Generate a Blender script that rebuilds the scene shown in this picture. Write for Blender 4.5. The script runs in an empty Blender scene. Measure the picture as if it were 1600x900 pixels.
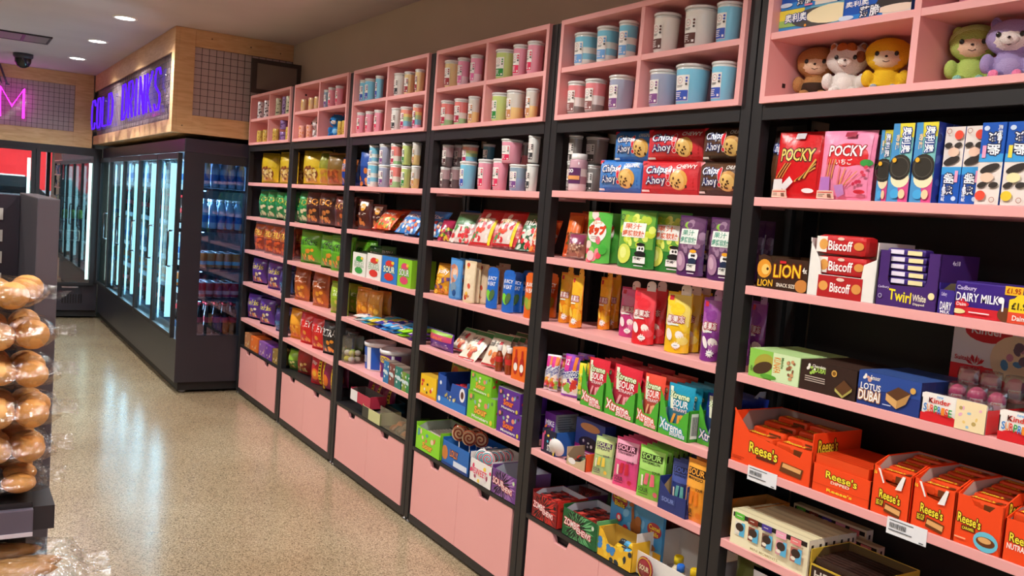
import bpy, bmesh, math, random
from mathutils import Vector, Matrix
R = math.radians
PI = math.pi
C = bpy.context.scene.collection
scn = bpy.context.scene
rng = random.Random(7)

# ------------------------------------------------------------------ camera, world, sun, lights, exposure
F_PX, YAW, PITCH, ROLL = 1427.3, .5604, .0801, .0776
CAM = Vector((-1.909, 0.0, 1.5))
fwd = Vector((math.sin(YAW)*math.cos(PITCH), math.cos(YAW)*math.cos(PITCH), -math.sin(PITCH)))
_r = fwd.cross(Vector((0, 0, 1))).normalized(); _u = _r.cross(fwd)
cr = math.cos(ROLL)*_r + math.sin(ROLL)*_u
cu = -math.sin(ROLL)*_r + math.cos(ROLL)*_u
cam_d = bpy.data.cameras.new('camera'); cam = bpy.data.objects.new('camera', cam_d); C.objects.link(cam)
m = Matrix((cr, cu, -fwd)).transposed().to_4x4(); m.translation = CAM
cam.matrix_world = m
cam_d.sensor_width = 36; cam_d.lens = F_PX/1600*36; cam_d.clip_start = .02
scn.camera = cam
w_ = bpy.data.worlds.new('world'); scn.world = w_; w_.use_nodes = True
wn = w_.node_tree.nodes; wn['Background'].inputs[0].default_value = (.72, .82, 1, 1); wn['Background'].inputs[1].default_value = 1.6
sun = bpy.data.lights.new('sun', 'SUN'); sun.energy = 11; sun.color = (1, .95, .88); sun.angle = .01
so = bpy.data.objects.new('sun', sun); C.objects.link(so); so.rotation_euler = (R(-48), 0, R(14))
scn.view_settings.view_transform = 'Standard'; scn.view_settings.look = 'None'
scn.view_settings.exposure = .58; scn.view_settings.gamma = 1; scn.view_settings.use_curve_mapping = False
scn.cycles.use_denoising = True; scn.cycles.max_bounces = 7; scn.cycles.diffuse_bounces = 4
scn.cycles.transparent_max_bounces = 12; scn.cycles.caustics_reflective = False; scn.cycles.caustics_refractive = False
scn.cycles.sample_clamp_indirect = 4
LAMP_W = 60.0        # each recessed downlight
CEIL = 2.638; WALLX = .303; BACKY = 10.9

# ------------------------------------------------------------------ materials
def lin(c):
    c = c.lstrip('#'); v = [int(c[i:i+2], 16)/255 for i in (0, 2, 4)]
    return tuple([(x/12.92 if x <= .04045 else ((x+.055)/1.055)**2.4) for x in v]+[1])
_M = {}
KIND = dict(card=(.42, .4, 0), foil=(.28, .6, .35), gloss=(.14, .6, 0), matte=(.85, .2, 0), paint=(.38, .4, 0), fur=(1, .1, .9), print=(.4, .4, 0), chrome=(.2, .5, 0))
def M(col, kind='card'):
    k = (col, kind)
    if k in _M: return _M[k]
    m = bpy.data.materials.new(kind+'_'+col.strip('#')); m.use_nodes = True; nt = m.node_tree
    b = nt.nodes['Principled BSDF']; ro, sp, bu = KIND[kind]
    b.inputs['Base Color'].default_value = lin(col); b.inputs['Roughness'].default_value = ro; b.inputs['Specular IOR Level'].default_value = sp
    if kind == 'chrome': b.inputs['Metallic'].default_value = 1
    if bu:
        tc = nt.nodes.new('ShaderNodeTexCoord'); n = nt.nodes.new('ShaderNodeTexNoise'); bp = nt.nodes.new('ShaderNodeBump')
        n.inputs['Scale'].default_value = 22 if kind == 'foil' else 320; n.inputs['Detail'].default_value = 3
        bp.inputs['Strength'].default_value = bu; bp.inputs['Distance'].default_value = .012 if kind == 'foil' else .004
        nt.links.new(tc.outputs['Object'], n.inputs['Vector']); nt.links.new(n.outputs[0], bp.inputs['Height']); nt.links.new(bp.outputs[0], b.inputs['Normal'])
    _M[k] = m; return m
def emis(col, s):
    k = ('e', col, s)
    if k not in _M:
        m = bpy.data.materials.new('glow_'+col.strip('#')); m.use_nodes = True; nt = m.node_tree; nt.nodes.clear()
        e = nt.nodes.new('ShaderNodeEmission'); o = nt.nodes.new('ShaderNodeOutputMaterial')
        e.inputs[0].default_value = lin(col); e.inputs[1].default_value = s; nt.links.new(e.outputs[0], o.inputs[0]); _M[k] = m
    return _M[k]
def clear(name, col='#ffffff', refl=.12, rough=.02, bump=0, scale=14, fres=False):
    if name in _M: return _M[name]
    m = bpy.data.materials.new(name); m.use_nodes = True; nt = m.node_tree; nt.nodes.clear()
    o = nt.nodes.new('ShaderNodeOutputMaterial'); t = nt.nodes.new('ShaderNodeBsdfTransparent'); g = nt.nodes.new('ShaderNodeBsdfGlossy'); x = nt.nodes.new('ShaderNodeMixShader')
    t.inputs[0].default_value = lin(col); g.inputs['Roughness'].default_value = rough; x.inputs[0].default_value = refl
    if bump:
        tc = nt.nodes.new('ShaderNodeTexCoord'); n = nt.nodes.new('ShaderNodeTexNoise'); bp = nt.nodes.new('ShaderNodeBump')
        n.inputs['Scale'].default_value = scale; n.inputs['Detail'].default_value = 4; bp.inputs['Strength'].default_value = bump; bp.inputs['Distance'].default_value = .03
        nt.links.new(tc.outputs['Object'], n.inputs['Vector']); nt.links.new(n.outputs[0], bp.inputs['Height']); nt.links.new(bp.outputs[0], g.inputs['Normal'])
    if fres:
        lw = nt.nodes.new('ShaderNodeFresnel'); lw.inputs[0].default_value = 1.5; mr = nt.nodes.new('ShaderNodeMath'); mr.operation = 'MULTIPLY_ADD'; mr.inputs[1].default_value = fres; mr.inputs[2].default_value = refl; mr.use_clamp = True
        nt.links.new(lw.outputs[0], mr.inputs[0]); nt.links.new(mr.outputs[0], x.inputs[0])
    nt.links.new(t.outputs[0], x.inputs[1]); nt.links.new(g.outputs[0], x.inputs[2]); nt.links.new(x.outputs[0], o.inputs[0])
    _M[name] = m; return m
def nodes_mat(name):
    m = bpy.data.materials.new(name); m.use_nodes = True; return m, m.node_tree, m.node_tree.nodes['Principled BSDF']
def ramp(nt, pts):
    r = nt.nodes.new('ShaderNodeValToRGB'); e = r.color_ramp.elements
    e[0].position, e[0].color = pts[0][0], lin(pts[0][1]); e[1].position, e[1].color = pts[-1][0], lin(pts[-1][1])
    for p, c in pts[1:-1]: q = e.new(p); q.color = lin(c)
    return r
def terrazzo():
    m, nt, b = nodes_mat('terrazzo'); L = nt.links.new; tc = nt.nodes.new('ShaderNodeTexCoord')
    v = nt.nodes.new('ShaderNodeTexVoronoi'); v.inputs['Scale'].default_value = 235; L(tc.outputs['Object'], v.inputs['Vector'])
    r = ramp(nt, [(0, '#463c30'), (.2, '#7a6d56'), (.42, '#a29378'), (.75, '#b7a88b'), (1, '#cdc0a4')]); L(v.outputs['Color'], r.inputs[0])
    n = nt.nodes.new('ShaderNodeTexNoise'); n.inputs['Scale'].default_value = 1.3; L(tc.outputs['Object'], n.inputs['Vector'])
    r2 = ramp(nt, [(.3, '#e8e0d8'), (.7, '#ffffff')]); L(n.outputs[0], r2.inputs[0])
    x = nt.nodes.new('ShaderNodeMix'); x.data_type = 'RGBA'; x.blend_type = 'MULTIPLY'; x.inputs[0].default_value = 1
    L(r.outputs[0], x.inputs[6]); L(r2.outputs[0], x.inputs[7]); L(x.outputs[2], b.inputs['Base Color'])
    b.inputs['Roughness'].default_value = .19; b.inputs['Specular IOR Level'].default_value = .6
    n2 = nt.nodes.new('ShaderNodeTexNoise'); n2.inputs['Scale'].default_value = 60; bp = nt.nodes.new('ShaderNodeBump'); bp.inputs['Strength'].default_value = .12; bp.inputs['Distance'].default_value = .004
    L(tc.outputs['Object'], n2.inputs['Vector']); L(n2.outputs[0], bp.inputs['Height']); L(bp.outputs[0], b.inputs['Normal'])
    return m
def plywood():
    m, nt, b = nodes_mat('plywood'); L = nt.links.new; tc = nt.nodes.new('ShaderNodeTexCoord'); mp = nt.nodes.new('ShaderNodeMapping')
    mp.inputs['Scale'].default_value = (2, 2, 14); n = nt.nodes.new('ShaderNodeTexNoise'); n.inputs['Scale'].default_value = 3; n.inputs['Detail'].default_value = 6; n.inputs['Distortion'].default_value = 1
    L(tc.outputs['Object'], mp.inputs[0]); L(mp.outputs[0], n.inputs['Vector'])
    r = ramp(nt, [(.3, '#c79a68'), (.7, '#dcb586')]); L(n.outputs[0], r.inputs[0]); L(r.outputs[0], b.inputs['Base Color']); b.inputs['Roughness'].default_value = .5
    return m
def plaster(name, c1, c2, rough=.9):
    m, nt, b = nodes_mat(name); L = nt.links.new; tc = nt.nodes.new('ShaderNodeTexCoord'); n = nt.nodes.new('ShaderNodeTexNoise'); n.inputs['Scale'].default_value = 2
    L(tc.outputs['Object'], n.inputs['Vector']); r = ramp(nt, [(.35, c1), (.65, c2)]); L(n.outputs[0], r.inputs[0]); L(r.outputs[0], b.inputs['Base Color']); b.inputs['Roughness'].default_value = rough
    return m
PINK = plaster('pink_laminate', '#e8a5a3', '#eba9a7', .42)
BLK = plaster('black_powder_coat', '#1c1b1d', '#201f21', .42)
BLKD = plaster('black_back_panel', '#0e0d0e', '#121112', .6)
CHAR = plaster('charcoal_steel', '#24252e', '#282932', .35)
GREY = plaster('grey_purple_steel', '#4b474e', '#504c53', .45)
WOOD = plywood()
GLASS = clear('door_glass', '#e2f0f2', .03, .01, fres=.35)
TUBP = clear('clear_plastic', '#eef2f2', .3, .12)
BAGP = clear('crinkled_film', '#fdfcf9', .20, .12, 1.0, 26)

# ------------------------------------------------------------------ mesh builder
class MB:
    def __init__(s): s.v = []; s.f = []; s.m = []; s.sm = []; s.mats = []
    def mi(s, mat):
        if isinstance(mat, str): mat = M(mat)
        if mat not in s.mats: s.mats.append(mat)
        return s.mats.index(mat)
    def add(s, vs, fs, mat, smooth=False):
        o = len(s.v); k = s.mi(mat); s.v += [tuple(p) for p in vs]
        for f in fs: s.f.append([i+o for i in f]); s.m.append(k); s.sm.append(smooth)
        return s
    def box(s, x0, x1, y0, y1, z0, z1, mat, M2=None):
        vs = [(x, y, z) for z in (z0, z1) for y in (y0, y1) for x in (x0, x1)]
        if M2 is not None: vs = [M2 @ Vector(p) for p in vs]
        return s.add(vs, [(0, 2, 3, 1), (4, 5, 7, 6), (0, 1, 5, 4), (1, 3, 7, 5), (3, 2, 6, 7), (2, 0, 4, 6)], mat)
    def rbox(s, x0, x1, y0, y1, z0, z1, mat, b=.003):
        """box with chamfered edges"""
        b = min(b, (x1-x0)/2.2, (y1-y0)/2.2, (z1-z0)/2.2)
        bm = bmesh.new(); bmesh.ops.create_cube(bm, size=1)
        for v in bm.verts: v.co = ((x0+x1)/2+v.co.x*(x1-x0), (y0+y1)/2+v.co.y*(y1-y0), (z0+z1)/2+v.co.z*(z1-z0))
        bmesh.ops.bevel(bm, geom=bm.edges[:], offset=b, segments=2, affect='EDGES', profile=.6)
        bm.verts.index_update(); s.add([v.co[:] for v in bm.verts], [[v.index for v in f.verts] for f in bm.faces], mat); bm.free(); return s
    def prism(s, pts, a0, a1, axis, mat):
        """polygon pts extruded from a0 to a1 along axis (0 x, 1 y, 2 z); pts are the other two coords in order"""
        n = len(pts)
        def P(p, a): q = list(p); q.insert(axis, a); return tuple(q)
        vs = [P(p, a0) for p in pts]+[P(p, a1) for p in pts]
        fs = [list(range(n))[::-1], list(range(n, 2*n))]+[(i, (i+1) % n, n+(i+1) % n, n+i) for i in range(n)]
        return s.add(vs, fs, mat)
    def lathe(s, prof, mat, n=24, cx=0, cy=0, cz=0, smooth=True, caps=True, mats=None):
        vs = [(cx+r*math.cos(2*PI*i/n), cy+r*math.sin(2*PI*i/n), cz+z) for r, z in prof for i in range(n)]
        for j in range(len(prof)-1):
            mt = mats[j] if mats else mat
            s.add([], [], mt)
        o = len(s.v); s.v += vs
        for j in range(len(prof)-1):
            k = s.mi(mats[j] if mats else mat)
            for i in range(n):
                s.f.append([o+j*n+i, o+j*n+(i+1) % n, o+(j+1)*n+(i+1) % n, o+(j+1)*n+i]); s.m.append(k); s.sm.append(smooth)
        if caps:
            s.f.append([o+i for i in range(n)][::-1]); s.m.append(s.mi(mats[0] if mats else mat)); s.sm.append(False)
            e = o+(len(prof)-1)*n; s.f.append([e+i for i in range(n)]); s.m.append(s.mi(mats[-1] if mats else mat)); s.sm.append(False)
        return s
    def ball(s, c, r, mat, n=14, Mx=None):
        r = (r, r, r) if not isinstance(r, (tuple, list)) else r
        vs = []; fs = []; h = n//2
        for j in range(1, h):
            t = PI*j/h
            for i in range(n): a = 2*PI*i/n; vs.append((r[0]*math.sin(t)*math.cos(a), r[1]*math.sin(t)*math.sin(a), r[2]*math.cos(t)))
        vs += [(0, 0, r[2]), (0, 0, -r[2])]; T = len(vs)-2; B = len(vs)-1
        for j in range(h-2):
            for i in range(n): fs.append((j*n+i, (j+1)*n+i, (j+1)*n+(i+1) % n, j*n+(i+1) % n))
        for i in range(n): fs.append((T, i, (i+1) % n)); fs.append((B, (h-2)*n+(i+1) % n, (h-2)*n+i))
        if Mx is not None: vs = [tuple(Mx @ Vector(p)) for p in vs]
        return s.add([(p[0]+c[0], p[1]+c[1], p[2]+c[2]) for p in vs], fs, mat, True)
    def tube(s, pts, r, mat, n=6, closed=False):
        pts = [Vector(p) for p in pts]; N = len(pts); rings = []
        for i, p in enumerate(pts):
            a = pts[i-1] if i or closed else p; b = pts[(i+1) % N] if i < N-1 or closed else p
            d = (b-a).normalized(); up = Vector((0, 0, 1)) if abs(d.z) < .9 else Vector((1, 0, 0))
            x = d.cross(up).normalized(); y = x.cross(d); rr = r[i] if isinstance(r, list) else r
            rings.append([p+rr*(math.cos(2*PI*k/n)*x+math.sin(2*PI*k/n)*y) for k in range(n)])
        vs = [q for g in rings for q in g]; fs = []
        for i in range(N if closed else N-1):
            j = (i+1) % N
            for k in range(n): fs.append((i*n+k, i*n+(k+1) % n, j*n+(k+1) % n, j*n+k))
        if not closed: fs += [list(range(n))[::-1], [(N-1)*n+k for k in range(n)]]
        return s.add(vs, fs, mat, True)
    def build(s, name, parent=None, loc=(0, 0, 0), rz=0):
        me = bpy.data.meshes.new(name); me.from_pydata(s.v, [], s.f)
        for x in s.mats: me.materials.append(x)
        me.polygons.foreach_set('material_index', s.m); me.polygons.foreach_set('use_smooth', s.sm); me.update()
        o = bpy.data.objects.new(name, me); C.objects.link(o); o.location = loc; o.rotation_euler = (0, 0, rz)
        if parent is not None: o.parent = parent
        return o

# ------------------------------------------------------------------ printed artwork: flat shapes laid on a surface map S(u, v, off)
_T = {}
def text_geo(t, bold=True):
    if (t, bold) in _T: return _T[(t, bold)]
    cd = bpy.data.curves.new('txt', 'FONT'); cd.body = t; cd.resolution_u = 2; cd.size = 1
    if bold and len(t) < 26: cd.offset = .018
    ob = bpy.data.objects.new('txt', cd); C.objects.link(ob); dg = bpy.context.evaluated_depsgraph_get(); ob.data.materials.clear()
    me = ob.evaluated_get(dg).to_mesh(); vs = [(v.co.x, v.co.y) for v in me.vertices]; fs = [list(p.vertices) for p in me.polygons]
    ob.evaluated_get(dg).to_mesh_clear(); bpy.data.objects.remove(ob); bpy.data.curves.remove(cd)
    if not vs: vs, fs = [(0, 0), (1, 0), (1, 1), (0, 1)], [[0, 1, 2, 3]]
    x0 = min(v[0] for v in vs); x1 = max(v[0] for v in vs); y0 = min(v[1] for v in vs); y1 = max(v[1] for v in vs)
    vs = [((x-x0)/max(1e-6, x1-x0), (y-y0)/max(1e-6, y1-y0)) for x, y in vs]
    _T[(t, bold)] = (vs, fs); return vs, fs
def art(mb, S, items, asp=1.0, kind='print', curved=False, off0=.0007, st=.00035, seed=3):
    """asp = width / height of the face; radii in units of v"""
    q = 8 if curved else 1; rr = random.Random(seed)
    def mm(c): return M(c, kind) if isinstance(c, str) else c
    def grid(fn, nu, nv, c, off):
        vs = [S(*fn(i/nu, j/nv), off) for j in range(nv+1) for i in range(nu+1)]
        mb.add(vs, [(j*(nu+1)+i, j*(nu+1)+i+1, (j+1)*(nu+1)+i+1, (j+1)*(nu+1)+i) for j in range(nv) for i in range(nu)], mm(c), curved)
    def ell(cx, cy, ru, rv, c, off, rot=0, n=18):
        ca, sa = math.cos(rot), math.sin(rot); pts = [(cx, cy)]
        rings = 3 if curved else 1
        for k in range(1, rings+1):
            for i in range(n):
                a = 2*PI*i/n; x = ru*asp*math.cos(a)*k/rings; y = rv*math.sin(a)*k/rings
                pts.append((cx+(x*ca-y*sa)/asp, cy+x*sa+y*ca))
        fs = [(0, 1+i, 1+(i+1) % n) for i in range(n)]
        for k in range(1, rings):
            for i in range(n): fs.append((1+(k-1)*n+i, 1+k*n+i, 1+k*n+(i+1) % n, 1+(k-1)*n+(i+1) % n))
        pts = [(min(1, max(0, a)), min(1, max(0, b))) for a, b in pts]
        mb.add([S(a, b, off) for a, b in pts], fs, mm(c), curved)
    off = off0
    for it in items:
        k = it[0]
        if k == 'R': _, u0, v0, u1, v1, c = it; grid(lambda a, b: (u0+a*(u1-u0), v0+b*(v1-v0)), q, q, c, off)
        elif k == 'Q': _, p, c = it; grid(lambda a, b: ((p[0][0]*(1-a)+p[1][0]*a)*(1-b)+(p[3][0]*(1-a)+p[2][0]*a)*b, (p[0][1]*(1-a)+p[1][1]*a)*(1-b)+(p[3][1]*(1-a)+p[2][1]*a)*b), q, q, c, off)
        elif k == 'P': mb.add([S(a, b, off) for a, b in it[1]], [list(range(len(it[1])))], mm(it[2]))
        elif k == 'D': _, u, v, r, c = it; ell(u, v, r/asp, r, c, off)
        elif k == 'E': u, v, ru, rv, c = it[1:6]; ell(u, v, ru, rv, c, off, R(it[6]) if len(it) > 6 else 0)
        elif k == 'O':   # ring
            _, u, v, r, wd, c = it; n = 20
            vs = [S(u+rad*math.cos(2*PI*i/n)/asp, v+rad*math.sin(2*PI*i/n), off) for rad in (r, r-wd) for i in range(n)]
            mb.add(vs, [(i, (i+1) % n, n+(i+1) % n, n+i) for i in range(n)], mm(c))
        elif k == 'T':
            _, t, u0, v0, u1, v1, c = it[:7]; rot = it[7] if len(it) > 7 else 0; outl = it[8] if len(it) > 8 else None; sl = it[9] if len(it) > 9 else 0
            vs, fs = text_geo(t)
            def mp(a, b):
                if rot == 90: a, b = 1-b, a
                elif rot == -90: a, b = b, 1-a
                return (u0+a*(u1-u0), v0+b*(v1-v0)+sl*(a-.5))
            if outl:
                e = .09*min((u1-u0)*asp, (v1-v0)); n = 8
                for k2 in range(n):
                    dx, dy = e*math.cos(2*PI*k2/n), e*math.sin(2*PI*k2/n)
                    mb.add([S(mp(a, b)[0]+dx/asp, mp(a, b)[1]+dy, off+.00002*k2) for a, b in vs], fs, mm(outl))
                off += st
            mb.add([S(*mp(a, b), off) for a, b in vs], fs, mm(c))
        elif k == 'S':   # scatter of food-like blobs
            _, n, u0, v0, u1, v1, r, cols = it
            for i in range(n):
                ell(rr.uniform(u0, u1), rr.uniform(v0, v1), r*rr.uniform(.6, 1.2)/asp, r*rr.uniform(.6, 1.1), cols[i % len(cols)], off+.00003*i, rr.uniform(0, 3), 9)
        elif k == 'L':   # small print lines
            _, n, u0, v0, u1, v1, c = it
            for i in range(n):
                y = v1-(v1-v0)*(i+.2)/n; e = u1-(u1-u0)*rr.uniform(0, .35)
                grid(lambda a, b: (u0+a*(e-u0), y-b*(v1-v0)/n*.45), 1, 1, c, off)
        elif k == 'B':   # barcode
            _, u0, v0, u1, v1, c = it; x = u0
            while x < u1: w = rr.uniform(.3, 1)*(u1-u0)/22; grid(lambda a, b: (x+a*w, v0+b*(v1-v0)), 1, 1, c, off); x += w+rr.uniform(.4, 1)*(u1-u0)/22
        elif k == 'Z':   # burst of rays
            _, u, v, r0, r1, n, c = it
            for i in range(n):
                a = 2*PI*(i+rr.uniform(-.2, .2))/n; d = PI/n*.6; rm = r0+(r1-r0)*rr.uniform(.45, .75)
                pts = [(u+r0*math.cos(a)/asp, v+r0*math.sin(a)), (u+rm*math.cos(a-d)/asp, v+rm*math.sin(a-d)), (u+r1*math.cos(a)/asp, v+r1*math.sin(a)), (u+rm*math.cos(a+d)/asp, v+rm*math.sin(a+d))]
                pts = [(min(1, max(0, x)), min(1, max(0, y))) for x, y in pts]
                mb.add([S(x, y, off) for x, y in pts], [(0, 1, 2, 3)], mm(c))
        off += st

# ------------------------------------------------------------------ tagging, copies
ITEMS = []
def tag(o, label, cat, group=None):
    n = len(label.split()); assert 4 <= n <= 16, (n, label)
    o['label'] = label; o['category'] = cat
    if group: o['group'] = group
    return o
def struct(o): o['kind'] = 'structure'; return o
def empty(name, loc=(0, 0, 0), rz=0):
    o = bpy.data.objects.new(name, None); C.objects.link(o); o.location = loc; o.rotation_euler = (0, 0, rz); o.empty_display_size = .05; return o
KIDS = {}
def kids(o): return [c for c in bpy.data.objects if c.parent == o] if o.name not in KIDS else KIDS[o.name]
def dup(o, parent=None):
    ks = kids(o); KIDS[o.name] = ks
    c = o.copy(); C.objects.link(c); c.parent = parent
    for k in ('label', 'group', 'category'):
        if parent is None and k in c: del c[k]
    KIDS[c.name] = [dup(k, c) for k in ks]
    return c

# survey of the photograph: where a sight line at column px crosses the shelf line (x, *, z)
def YP(px, z, x=0.0):
    k = (px-800)/F_PX; a = cr-k*fwd; v = Vector((x, 0, z))-CAM
    return -(a.x*v.x+a.z*v.z)/a.y
def depth(x, y, z): return (Vector((x, y, z))-CAM).dot(fwd)/F_PX
BAYN = ['nearest bay', 'second bay', 'third bay', 'fourth bay', 'fifth bay', 'farthest bay']
SHN = {1: 'top shelf', 2: 'second shelf', 3: 'third shelf', 4: 'fourth shelf', 5: 'lowest shelf', 6: 'cabinet top'}
Y0 = .8594
SZ = [{1: 1.600, 2: 1.353, 3: 1.106, 4: .857, 5: .626, 6: .376}, {1: 1.600, 2: 1.353, 3: 1.110, 4: .857, 5: .628, 6: .376},
      {1: 1.594, 2: 1.350, 3: 1.106, 4: .859, 5: .630, 6: .376}, {1: 1.588, 2: 1.350, 3: 1.105, 4: .858, 5: .606, 6: .376},
      {1: 1.586, 2: 1.339, 3: 1.091, 4: .842, 5: .583, 6: .376}, {1: 1.586, 2: 1.337, 3: 1.089, 4: .849, 5: .578, 6: .376}]
def note(o, look, cat, where, y, row=0):
    if row: look = look+(', second row back' if row == 1 else ', third row back' if row == 2 else ', %s row back' % ORD[row])
    ITEMS.append((o, look, cat, where, y)); return o
ORD = ['first', 'second', 'third', 'fourth', 'fifth', 'sixth', 'seventh', 'eighth', 'ninth', 'tenth', 'eleventh', 'twelfth', 'thirteenth', 'fourteenth', 'fifteenth', 'sixteenth', 'seventeenth', 'eighteenth', 'nineteenth', 'twentieth']
def finish_labels():
    """rows are told apart by their place: counted from the far end, then from the front, then from the bottom"""
    g = {}
    for it in ITEMS: g.setdefault((it[1], it[3]), []).append(it)
    for (look, where), l in g.items():
        def clusters(vals, tol=.016):
            out = []
            for v in sorted(vals):
                if not out or v-out[-1] > tol: out.append(v)
            return out
        def idx(cl, v): return max(i for i, c in enumerate(cl) if v >= c-1e-9)
        ys = clusters([-t[4] for t in l]); cells = {}
        for t in l: cells.setdefault(idx(ys, -t[4]), []).append(t)
        for yi, cell in cells.items():
            dx = max(t[0].location.x for t in cell)-min(t[0].location.x for t in cell); dz = max(t[0].location.z for t in cell)-min(t[0].location.z for t in cell)
            up = dz > dx; cell.sort(key=lambda t: t[0].location.z if up else t[0].location.x)
            for i, (o, _, cat, _, _) in enumerate(cell):
                parts = [look]
                if len(ys) > 1: parts.append(f'{ORD[min(yi, 19)]} from far end')
                if len(cell) > 1: parts.append(f'{ORD[min(i, 19)]} {"up" if up else "back"}')
                parts.append(where); lab = ', '.join(parts)
                if len(lab.split()) > 16: lab = lab.replace(' from far end', ' along')
                if len(lab.split()) > 16: print('LONG', len(lab.split()), lab); lab = ' '.join(lab.split()[:16])
                tag(o, lab, cat, f'{cat}s, {where}' if len(l) > 1 else None)

# ------------------------------------------------------------------ the room
LX, FY = -5.2, -3.2
struct(MB().box(LX, WALLX+.15, FY-.3, 11.6, -.1, 0, terrazzo()).build('floor'))
struct(MB().box(LX-.15, WALLX+.15, FY-.3, 11.6, CEIL, CEIL+.12, plaster('ceiling_paint', '#c6babb', '#ccc0c1')).build('ceiling'))
WP = plaster('taupe_wall_paint', '#c2b3a0', '#c7b8a5')
struct(MB().box(WALLX, WALLX+.15, FY, 11.6, 0, CEIL, WP).build('wall_right'))
struct(MB().box(LX-.15, LX, FY, 11.6, 0, CEIL, WP).build('wall_left'))
struct(MB().box(LX, WALLX, 11.45, 11.6, 0, CEIL, WP).build('wall_back'))
b = MB()
for x in (-5.15, -3.35, -1.55, .24): b.box(x-.04, x+.04, FY-.12, FY-.04, 0, CEIL, CHAR)
b.box(LX, WALLX, FY-.12, FY-.04, 0, .12, CHAR); b.box(LX, WALLX, FY-.12, FY-.04, CEIL-.08, CEIL, CHAR)
w1 = struct(b.build('window_1')); struct(MB().box(LX, WALLX, FY-.09, FY-.08, .12, CEIL-.08, clear('shopfront_glass', '#f4f8f8', .05)).build('window_pane', w1))
struct(MB().box(-40, 40, -60, FY-.3, -.12, -.02, plaster('asphalt', '#77757a', '#807e83')).build('road'))
# what stands across the street, seen mirrored in the refrigerator doors
RED = plaster('red_painted_metal', '#e0202a', '#d41c26', .5)
b = MB().box(-2.6, .55, -7.9, -7.6, 1.15, 4.6, RED)
for x in (.75, 1.15, 1.55, 1.95): b.box(x-.14, x+.22, -7.9, -7.6, 1.15, 4.6, RED)
for x in (-2.5, 2.1): b.box(x-.05, x+.05, -7.85, -7.7, -.02, 1.15, M('#303036', 'paint'))
tag(b.build('roadside_hoarding'), 'red painted hoarding on posts across the street outside the shopfront', 'hoarding')
b = MB(); b.rbox(-2.9, .9, -6.6, -5.0, .35, 1.05, M('#dfe6ea', 'gloss'), .12); b.prism([(-2.2, 1.05), (-1.9, 1.5), (-.1, 1.5), (.4, 1.05)], -6.45, -5.15, 1, M('#263038', 'gloss'))
b.rbox(-1.9, -.12, -6.4, -5.2, 1.47, 1.54, M('#dfe6ea', 'gloss'), .03)
vr = b.build('parked_car'); tag(vr, 'white car parked outside the shopfront, before the red hoarding', 'car')
for x in (-2.2, .2):
    for y in (-6.55, -5.1): MB().lathe([(.33, -.1), (.36, -.06), (.36, .06), (.33, .1)], M('#17171a', 'matte')).build('wheel', vr, (x, y, .34)).rotation_euler = (PI/2, 0, 0)

# ------------------------------------------------------------------ ceiling fittings
def downlight(x, y, watts=LAMP_W, label=None):
    r = empty('recessed_downlight', (x, y, CEIL))
    MB().lathe([(.062, -.001), (.066, -.006), (.078, -.007), (.082, 0)], M('#f0ece6', 'paint'), 28, caps=False).build('trim_ring', r)
    MB().lathe([(.0615, -.004), (.0005, -.004)], emis('#fff6ec', 14), 28, caps=False).build('lamp_disc', r)
    l = bpy.data.lights.new('downlight', 'SPOT'); l.energy = watts; l.color = (1, .965, .92); l.spot_size = R(150); l.spot_blend = .7; l.shadow_soft_size = .07
    o = bpy.data.objects.new('bulb', l); C.objects.link(o); o.parent = r; o.location = (0, 0, -.03)
    return r
for i, (x, y) in enumerate([(-.88, 6.9), (-.88, 8.24), (-.88, 9.58)]):
    tag(downlight(x, y), 'round recessed ceiling downlight, %s of the row from the camera' % ORD[i], 'ceiling light', 'recessed downlights by the drink coolers')
for x, y in [(-.9, 5.56), (-.9, 4.2), (-.9, 2.85), (-.9, 1.5), (-.9, .1), (-.9, -1.3), (-2.5, 9.58), (-2.5, 6.9), (-2.5, 4.2), (-2.5, 1.5), (-2.5, -1.3), (-4.1, 6.9), (-4.1, 2.85), (-4.1, -1.0)]:
    tag(downlight(x, y), 'round recessed ceiling downlight in the shop beyond the picture edge', 'ceiling light', 'recessed downlights over the shop')
v = empty('air_vent', (-1.39, 8.63, CEIL))
b = MB(); DK = M('#2b2728', 'paint')
b.box(-.2, .2, -.22, -.2, -.012, 0, DK); b.box(-.2, .2, .2, .22, -.012, 0, DK); b.box(-.2, -.18, -.2, .2, -.012, 0, DK); b.box(.18, .2, -.2, .2, -.012, 0, DK); b.box(-.01, .01, -.2, .2, -.012, 0, DK)
b.build('frame', v)
MB().box(-.18, .18, -.2, .2, -.003, 0, M('#6d6363', 'matte')).build('backing', v)
b = MB()
for i in range(14):
    y = -.19+i*.028; b.box(-.18, -.012, y, y+.014, -.010, -.004, M('#948c8e', 'paint')); b.box(.012, .18, y, y+.014, -.010, -.004, M('#948c8e', 'paint'))
b.build('louvre', v); tag(v, 'square slotted air vent in the ceiling above the dome camera', 'air vent')
v = empty('dome_camera', (-1.31, 9.83, CEIL))
MB().lathe([(.085, 0), (.085, -.03), (.07, -.045)], M('#3c3840', 'paint')).build('base', v)
MB().lathe([(.07, -.045), (.068, -.08), (.05, -.115), (.022, -.13), (.001, -.133)], M('#141318', 'gloss'), caps=False).build('dome', v)
tag(v, 'small dark security camera with domed lens hanging under the ceiling', 'security camera')

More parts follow.
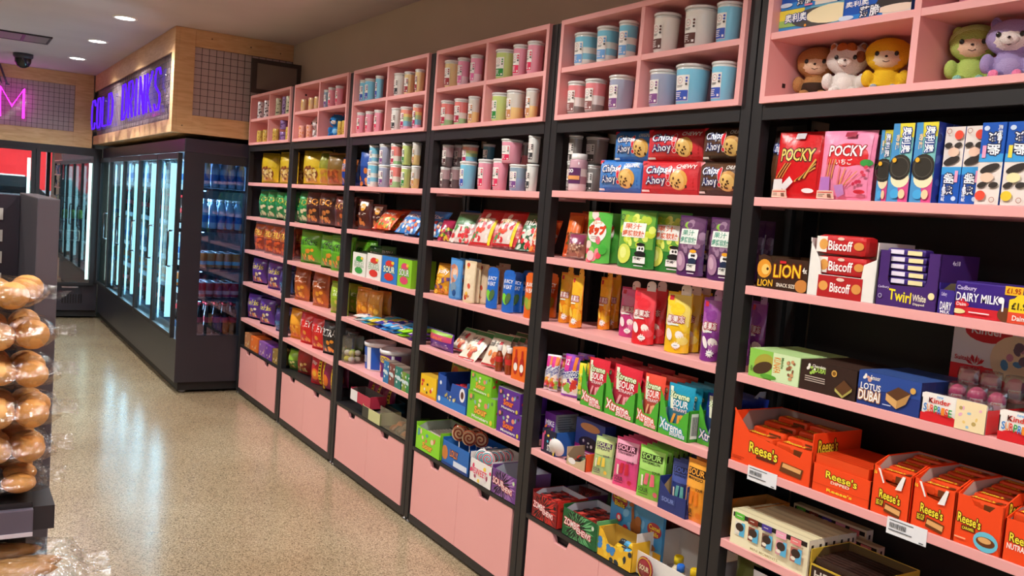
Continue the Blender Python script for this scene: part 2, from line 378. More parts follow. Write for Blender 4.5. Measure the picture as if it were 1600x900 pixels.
# ------------------------------------------------------------------ plywood bulkheads with wire grids and signs
def wire(name, parent, plane, fixed, a0, a1, z0, z1, step=.05):
    b = MB(); t = .0016; mt = M('#3a2f2c', 'paint'); n = round((a1-a0)/step); q = round((z1-z0)/step)
    for i in range(n+1):
        a = a0+i*(a1-a0)/n
        b.box(a-t, a+t, fixed-t, fixed+t, z0, z1, mt) if plane == 'y' else b.box(fixed-t, fixed+t, a-t, a+t, z0, z1, mt)
    for i in range(q+1):
        z = z0+i*(z1-z0)/q
        b.box(a0, a1, fixed-t, fixed+t, z-t, z+t, mt) if plane == 'y' else b.box(fixed-t, fixed+t, a0, a1, z-t, z+t, mt)
    return b.build(name, parent)
MAUVE = plaster('mauve_backing_board', '#c8b4b4', '#cebaba')
fx, fy, zb, zt = -.5515, 6.8605, 1.899, CEIL-.002
s = empty('cooler_bulkhead', (0, 0, 0))
MB().box(fx, fx+.03, fy, fy+.10, zb, zt, WOOD).build('corner_board', s)
MB().box(fx+.0305, -.414, fy, fy+.018, zb, zt, WOOD).build('end_board', s)
MB().box(-.4135, .30, fy, fy+.018, 2.514, zt, WOOD).build('top_board', s)
MB().box(-.4135, .30, fy, fy+.018, zb, 2.030, WOOD).build('bottom_board', s)
MB().box(fx, fx+.018, fy+.1005, BACKY, 2.466, zt, WOOD).build('top_board', s)
MB().box(fx, fx+.018, fy+.1005, BACKY, zb, 1.990, WOOD).build('bottom_board', s)
MB().box(fx+.018, .30, fy+.018, BACKY, zb, zb+.02, WOOD).build('soffit_board', s)
MB().box(-.50, .30, fy+.03, fy+.05, zb+.02, zt, MAUVE).box(-.52, -.50, fy+.03, BACKY, zb+.02, zt, MAUVE).build('backing_board', s)
wire('wire_grid', s, 'y', fy+.012, -.4135, .30, 2.030, 2.514); wire('wire_grid', s, 'x', fx+.014, fy+.1005, BACKY, 1.990, 2.466)
b = MB()
for x, z in [(-.48, 1.95), (-.30, 2.585), (-.02, 2.57), (.2, 2.56)]: MB().ball((x, fy-.001, z), .006, M('#8a6a48', 'paint'), 8).build('screw', s)
pass; tag(s, 'plywood bulkhead with black wire grid standing above the drinks coolers', 'bulkhead')
s = empty('freezer_bulkhead', (0, 0, 0)); X0 = -5.0
MB().box(X0, -.745, BACKY, BACKY+.018, 2.505, zt, WOOD).build('top_board', s)
MB().box(X0, -.745, BACKY, BACKY+.018, 1.86, 2.018, WOOD).build('bottom_board', s)
MB().box(-.7445, -.562, BACKY, BACKY+.018, 1.86, zt, WOOD).build('end_board', s)
MB().box(X0, -.6, BACKY+.03, BACKY+.05, 1.87, zt, MAUVE).build('backing_board', s)
wire('wire_grid', s, 'y', BACKY+.012, -2.995, -.745, 2.018, 2.505)
tag(s, 'plywood bulkhead with wire grid above the back wall refrigerator', 'bulkhead')
# stroke letters
ST = {'C': [[(1, .8), (.85, 1), (.2, 1), (0, .8), (0, .2), (.2, 0), (.85, 0), (1, .2)]], 'O': [[(.2, 0), (0, .2), (0, .8), (.2, 1), (.8, 1), (1, .8), (1, .2), (.8, 0), (.2, 0)]],
      'L': [[(0, 1), (0, 0), (1, 0)]], 'D': [[(0, 0), (0, 1), (.6, 1), (1, .75), (1, .25), (.6, 0), (0, 0)]], 'R': [[(0, 0), (0, 1), (.75, 1), (1, .85), (1, .6), (.75, .48), (0, .48)], [(.5, .48), (1, 0)]],
      'I': [[(0, 0), (0, 1)]], 'N': [[(0, 0), (0, 1), (1, 0), (1, 1)]], 'K': [[(0, 0), (0, 1)], [(1, 1), (.05, .48), (1, 0)]],
      'S': [[(1, .85), (.8, 1), (.25, 1), (0, .82), (.05, .6), (.9, .38), (1, .2), (.8, 0), (.2, 0), (0, .15)]], 'M': [[(0, 0), (0, 1), (.5, .38), (1, 1), (1, 0)]], 'A': [[(0, 0), (.5, 1), (1, 0)], [(.2, .35), (.8, .35)]],
      'E': [[(1, 1), (0, 1), (0, 0), (1, 0)], [(0, .5), (.8, .5)]]}
sg = empty('neon_sign', (-.615, 0, 0)); VIO = emis('#4a18f0', 1.5)
ACR = clear('acrylic_backing', '#f2f0f4', .10, .05)
def neon_word(word, y0, y1, z0, z1, parent, mat, x=0):
    w = (y0-y1)/(len(word)+.62*(len(word)-1)-.55*word.count('I')); y = y0
    for ch in word:
        cw = w*(.45 if ch == 'I' else 1)
        for st_ in ST[ch][:1]: pass
        b = MB()
        for st_ in ST[ch]:
            pts = [(x, y-(cw*.5 if ch == 'I' else u*cw), z0+v*(z1-z0)) for u, v in st_]
            b.tube(pts, .0085, mat, 8)
        b.build('neon_letter', parent); y -= cw+.62*w
neon_word('COLD', 10.55, 9.18, 2.045, 2.33, sg, VIO); neon_word('DRINKS', 8.62, 6.99, 2.055, 2.35, sg, VIO)
MB().rbox(.026, .030, 9.05, 10.65, 2.015, 2.37, ACR, .002).build('acrylic_backing', sg); MB().rbox(.026, .030, 6.93, 8.70, 2.02, 2.39, ACR, .002).build('acrylic_backing', sg)
b = MB()
for y in (7.0, 7.8, 8.6, 9.2, 9.9, 10.5): MB().tube([(.030, y, 2.3), (.065, y, 2.3)], .004, M('#b8b4b8', 'chrome')).build('standoff', sg)
pass; tag(sg, 'purple neon sign reading COLD DRINKS on the wire grid', 'neon sign')
sg = empty('neon_sign', (0, BACKY-.03, 0)); PKN = emis('#ff1fe0', 5.0)
def neonx(ch, x0, x1, z0, z1, mat, r=.011):
    b = MB()
    for st_ in ST[ch]: b.tube([(x0+u*(x1-x0), 0, z0+v*(z1-z0)) for u, v in st_], r, mat, 8)
    return b.build('neon_letter', sg)
neonx('M', -1.44, -1.228, 2.10, 2.40, PKN); neonx('A', -1.70, -1.50, 2.10, 2.40, PKN); neonx('E', -1.92, -1.76, 2.10, 2.40, PKN); neonx('R', -2.14, -1.98, 2.10, 2.40, PKN); neonx('C', -2.36, -2.20, 2.10, 2.40, PKN)
GRT = M('#4a4650', 'gloss')
b = MB(); b.tube([(-1.60, 0, 2.43), (-1.50, 0, 2.625)], .011, GRT); b.tube([(-1.385, 0, 2.43), (-1.455, 0, 2.625)], .011, GRT); b.tube([(-1.43, .0, 2.43), (-1.49, 0, 2.59)], .006, GRT); b.tube([(-1.40, 0, 2.43), (-1.36, 0, 2.43)], .01, GRT)
b.build('unlit_tube', sg); MB().rbox(-2.42, -1.19, .008, .014, 2.07, 2.42, ACR, .002).build('acrylic_backing', sg)
tag(sg, 'pink neon sign ending in a letter M above the back refrigerator', 'neon sign')
# dark framed frosted panel leaning in the corner above the far bay
b = MB(); DF = M('#38302d', 'paint'); y0, y1, z0, z1 = 6.60, 6.80, 2.24, 2.45
sp = empty('access_panel', (.22, 6.6, 2.22))
MB().box(-.30, .06, 0, .02, 0, .03, DF).box(-.30, .06, 0, .02, .21, .24, DF).box(-.30, -.26, 0, .02, .03, .21, DF).box(.03, .06, 0, .02, .03, .21, DF).build('frame', sp)
MB().box(-.26, .03, .006, .012, .03, .21, M('#7a6c64', 'gloss')).build('pane', sp)
tag(sp, 'dark framed smoky panel standing on top of the farthest shelving bay', 'panel')

# ------------------------------------------------------------------ drinks cooler along the wall
XF, YS, YE, ZT = -.4473, 6.8713, 10.87, 1.865
ck = empty('drinks_cooler', (0, 0, 0))
la = bpy.data.lights.new('cooler_end_fill', 'AREA'); la.shape = 'RECTANGLE'; la.size = 1.2; la.size_y = .03; la.energy = 20; la.color = (.75, .9, 1)  # added fill lamp, brightens the drinks behind the end glass
lo = bpy.data.objects.new('cooler_end_fill', la); C.objects.link(lo); lo.location = (-.385, 6.95, 1.08); lo.rotation_euler = (0, -PI/2, R(25)); lo.parent = ck
LED = emis('#b4e8f5', 2.0); INT = plaster('cooler_interior', '#53687c', '#586d80', .5)
MB().box(XF, .29, YS, YE, .085, .40, CHAR).build('base_cabinet', ck)
MB().box(XF+.03, .27, YS+.03, YE, .02, .085, BLKD).build('kick_plate', ck)
MB().rbox(XF-.004, .29, YS-.004, YE, 1.765, ZT, plaster('canopy_steel', '#2d2836', '#322c3c', .35), .006).build('canopy', ck)
MB().box(.26, .29, YS, YE, .40, 1.765, INT).build('rear_panel', ck)
MB().box(XF, -.305, YS, YS+.02, .40, 1.765, CHAR).box(-.305, .29, YS, YS+.02, 1.70, 1.765, CHAR).box(-.305, .29, YS, YS+.02, .40, .432, CHAR).box(0.0, .29, YS, YS+.02, .432, 1.70, CHAR).build('end_frame', ck)
MB().box(-.305, 0, YS+.006, YS+.012, .432, 1.70, clear('end_glass', '#cfe2f4', .1, .02)).build('end_glass', ck)
MULL = [6.94, 7.70, 8.50, 9.315, 10.14, 10.86]
for i in range(5):
    a, c = MULL[i], MULL[i+1]; d = empty('door', (XF, a, 0)); d.parent = ck; L_ = c-a
    fr = MB(); t = .032
    fr.box(-.03, 0, .004, t, .405, 1.76, BLK); fr.box(-.03, 0, L_-t, L_-.004, .405, 1.76, BLK); fr.box(-.03, 0, t, L_-t, .405, .435, BLK); fr.box(-.03, 0, t, L_-t, 1.715, 1.76, BLK)
    fr.build('door_frame', d)
    MB().box(-.018, -.010, t, L_-t, .435, 1.715, GLASS).build('door_glass', d)
    a_h = .055
    MB().tube([(-.03, a_h, 1.19), (-.06, a_h, 1.19), (-.065, a_h, 1.18), (-.065, a_h, .94), (-.06, a_h, .93), (-.03, a_h, .93)], .008, M('#1a191d', 'gloss')).build('handle', d)
    MB().box(XF+.075, XF+.125, a-.012, a+.012, .46, 1.70, LED).build('light_strip', ck)
    MB().box(.035, .05, .09, .105, .44, 1.70, M('#9fb4c4', 'paint')).build('shelf_upright', d)
    la = bpy.data.lights.new('strip_light', 'AREA'); la.shape = 'RECTANGLE'; la.size = 1.2; la.size_y = .05; la.energy = 9; la.color = (.5, .8, 1)
    lo = bpy.data.objects.new('strip_light', la); C.objects.link(lo); lo.location = (XF+.068, a+.03, 1.08); lo.rotation_euler = (0, PI/2, 0); lo.parent = ck
MB().box(XF+.035, XF+.06, YS+.045, YS+.062, .44, 1.70, LED).build('light_strip', ck)
la = bpy.data.lights.new('cooler_light', 'AREA'); la.shape = 'RECTANGLE'; la.size = 3.6; la.size_y = .1; la.energy = 22; la.color = (.62, .85, 1)
lo = bpy.data.objects.new('cooler_light', la); C.objects.link(lo); lo.location = (-.1, 8.9, 1.74); lo.rotation_euler = (0, 0, PI/2); lo.parent = ck
CSZ = [1.523, 1.22, .928, .707, .437]
for z in CSZ:
    MB().box(-.310, .255, YS+.03, YE-.05, z-.022, z-.004, M('#3a4250', 'paint')).build('shelf', ck)
    MB().box(-.29, -.275, YS+.05, YE-.06, z-.030, z-.0225, emis('#b8e0ff', 5.0)).build('shelf_fill_glow', ck)  # glowing strip added under each shelf to lift the dark interior
    MB().box(-.320, -.3105, YS+.03, YE-.05, z-.03, z+.012, M('#5f86c4', 'gloss')).build('price_rail', ck)
for x, y in [(XF+.07, YS+.06), (.2, YS+.06)]:
    cs = MB(); cs.lathe([(.028, -.012), (.034, -.008), (.034, .008), (.028, .012)], M('#8d9296', 'gloss'), 20).build('caster', ck, (x, y, .034)).rotation_euler = (PI/2, 0, 0)
tag(ck, 'long charcoal drinks cooler with five glass doors and glazed end panel', 'cooler')

def bottle(kind):
    if kind == 'water':
        b = MB(); W = clear('water_bottle', '#a8cdf0', .25, .08)
        b.lathe([(.026, 0), (.029, .01), (.029, .13), (.024, .165), (.012, .19), (.012, .2)], M('#a4cdf0', 'gloss'), 12)
        r = b.build('water_bottle'); MB().lathe([(.0295, .05), (.0295, .10)], M('#3c7fd0'), 12, caps=False).build('label', r); MB().lathe([(.014, .2), (.014, .22)], M('#dfe9f4', 'gloss'), 10).build('cap', r)
    elif kind == 'cola':
        b = MB(); b.lathe([(.024, 0), (.028, .01), (.028, .06), (.025, .09), (.028, .12), (.020, .17), (.011, .2), (.011, .21)], M('#2a1512', 'gloss'), 12)
        r = b.build('cola_bottle'); MB().lathe([(.0288, .085), (.0288, .125)], M('#d8404a'), 12, caps=False).build('label', r); MB().lathe([(.014, .21), (.014, .23)], M('#e0343c', 'gloss'), 10).build('cap', r)
    else:
        col, c2 = {'orange': ('#d9874a', '#8fc4dc'), 'pink': ('#c23848', '#e8a0a8')}[kind]
        b = MB(); b.lathe([(.024, 0), (.031, .008), (.031, .028), (.031, .055), (.031, .112), (.026, .12)], None, 14, mats=[M(c, 'gloss') for c in ('#b8bcc0', col, c2, col, '#b8bcc0')]); r = b.build('drink_can')
        MB().lathe([(.026, .12), (.024, .121), (.001, .119)], M('#c9ccd0', 'chrome'), 14, caps=False).build('lid', r)
    return r
def rows(kind, z, name, cols, nrow, look, where):
    p = None
    for j in range(nrow):
        for x in cols:
            o = bottle(kind) if p is None else dup(p); p = p or o
            o.location = (x, YS+.075+j*.066, z); tag(o, look, name, where)
CX = [-.272+.062*i for i in range(5)]
rows('water', CSZ[0], 'water bottle', CX, 3, 'clear blue water bottle on top shelf behind the cooler end glass', 'water bottles, top cooler shelf')
rows('water', CSZ[1], 'water bottle', CX, 3, 'clear blue water bottle on second shelf behind the cooler end glass', 'water bottles, second cooler shelf')
rows('orange', CSZ[2], 'drink can', CX, 4, 'orange drink can on middle shelf behind the cooler end glass', 'orange cans, middle cooler shelf')
rows('pink', CSZ[3], 'drink can', CX, 4, 'red drink can on fourth shelf behind the cooler end glass', 'red cans, fourth cooler shelf')
rows('cola', CSZ[4], 'cola bottle', CX, 3, 'dark cola bottle with red label on bottom shelf behind end glass', 'cola bottles, bottom cooler shelf')
# bottles behind the five front doors
pr_ = {}
for si, z in enumerate(CSZ):
    k = ['water', 'cola', 'water', 'orange', 'cola'][si]
    for di in range(5):
        for j in range(6):
            y = max(MULL[di]+.09, 7.30)+j*.1
            if y > MULL[di+1]-.04: continue
            o = bottle(k) if k not in pr_ else dup(pr_[k]); pr_.setdefault(k, o); o.location = (-.262, y, z)
            nm = {'water': 'blue water bottle', 'cola': 'dark cola bottle', 'orange': 'orange drink can'}[k]
            tag(o, f'{nm} on the {["top", "second", "middle", "fourth", "bottom"][si]} shelf behind {ORD[di]} cooler door from camera', nm.split(' ', 1)[1], f'{nm}s, {ORD[di]} cooler door, shelf {ORD[si]}')

# ------------------------------------------------------------------ refrigerator on the back wall
bk = empty('back_refrigerator', (0, 0, 0)); YB = BACKY+.0; FR = [-3.0, -2.05, -1.095, -.50]
MB().box(-3.0, -.455, YB+.02, YB+.55, .09, .39, CHAR).build('base_cabinet', bk)
MB().box(-3.0, -.455, YB+.05, YB+.5, .02, .09, BLKD).build('kick_plate', bk)
MB().box(-3.0, -.455, YB, YB+.55, 1.79, 1.858, BLK).build('canopy', bk)
MB().box(-3.0, -.455, YB+.50, YB+.54, .39, 1.79, M('#3a4048', 'paint')).build('rear_panel', bk)
MB().box(-.50, -.455, YB, YB+.55, .39, 1.79, BLK).build('end_panel', bk)
for i in range(3):
    a, c = FR[i], FR[i+1]; d = empty('door', (a, YB, 0)); d.parent = bk; L_ = c-a; t = .042
    MB().box(0.003, t, -.03, .0, .37, 1.80, BLK).box(L_-t, L_-.003, -.03, 0, .37, 1.80, BLK).box(t, L_-t, -.03, 0, .37, .40, BLK).box(t, L_-t, -.03, 0, 1.775, 1.80, BLK).build('door_frame', d)
    MB().box(t, L_-t, -.018, -.010, .40, 1.775, clear('fridge_glass', '#dfe8e8', .28, .005, fres=1.3)).build('door_glass', d)
    MB().box(L_-.075, L_-.045, .03, .05, .43, 1.70, emis('#dffaf0', 4)).build('light_strip', d)
b = MB()
for i in range(8): b.box(-.80+i*.027, -.788+i*.027, YB+.012, YB+.02, .17, .27, M('#0d0c0f'))
b.build('vent', bk); MB().box(-.80, -.64, YB+.012, YB+.02, .335, .352, M('#b9c2cc', 'chrome')).build('badge', bk)
for z in (1.33, 1.08, .84, .62):
    MB().box(-3.0, -.50, YB+.07, YB+.5, z-.015, z, M('#30343c', 'paint')).build('shelf', bk)
tag(bk, 'black glass door refrigerator along the back wall below the pink neon', 'refrigerator')
p = None
for i in range(5):
    x = -.94+i*.075; b = MB(); b.rbox(-.03, .03, -.03, .03, 0, .09, M('#63b04e', 'foil'), .02); b.ball((0, -.01, .085), (.03, .03, .02), M('#8fd46a', 'foil'), 10)
    tag(b.build('salad_bag', None, (x, YB+.13, 1.082)), 'green salad bag in the back refrigerator, %s along' % ORD[i], 'salad bag', 'green salad bags in back refrigerator')
for i in range(2):
    x = -.87+i*.17; r = empty('meat_tray', (x, YB+.12, .842))
    MB().rbox(-.07, .07, 0, .03, 0, .12, M('#e8e6e0', 'gloss'), .012).build('tray', r); MB().rbox(-.058, .058, -.006, .0, .015, .105, M('#6a4038', 'gloss'), .002).build('meat', r)
    tag(r, 'white edged tray of dark meat in the back refrigerator, %s along' % ORD[i], 'meat tray', 'meat trays in back refrigerator')

# ------------------------------------------------------------------ pink and black shelving bays
def bay(k):
    y0 = Y0+k; r = empty('shelving_bay', (0, y0, 0)); zs = SZ[k]
    e = .002 # hairline between neighbouring bays
    for a in (e, .959):
        u = MB(); u.rbox(0, .035, a, a+.039, .02, 2.213, BLK, .002); u.box(.215, .279, a+.006, a+.033, .06, 1.80, BLKD)
        for i in range(44): u.box(.225, .24, a+(.033 if a < .5 else .0055), a+(.0335 if a < .5 else .006), .42+i*.032, .436+i*.032, M('#000000'))
        p = u.build('upright', r)
        MB().lathe([(.016, 0), (.018, .006), (.006, .012), (.006, .03)], M('#b9b9b9', 'chrome'), 12).build('levelling_foot', p, (.018, a+.02, .0))
    MB().box(.280, .299, .041, .959, .05, 2.20, BLKD).build('back_panel', r)
    for n in range(1, 6): MB().rbox(.0, .278, .0425, .9575, zs[n]-.024, zs[n], PINK, .0015).build('shelf', r)
    MB().box(.0, .02, .0425, .9575, 1.812, 1.855, BLK).box(.02, .279, .0425, .9575, 1.835, 1.855, BLK).build('header_beam', r)
    q = MB(); t = .018; x0, x1 = -.014, .278; a, c, z0, z1 = .039, .961, 1.856, 2.216; mid = (a+c)/2; zm = (z0+z1)/2
    q.box(x0, x1, a, c, z0, z0+t, PINK); q.box(x0, x1, a, c, z1-t, z1, PINK); q.box(x0, x1, a, a+t, z0+t, z1-t, PINK); q.box(x0, x1, c-t, c, z0+t, z1-t, PINK)
    q.box(x0+.002, x1, mid-t/2, mid+t/2, z0+t, z1-t, PINK); q.box(x0+.003, x1, a+t, mid-t/2, zm-t/2, zm+t/2, PINK); q.box(x0+.003, x1, mid+t/2, c-t, zm-t/2, zm+t/2, PINK)
    q.box(x1-.008, x1, a+t, c-t, z0+t, z1-t, PINK)
    for z in (z0+.05, z1-.06): q.lathe([(.008, 0), (.0001, .0)], M('#1a1517'), 10, 0, 0, 0, caps=False) if False else q.box(.05, .062, c-t-.0006, c-t, z, z+.012, M('#3a2426'))
    q.build('cubby_box', r)
    MB().box(.02, .278, .0425, .9575, .352, .374, BLK).box(.001, .02, .0425, .9575, .358, .374, BLK).build('cabinet_top', r)
    MB().box(.026, .278, .0425, .9575, .05, .352, BLKD).build('cabinet_body', r)
    MB().box(.004, .03, .0425, .9575, .012, .049, BLK).build('kick_plate', r)
    da, dc = .0586, .9414; dm = (da+dc)/2
    for (p, s2) in ((da, dm-.001), (dm+.001, dc)):
        w = s2-p; m1 = (p+s2)/2
        pts = [(p, .052), (s2, .052), (s2, .357), (m1+.062, .357), (m1+.046, .324), (m1-.030, .324), (m1-.046, .357), (p, .357)]
        MB().prism(pts, .003, .021, 0, PINK).build('door', r)
    tag(r, f'pink and black shelving bay with upper cubbies and cabinet doors, {BAYN[k]}'+(' to the camera' if k == 0 else ' from the camera' if k < 5 else ' by the cooler'), 'shelving bay', 'pink and black shelving bays along the wall')
    return r
for k in range(6): bay(k)
# bay past the picture edge carries on towards the camera (its far end is not in view)

# ------------------------------------------------------------------ end unit with bread bags
g = empty('end_display', (0, 0, 0))
MB().rbox(-1.739, -1.695, 2.20, 2.74, .0, 1.457, GREY, .003).build('side_panel', g)
MB().rbox(-2.66, -2.616, 2.20, 2.74, .0, 1.457, GREY, .003).build('side_panel', g)
b = MB(); b.box(-2.615, -1.74, 2.70, 2.74, .05, 1.450, CHAR)
b.build('back_panel', g)
b = MB()
for i in range(12):
    for x in (-1.782, -1.80): b.box(x-.004, x+.004, 2.695, 2.6999, 1.385-i*.056, 1.415-i*.056, M('#050506') if x < -1.79 else M('#c8c4bc'))
b.build('slotted_strip', g)
for z, yf in ((.868, 1.99), (.55, 1.80), (.12, 1.8)):
    MB().box(-2.60, -1.745, yf+.004, 2.69, z-.03, z-.012, BLK).build('shelf', g)
    MB().rbox(-2.60, -1.7435, yf-.012, yf+.003, z-.078, z-.022, M('#57525f', 'paint'), .002).box(-2.60, -1.744, yf-.014, yf-.012, z-.076, z-.068, M('#c9c4cc', 'gloss')).build('price_rail', g)
    MB().box(-1.7432, -1.704, yf+.004, yf+.2, z-.07, z-.022, M('#232226', 'paint')).build('bracket', g)
tag(g, 'grey and charcoal end display unit holding plastic bags of bread', 'display unit')
def crust(c):
    m = plaster('crust_'+c[0][1:], c[0], c[1], .6); nt = m.node_tree; n = nt.nodes.new('ShaderNodeTexNoise'); n.inputs['Scale'].default_value = 45; bp = nt.nodes.new('ShaderNodeBump'); bp.inputs['Strength'].default_value = .5; bp.inputs['Distance'].default_value = .006
    tc = nt.nodes.new('ShaderNodeTexCoord'); nt.links.new(tc.outputs['Object'], n.inputs['Vector']); nt.links.new(n.outputs[0], bp.inputs['Height']); nt.links.new(bp.outputs[0], nt.nodes['Principled BSDF'].inputs['Normal']); return m
BR = [crust(('#d08a40', '#edbf7c')), crust(('#c87e34', '#e6ae64')), crust(('#94642f', '#c99c60'))]
def bread_bag(x, y, z, w, d, h, n, kind, rot, label, grp):
    r = empty('bread_bag', (x, y, z)); r.rotation_euler = (0, 0, rot); rr = random.Random(int(x*991+z*7919))
    for i in range(n):
        if kind == 'bun':
            cx = -w*.38+(i % 4)*w*.255+rr.uniform(-.006, .006); cy = -d*.34+(i//4)*d*.34+rr.uniform(-.006, .006); s_ = h*.44; c0 = (cx, cy, h*.5+rr.uniform(-.006, .006)); rad = (w*.135, d*.19, s_*rr.uniform(.8, 1))
        else:
            cx = rr.uniform(-.03, .03); cy = -d*.36+i*d*.72/max(1, n-1); c0 = (cx, cy, h*.38+(i % 2)*h*.2); rad = (w*.42, d*.13, h*.27)
        o = MB().ball((0, 0, 0), rad, BR[(i+(0 if kind == 'bun' else 2)) % 2 if kind == 'bun' else 2], 16, Matrix.Rotation(rr.uniform(-.25, .25), 4, 'Z')).build('bread_roll', r); o.location = c0
    b = MB(); nu, nv = 16, 12
    for sgn in (1, -1):
        vs = []
        for j in range(nv+1):
            for i in range(nu+1):
                u, v = i/nu*2-1, j/nv*2-1; e = max(0, (1-abs(u)**3.2))*max(0, (1-abs(v)**3)); e = e**.5
                vs.append((u*w*.60+rr.uniform(-.003, .003), v*d*.58+rr.uniform(-.003, .003), h*.5+sgn*(h*.50*e)+rr.uniform(-.002, .002)*e+.006*(1-e)*math.sin(9*v+5*u)))
        b.add(vs, [(j*(nu+1)+i, j*(nu+1)+i+1, (j+1)*(nu+1)+i+1, (j+1)*(nu+1)+i) for j in range(nv) for i in range(nu)], BAGP, True)
    b.add([(w*.56, -d*.3, h*.5), (w*.74, -d*.42, h*.46), (w*.78, d*.1, h*.62), (w*.56, d*.3, h*.52)], [(0, 1, 2, 3)], BAGP)
    b.build('plastic_bag', r); return tag(r, label, 'bread bag', grp)
zz = .864; names = ['lowest', 'second', 'third', 'fourth', 'fifth', 'topmost']
for i in range(6):
    h = (.050, .064, .072, .069, .075, .062)[i]
    bread_bag(-1.845+(-.012, -.002, .008, .004, -.004, -.018)[i], 2.085, zz, .235, .185, h, 12, 'bun', (-.03, .03, -.03, .02, 0, -.25)[i], f'clear bag of golden bread rolls, {names[i]} of the upper bread shelf stack', 'bags of golden rolls on the upper bread shelf')
    zz += h+.0085
for i in range(3):
    bread_bag((-1.85, -1.815, -1.812)[i], (2.00, 2.00, 1.96)[i], .552+i*.076, .27, .22, .066, 4, 'loaf', (.06, -.08, 0)[i], f'clear bag of brown bread sticks, {["lowest", "middle", "topmost"][i]} of the lower bread shelf stack', 'bags of brown bread sticks on the lower bread shelf')

# ------------------------------------------------------------------ product builders (local: x along the shelf, front at y = 0 facing -y, z up)
def face_front(w, h, y=0.0): return lambda u, v, o: (-w/2+u*w, y-o, v*h)
def face_right(w, h, d): return lambda u, v, o: (w/2+o, u*d, v*h)
def face_left(w, h, d): return lambda u, v, o: (-w/2-o, (1-u)*d, v*h)
def face_top(w, h, d): return lambda u, v, o: (-w/2+u*w, v*d, h+o)
def carton(name, w, h, d, base, front=(), side=None, sart=(), top=None, tart=(), kind='card', seed=1):
    b = MB(); b.box(-w/2, w/2, 0, d, 0, h, M(base, kind))
    art(b, face_front(w, h), front, w/h, seed=seed)
    if side: b.add([face_right(w, h, d)(u, v, .0004) for u, v in ((0, 0), (1, 0), (1, 1), (0, 1))], [(0, 1, 2, 3)], M(side, kind))
    art(b, face_right(w, h, d), sart, d/h, seed=seed)
    if top: b.add([face_top(w, h, d)(u, v, .0004) for u, v in ((0, 0), (1, 0), (1, 1), (0, 1))], [(0, 1, 2, 3)], M(top, kind))
    art(b, face_top(w, h, d), tart, w/d, seed=seed)
    return b.build(name)
def display_tray(name, w, h, d, base, front=(), lip=.6, notch=None, inner='#8f8a80', sart=(), side=None, back=1.0, fill=None, kind='card', seed=1, slope=True):
    """open counter box: low front with a shaped lip, sides rising to the back"""
    b = MB(); t = .0025; hl = h*lip; I = M(inner, 'matte'); K = M(base, kind)
    pts = notch or [(0, 0), (1, 0), (1, 1), (0, 1)]
    b.prism([(-w/2+u*w, v*hl) for u, v in pts], 0, t, 1, K)
    sp = [(0, 0), (d, 0), (d, h*back), (d*.3 if slope else 0, h*back), (0, hl*pts[-1][1] if slope else h*back)]
    b.prism(sp, -w/2, -w/2+t, 0, K); b.prism([(y, z) for y, z in sp], w/2-t, w/2, 0, K if not side else M(side, kind))
    b.box(-w/2+t, w/2-t, d-t, d, 0, h*back, K); b.box(-w/2+t, w/2-t, t, d-t, 0, t, I)
    b.box(-w/2+t, w/2-t, d-t*1.3, d-t, t, h*back-.001, I); b.add([(-w/2+t+.0002, t, t), (-w/2+t+.0002, d-t, t), (-w/2+t+.0002, d-t, h*back*.98), (-w/2+t+.0002, d*.3, h*back*.98), (-w/2+t+.0002, t, hl*.9)], [(0, 1, 2, 3, 4)], I)
    art(b, face_front(w, hl), front, w/hl, seed=seed); art(b, face_right(w, h*back, d), sart, d/(h*back), seed=seed)
    return b.build(name)
def pillow_map(w, h, t, seal=.06, pinch=.06, seed=0):
    def S(u, v, o, sgn=1):
        s = min(1, max(0, (v-seal)/(1-2*seal))); g = math.sin(PI*s)**.62 if 0 < s < 1 else 0
        a = abs(2*u-1); f = max(0, 1-a**2.4)**.7
        wr = .05*math.sin(13*v+seed)*math.cos(9*u+seed*2)+.05*math.sin(23*u-7*v+seed)
        T = t/2*g*(f+wr*(1-a)) if g else 0
        ww = w*(1-pinch*g*(1-.4*a))
        return ((u-.5)*ww, -sgn*(T+o)-0, v*h)
    return S
def bag(name, w, h, t, base, front=(), top=None, kind='foil', seed=1, seal=.06, back=None):
    w *= 1.05; S = pillow_map(w, h, t, seal, .05, seed); b = MB(); nu, nv = 14, 18
    for sgn in (1, -1):
        vs = [S(i/nu, j/nv, 0, sgn) for j in range(nv+1) for i in range(nu+1)]
        fs = [(j*(nu+1)+i, j*(nu+1)+i+1, (j+1)*(nu+1)+i+1, (j+1)*(nu+1)+i)[::sgn] for j in range(nv) for i in range(nu)]
        b.add(vs, fs, M(base if sgn > 0 or not back else back, kind), True)
    its = list(front)
    if top: its = [('R', 0, 1-seal*1.1, 1, 1, top), ('R', 0, 0, 1, seal*.9, top)]+its
    art(b, S, its, w/h, kind, True, off0=.0016, st=.0004, seed=seed)
    o = b.build(name)
    for v in o.data.vertices: v.co.y += t/2+.001
    return o
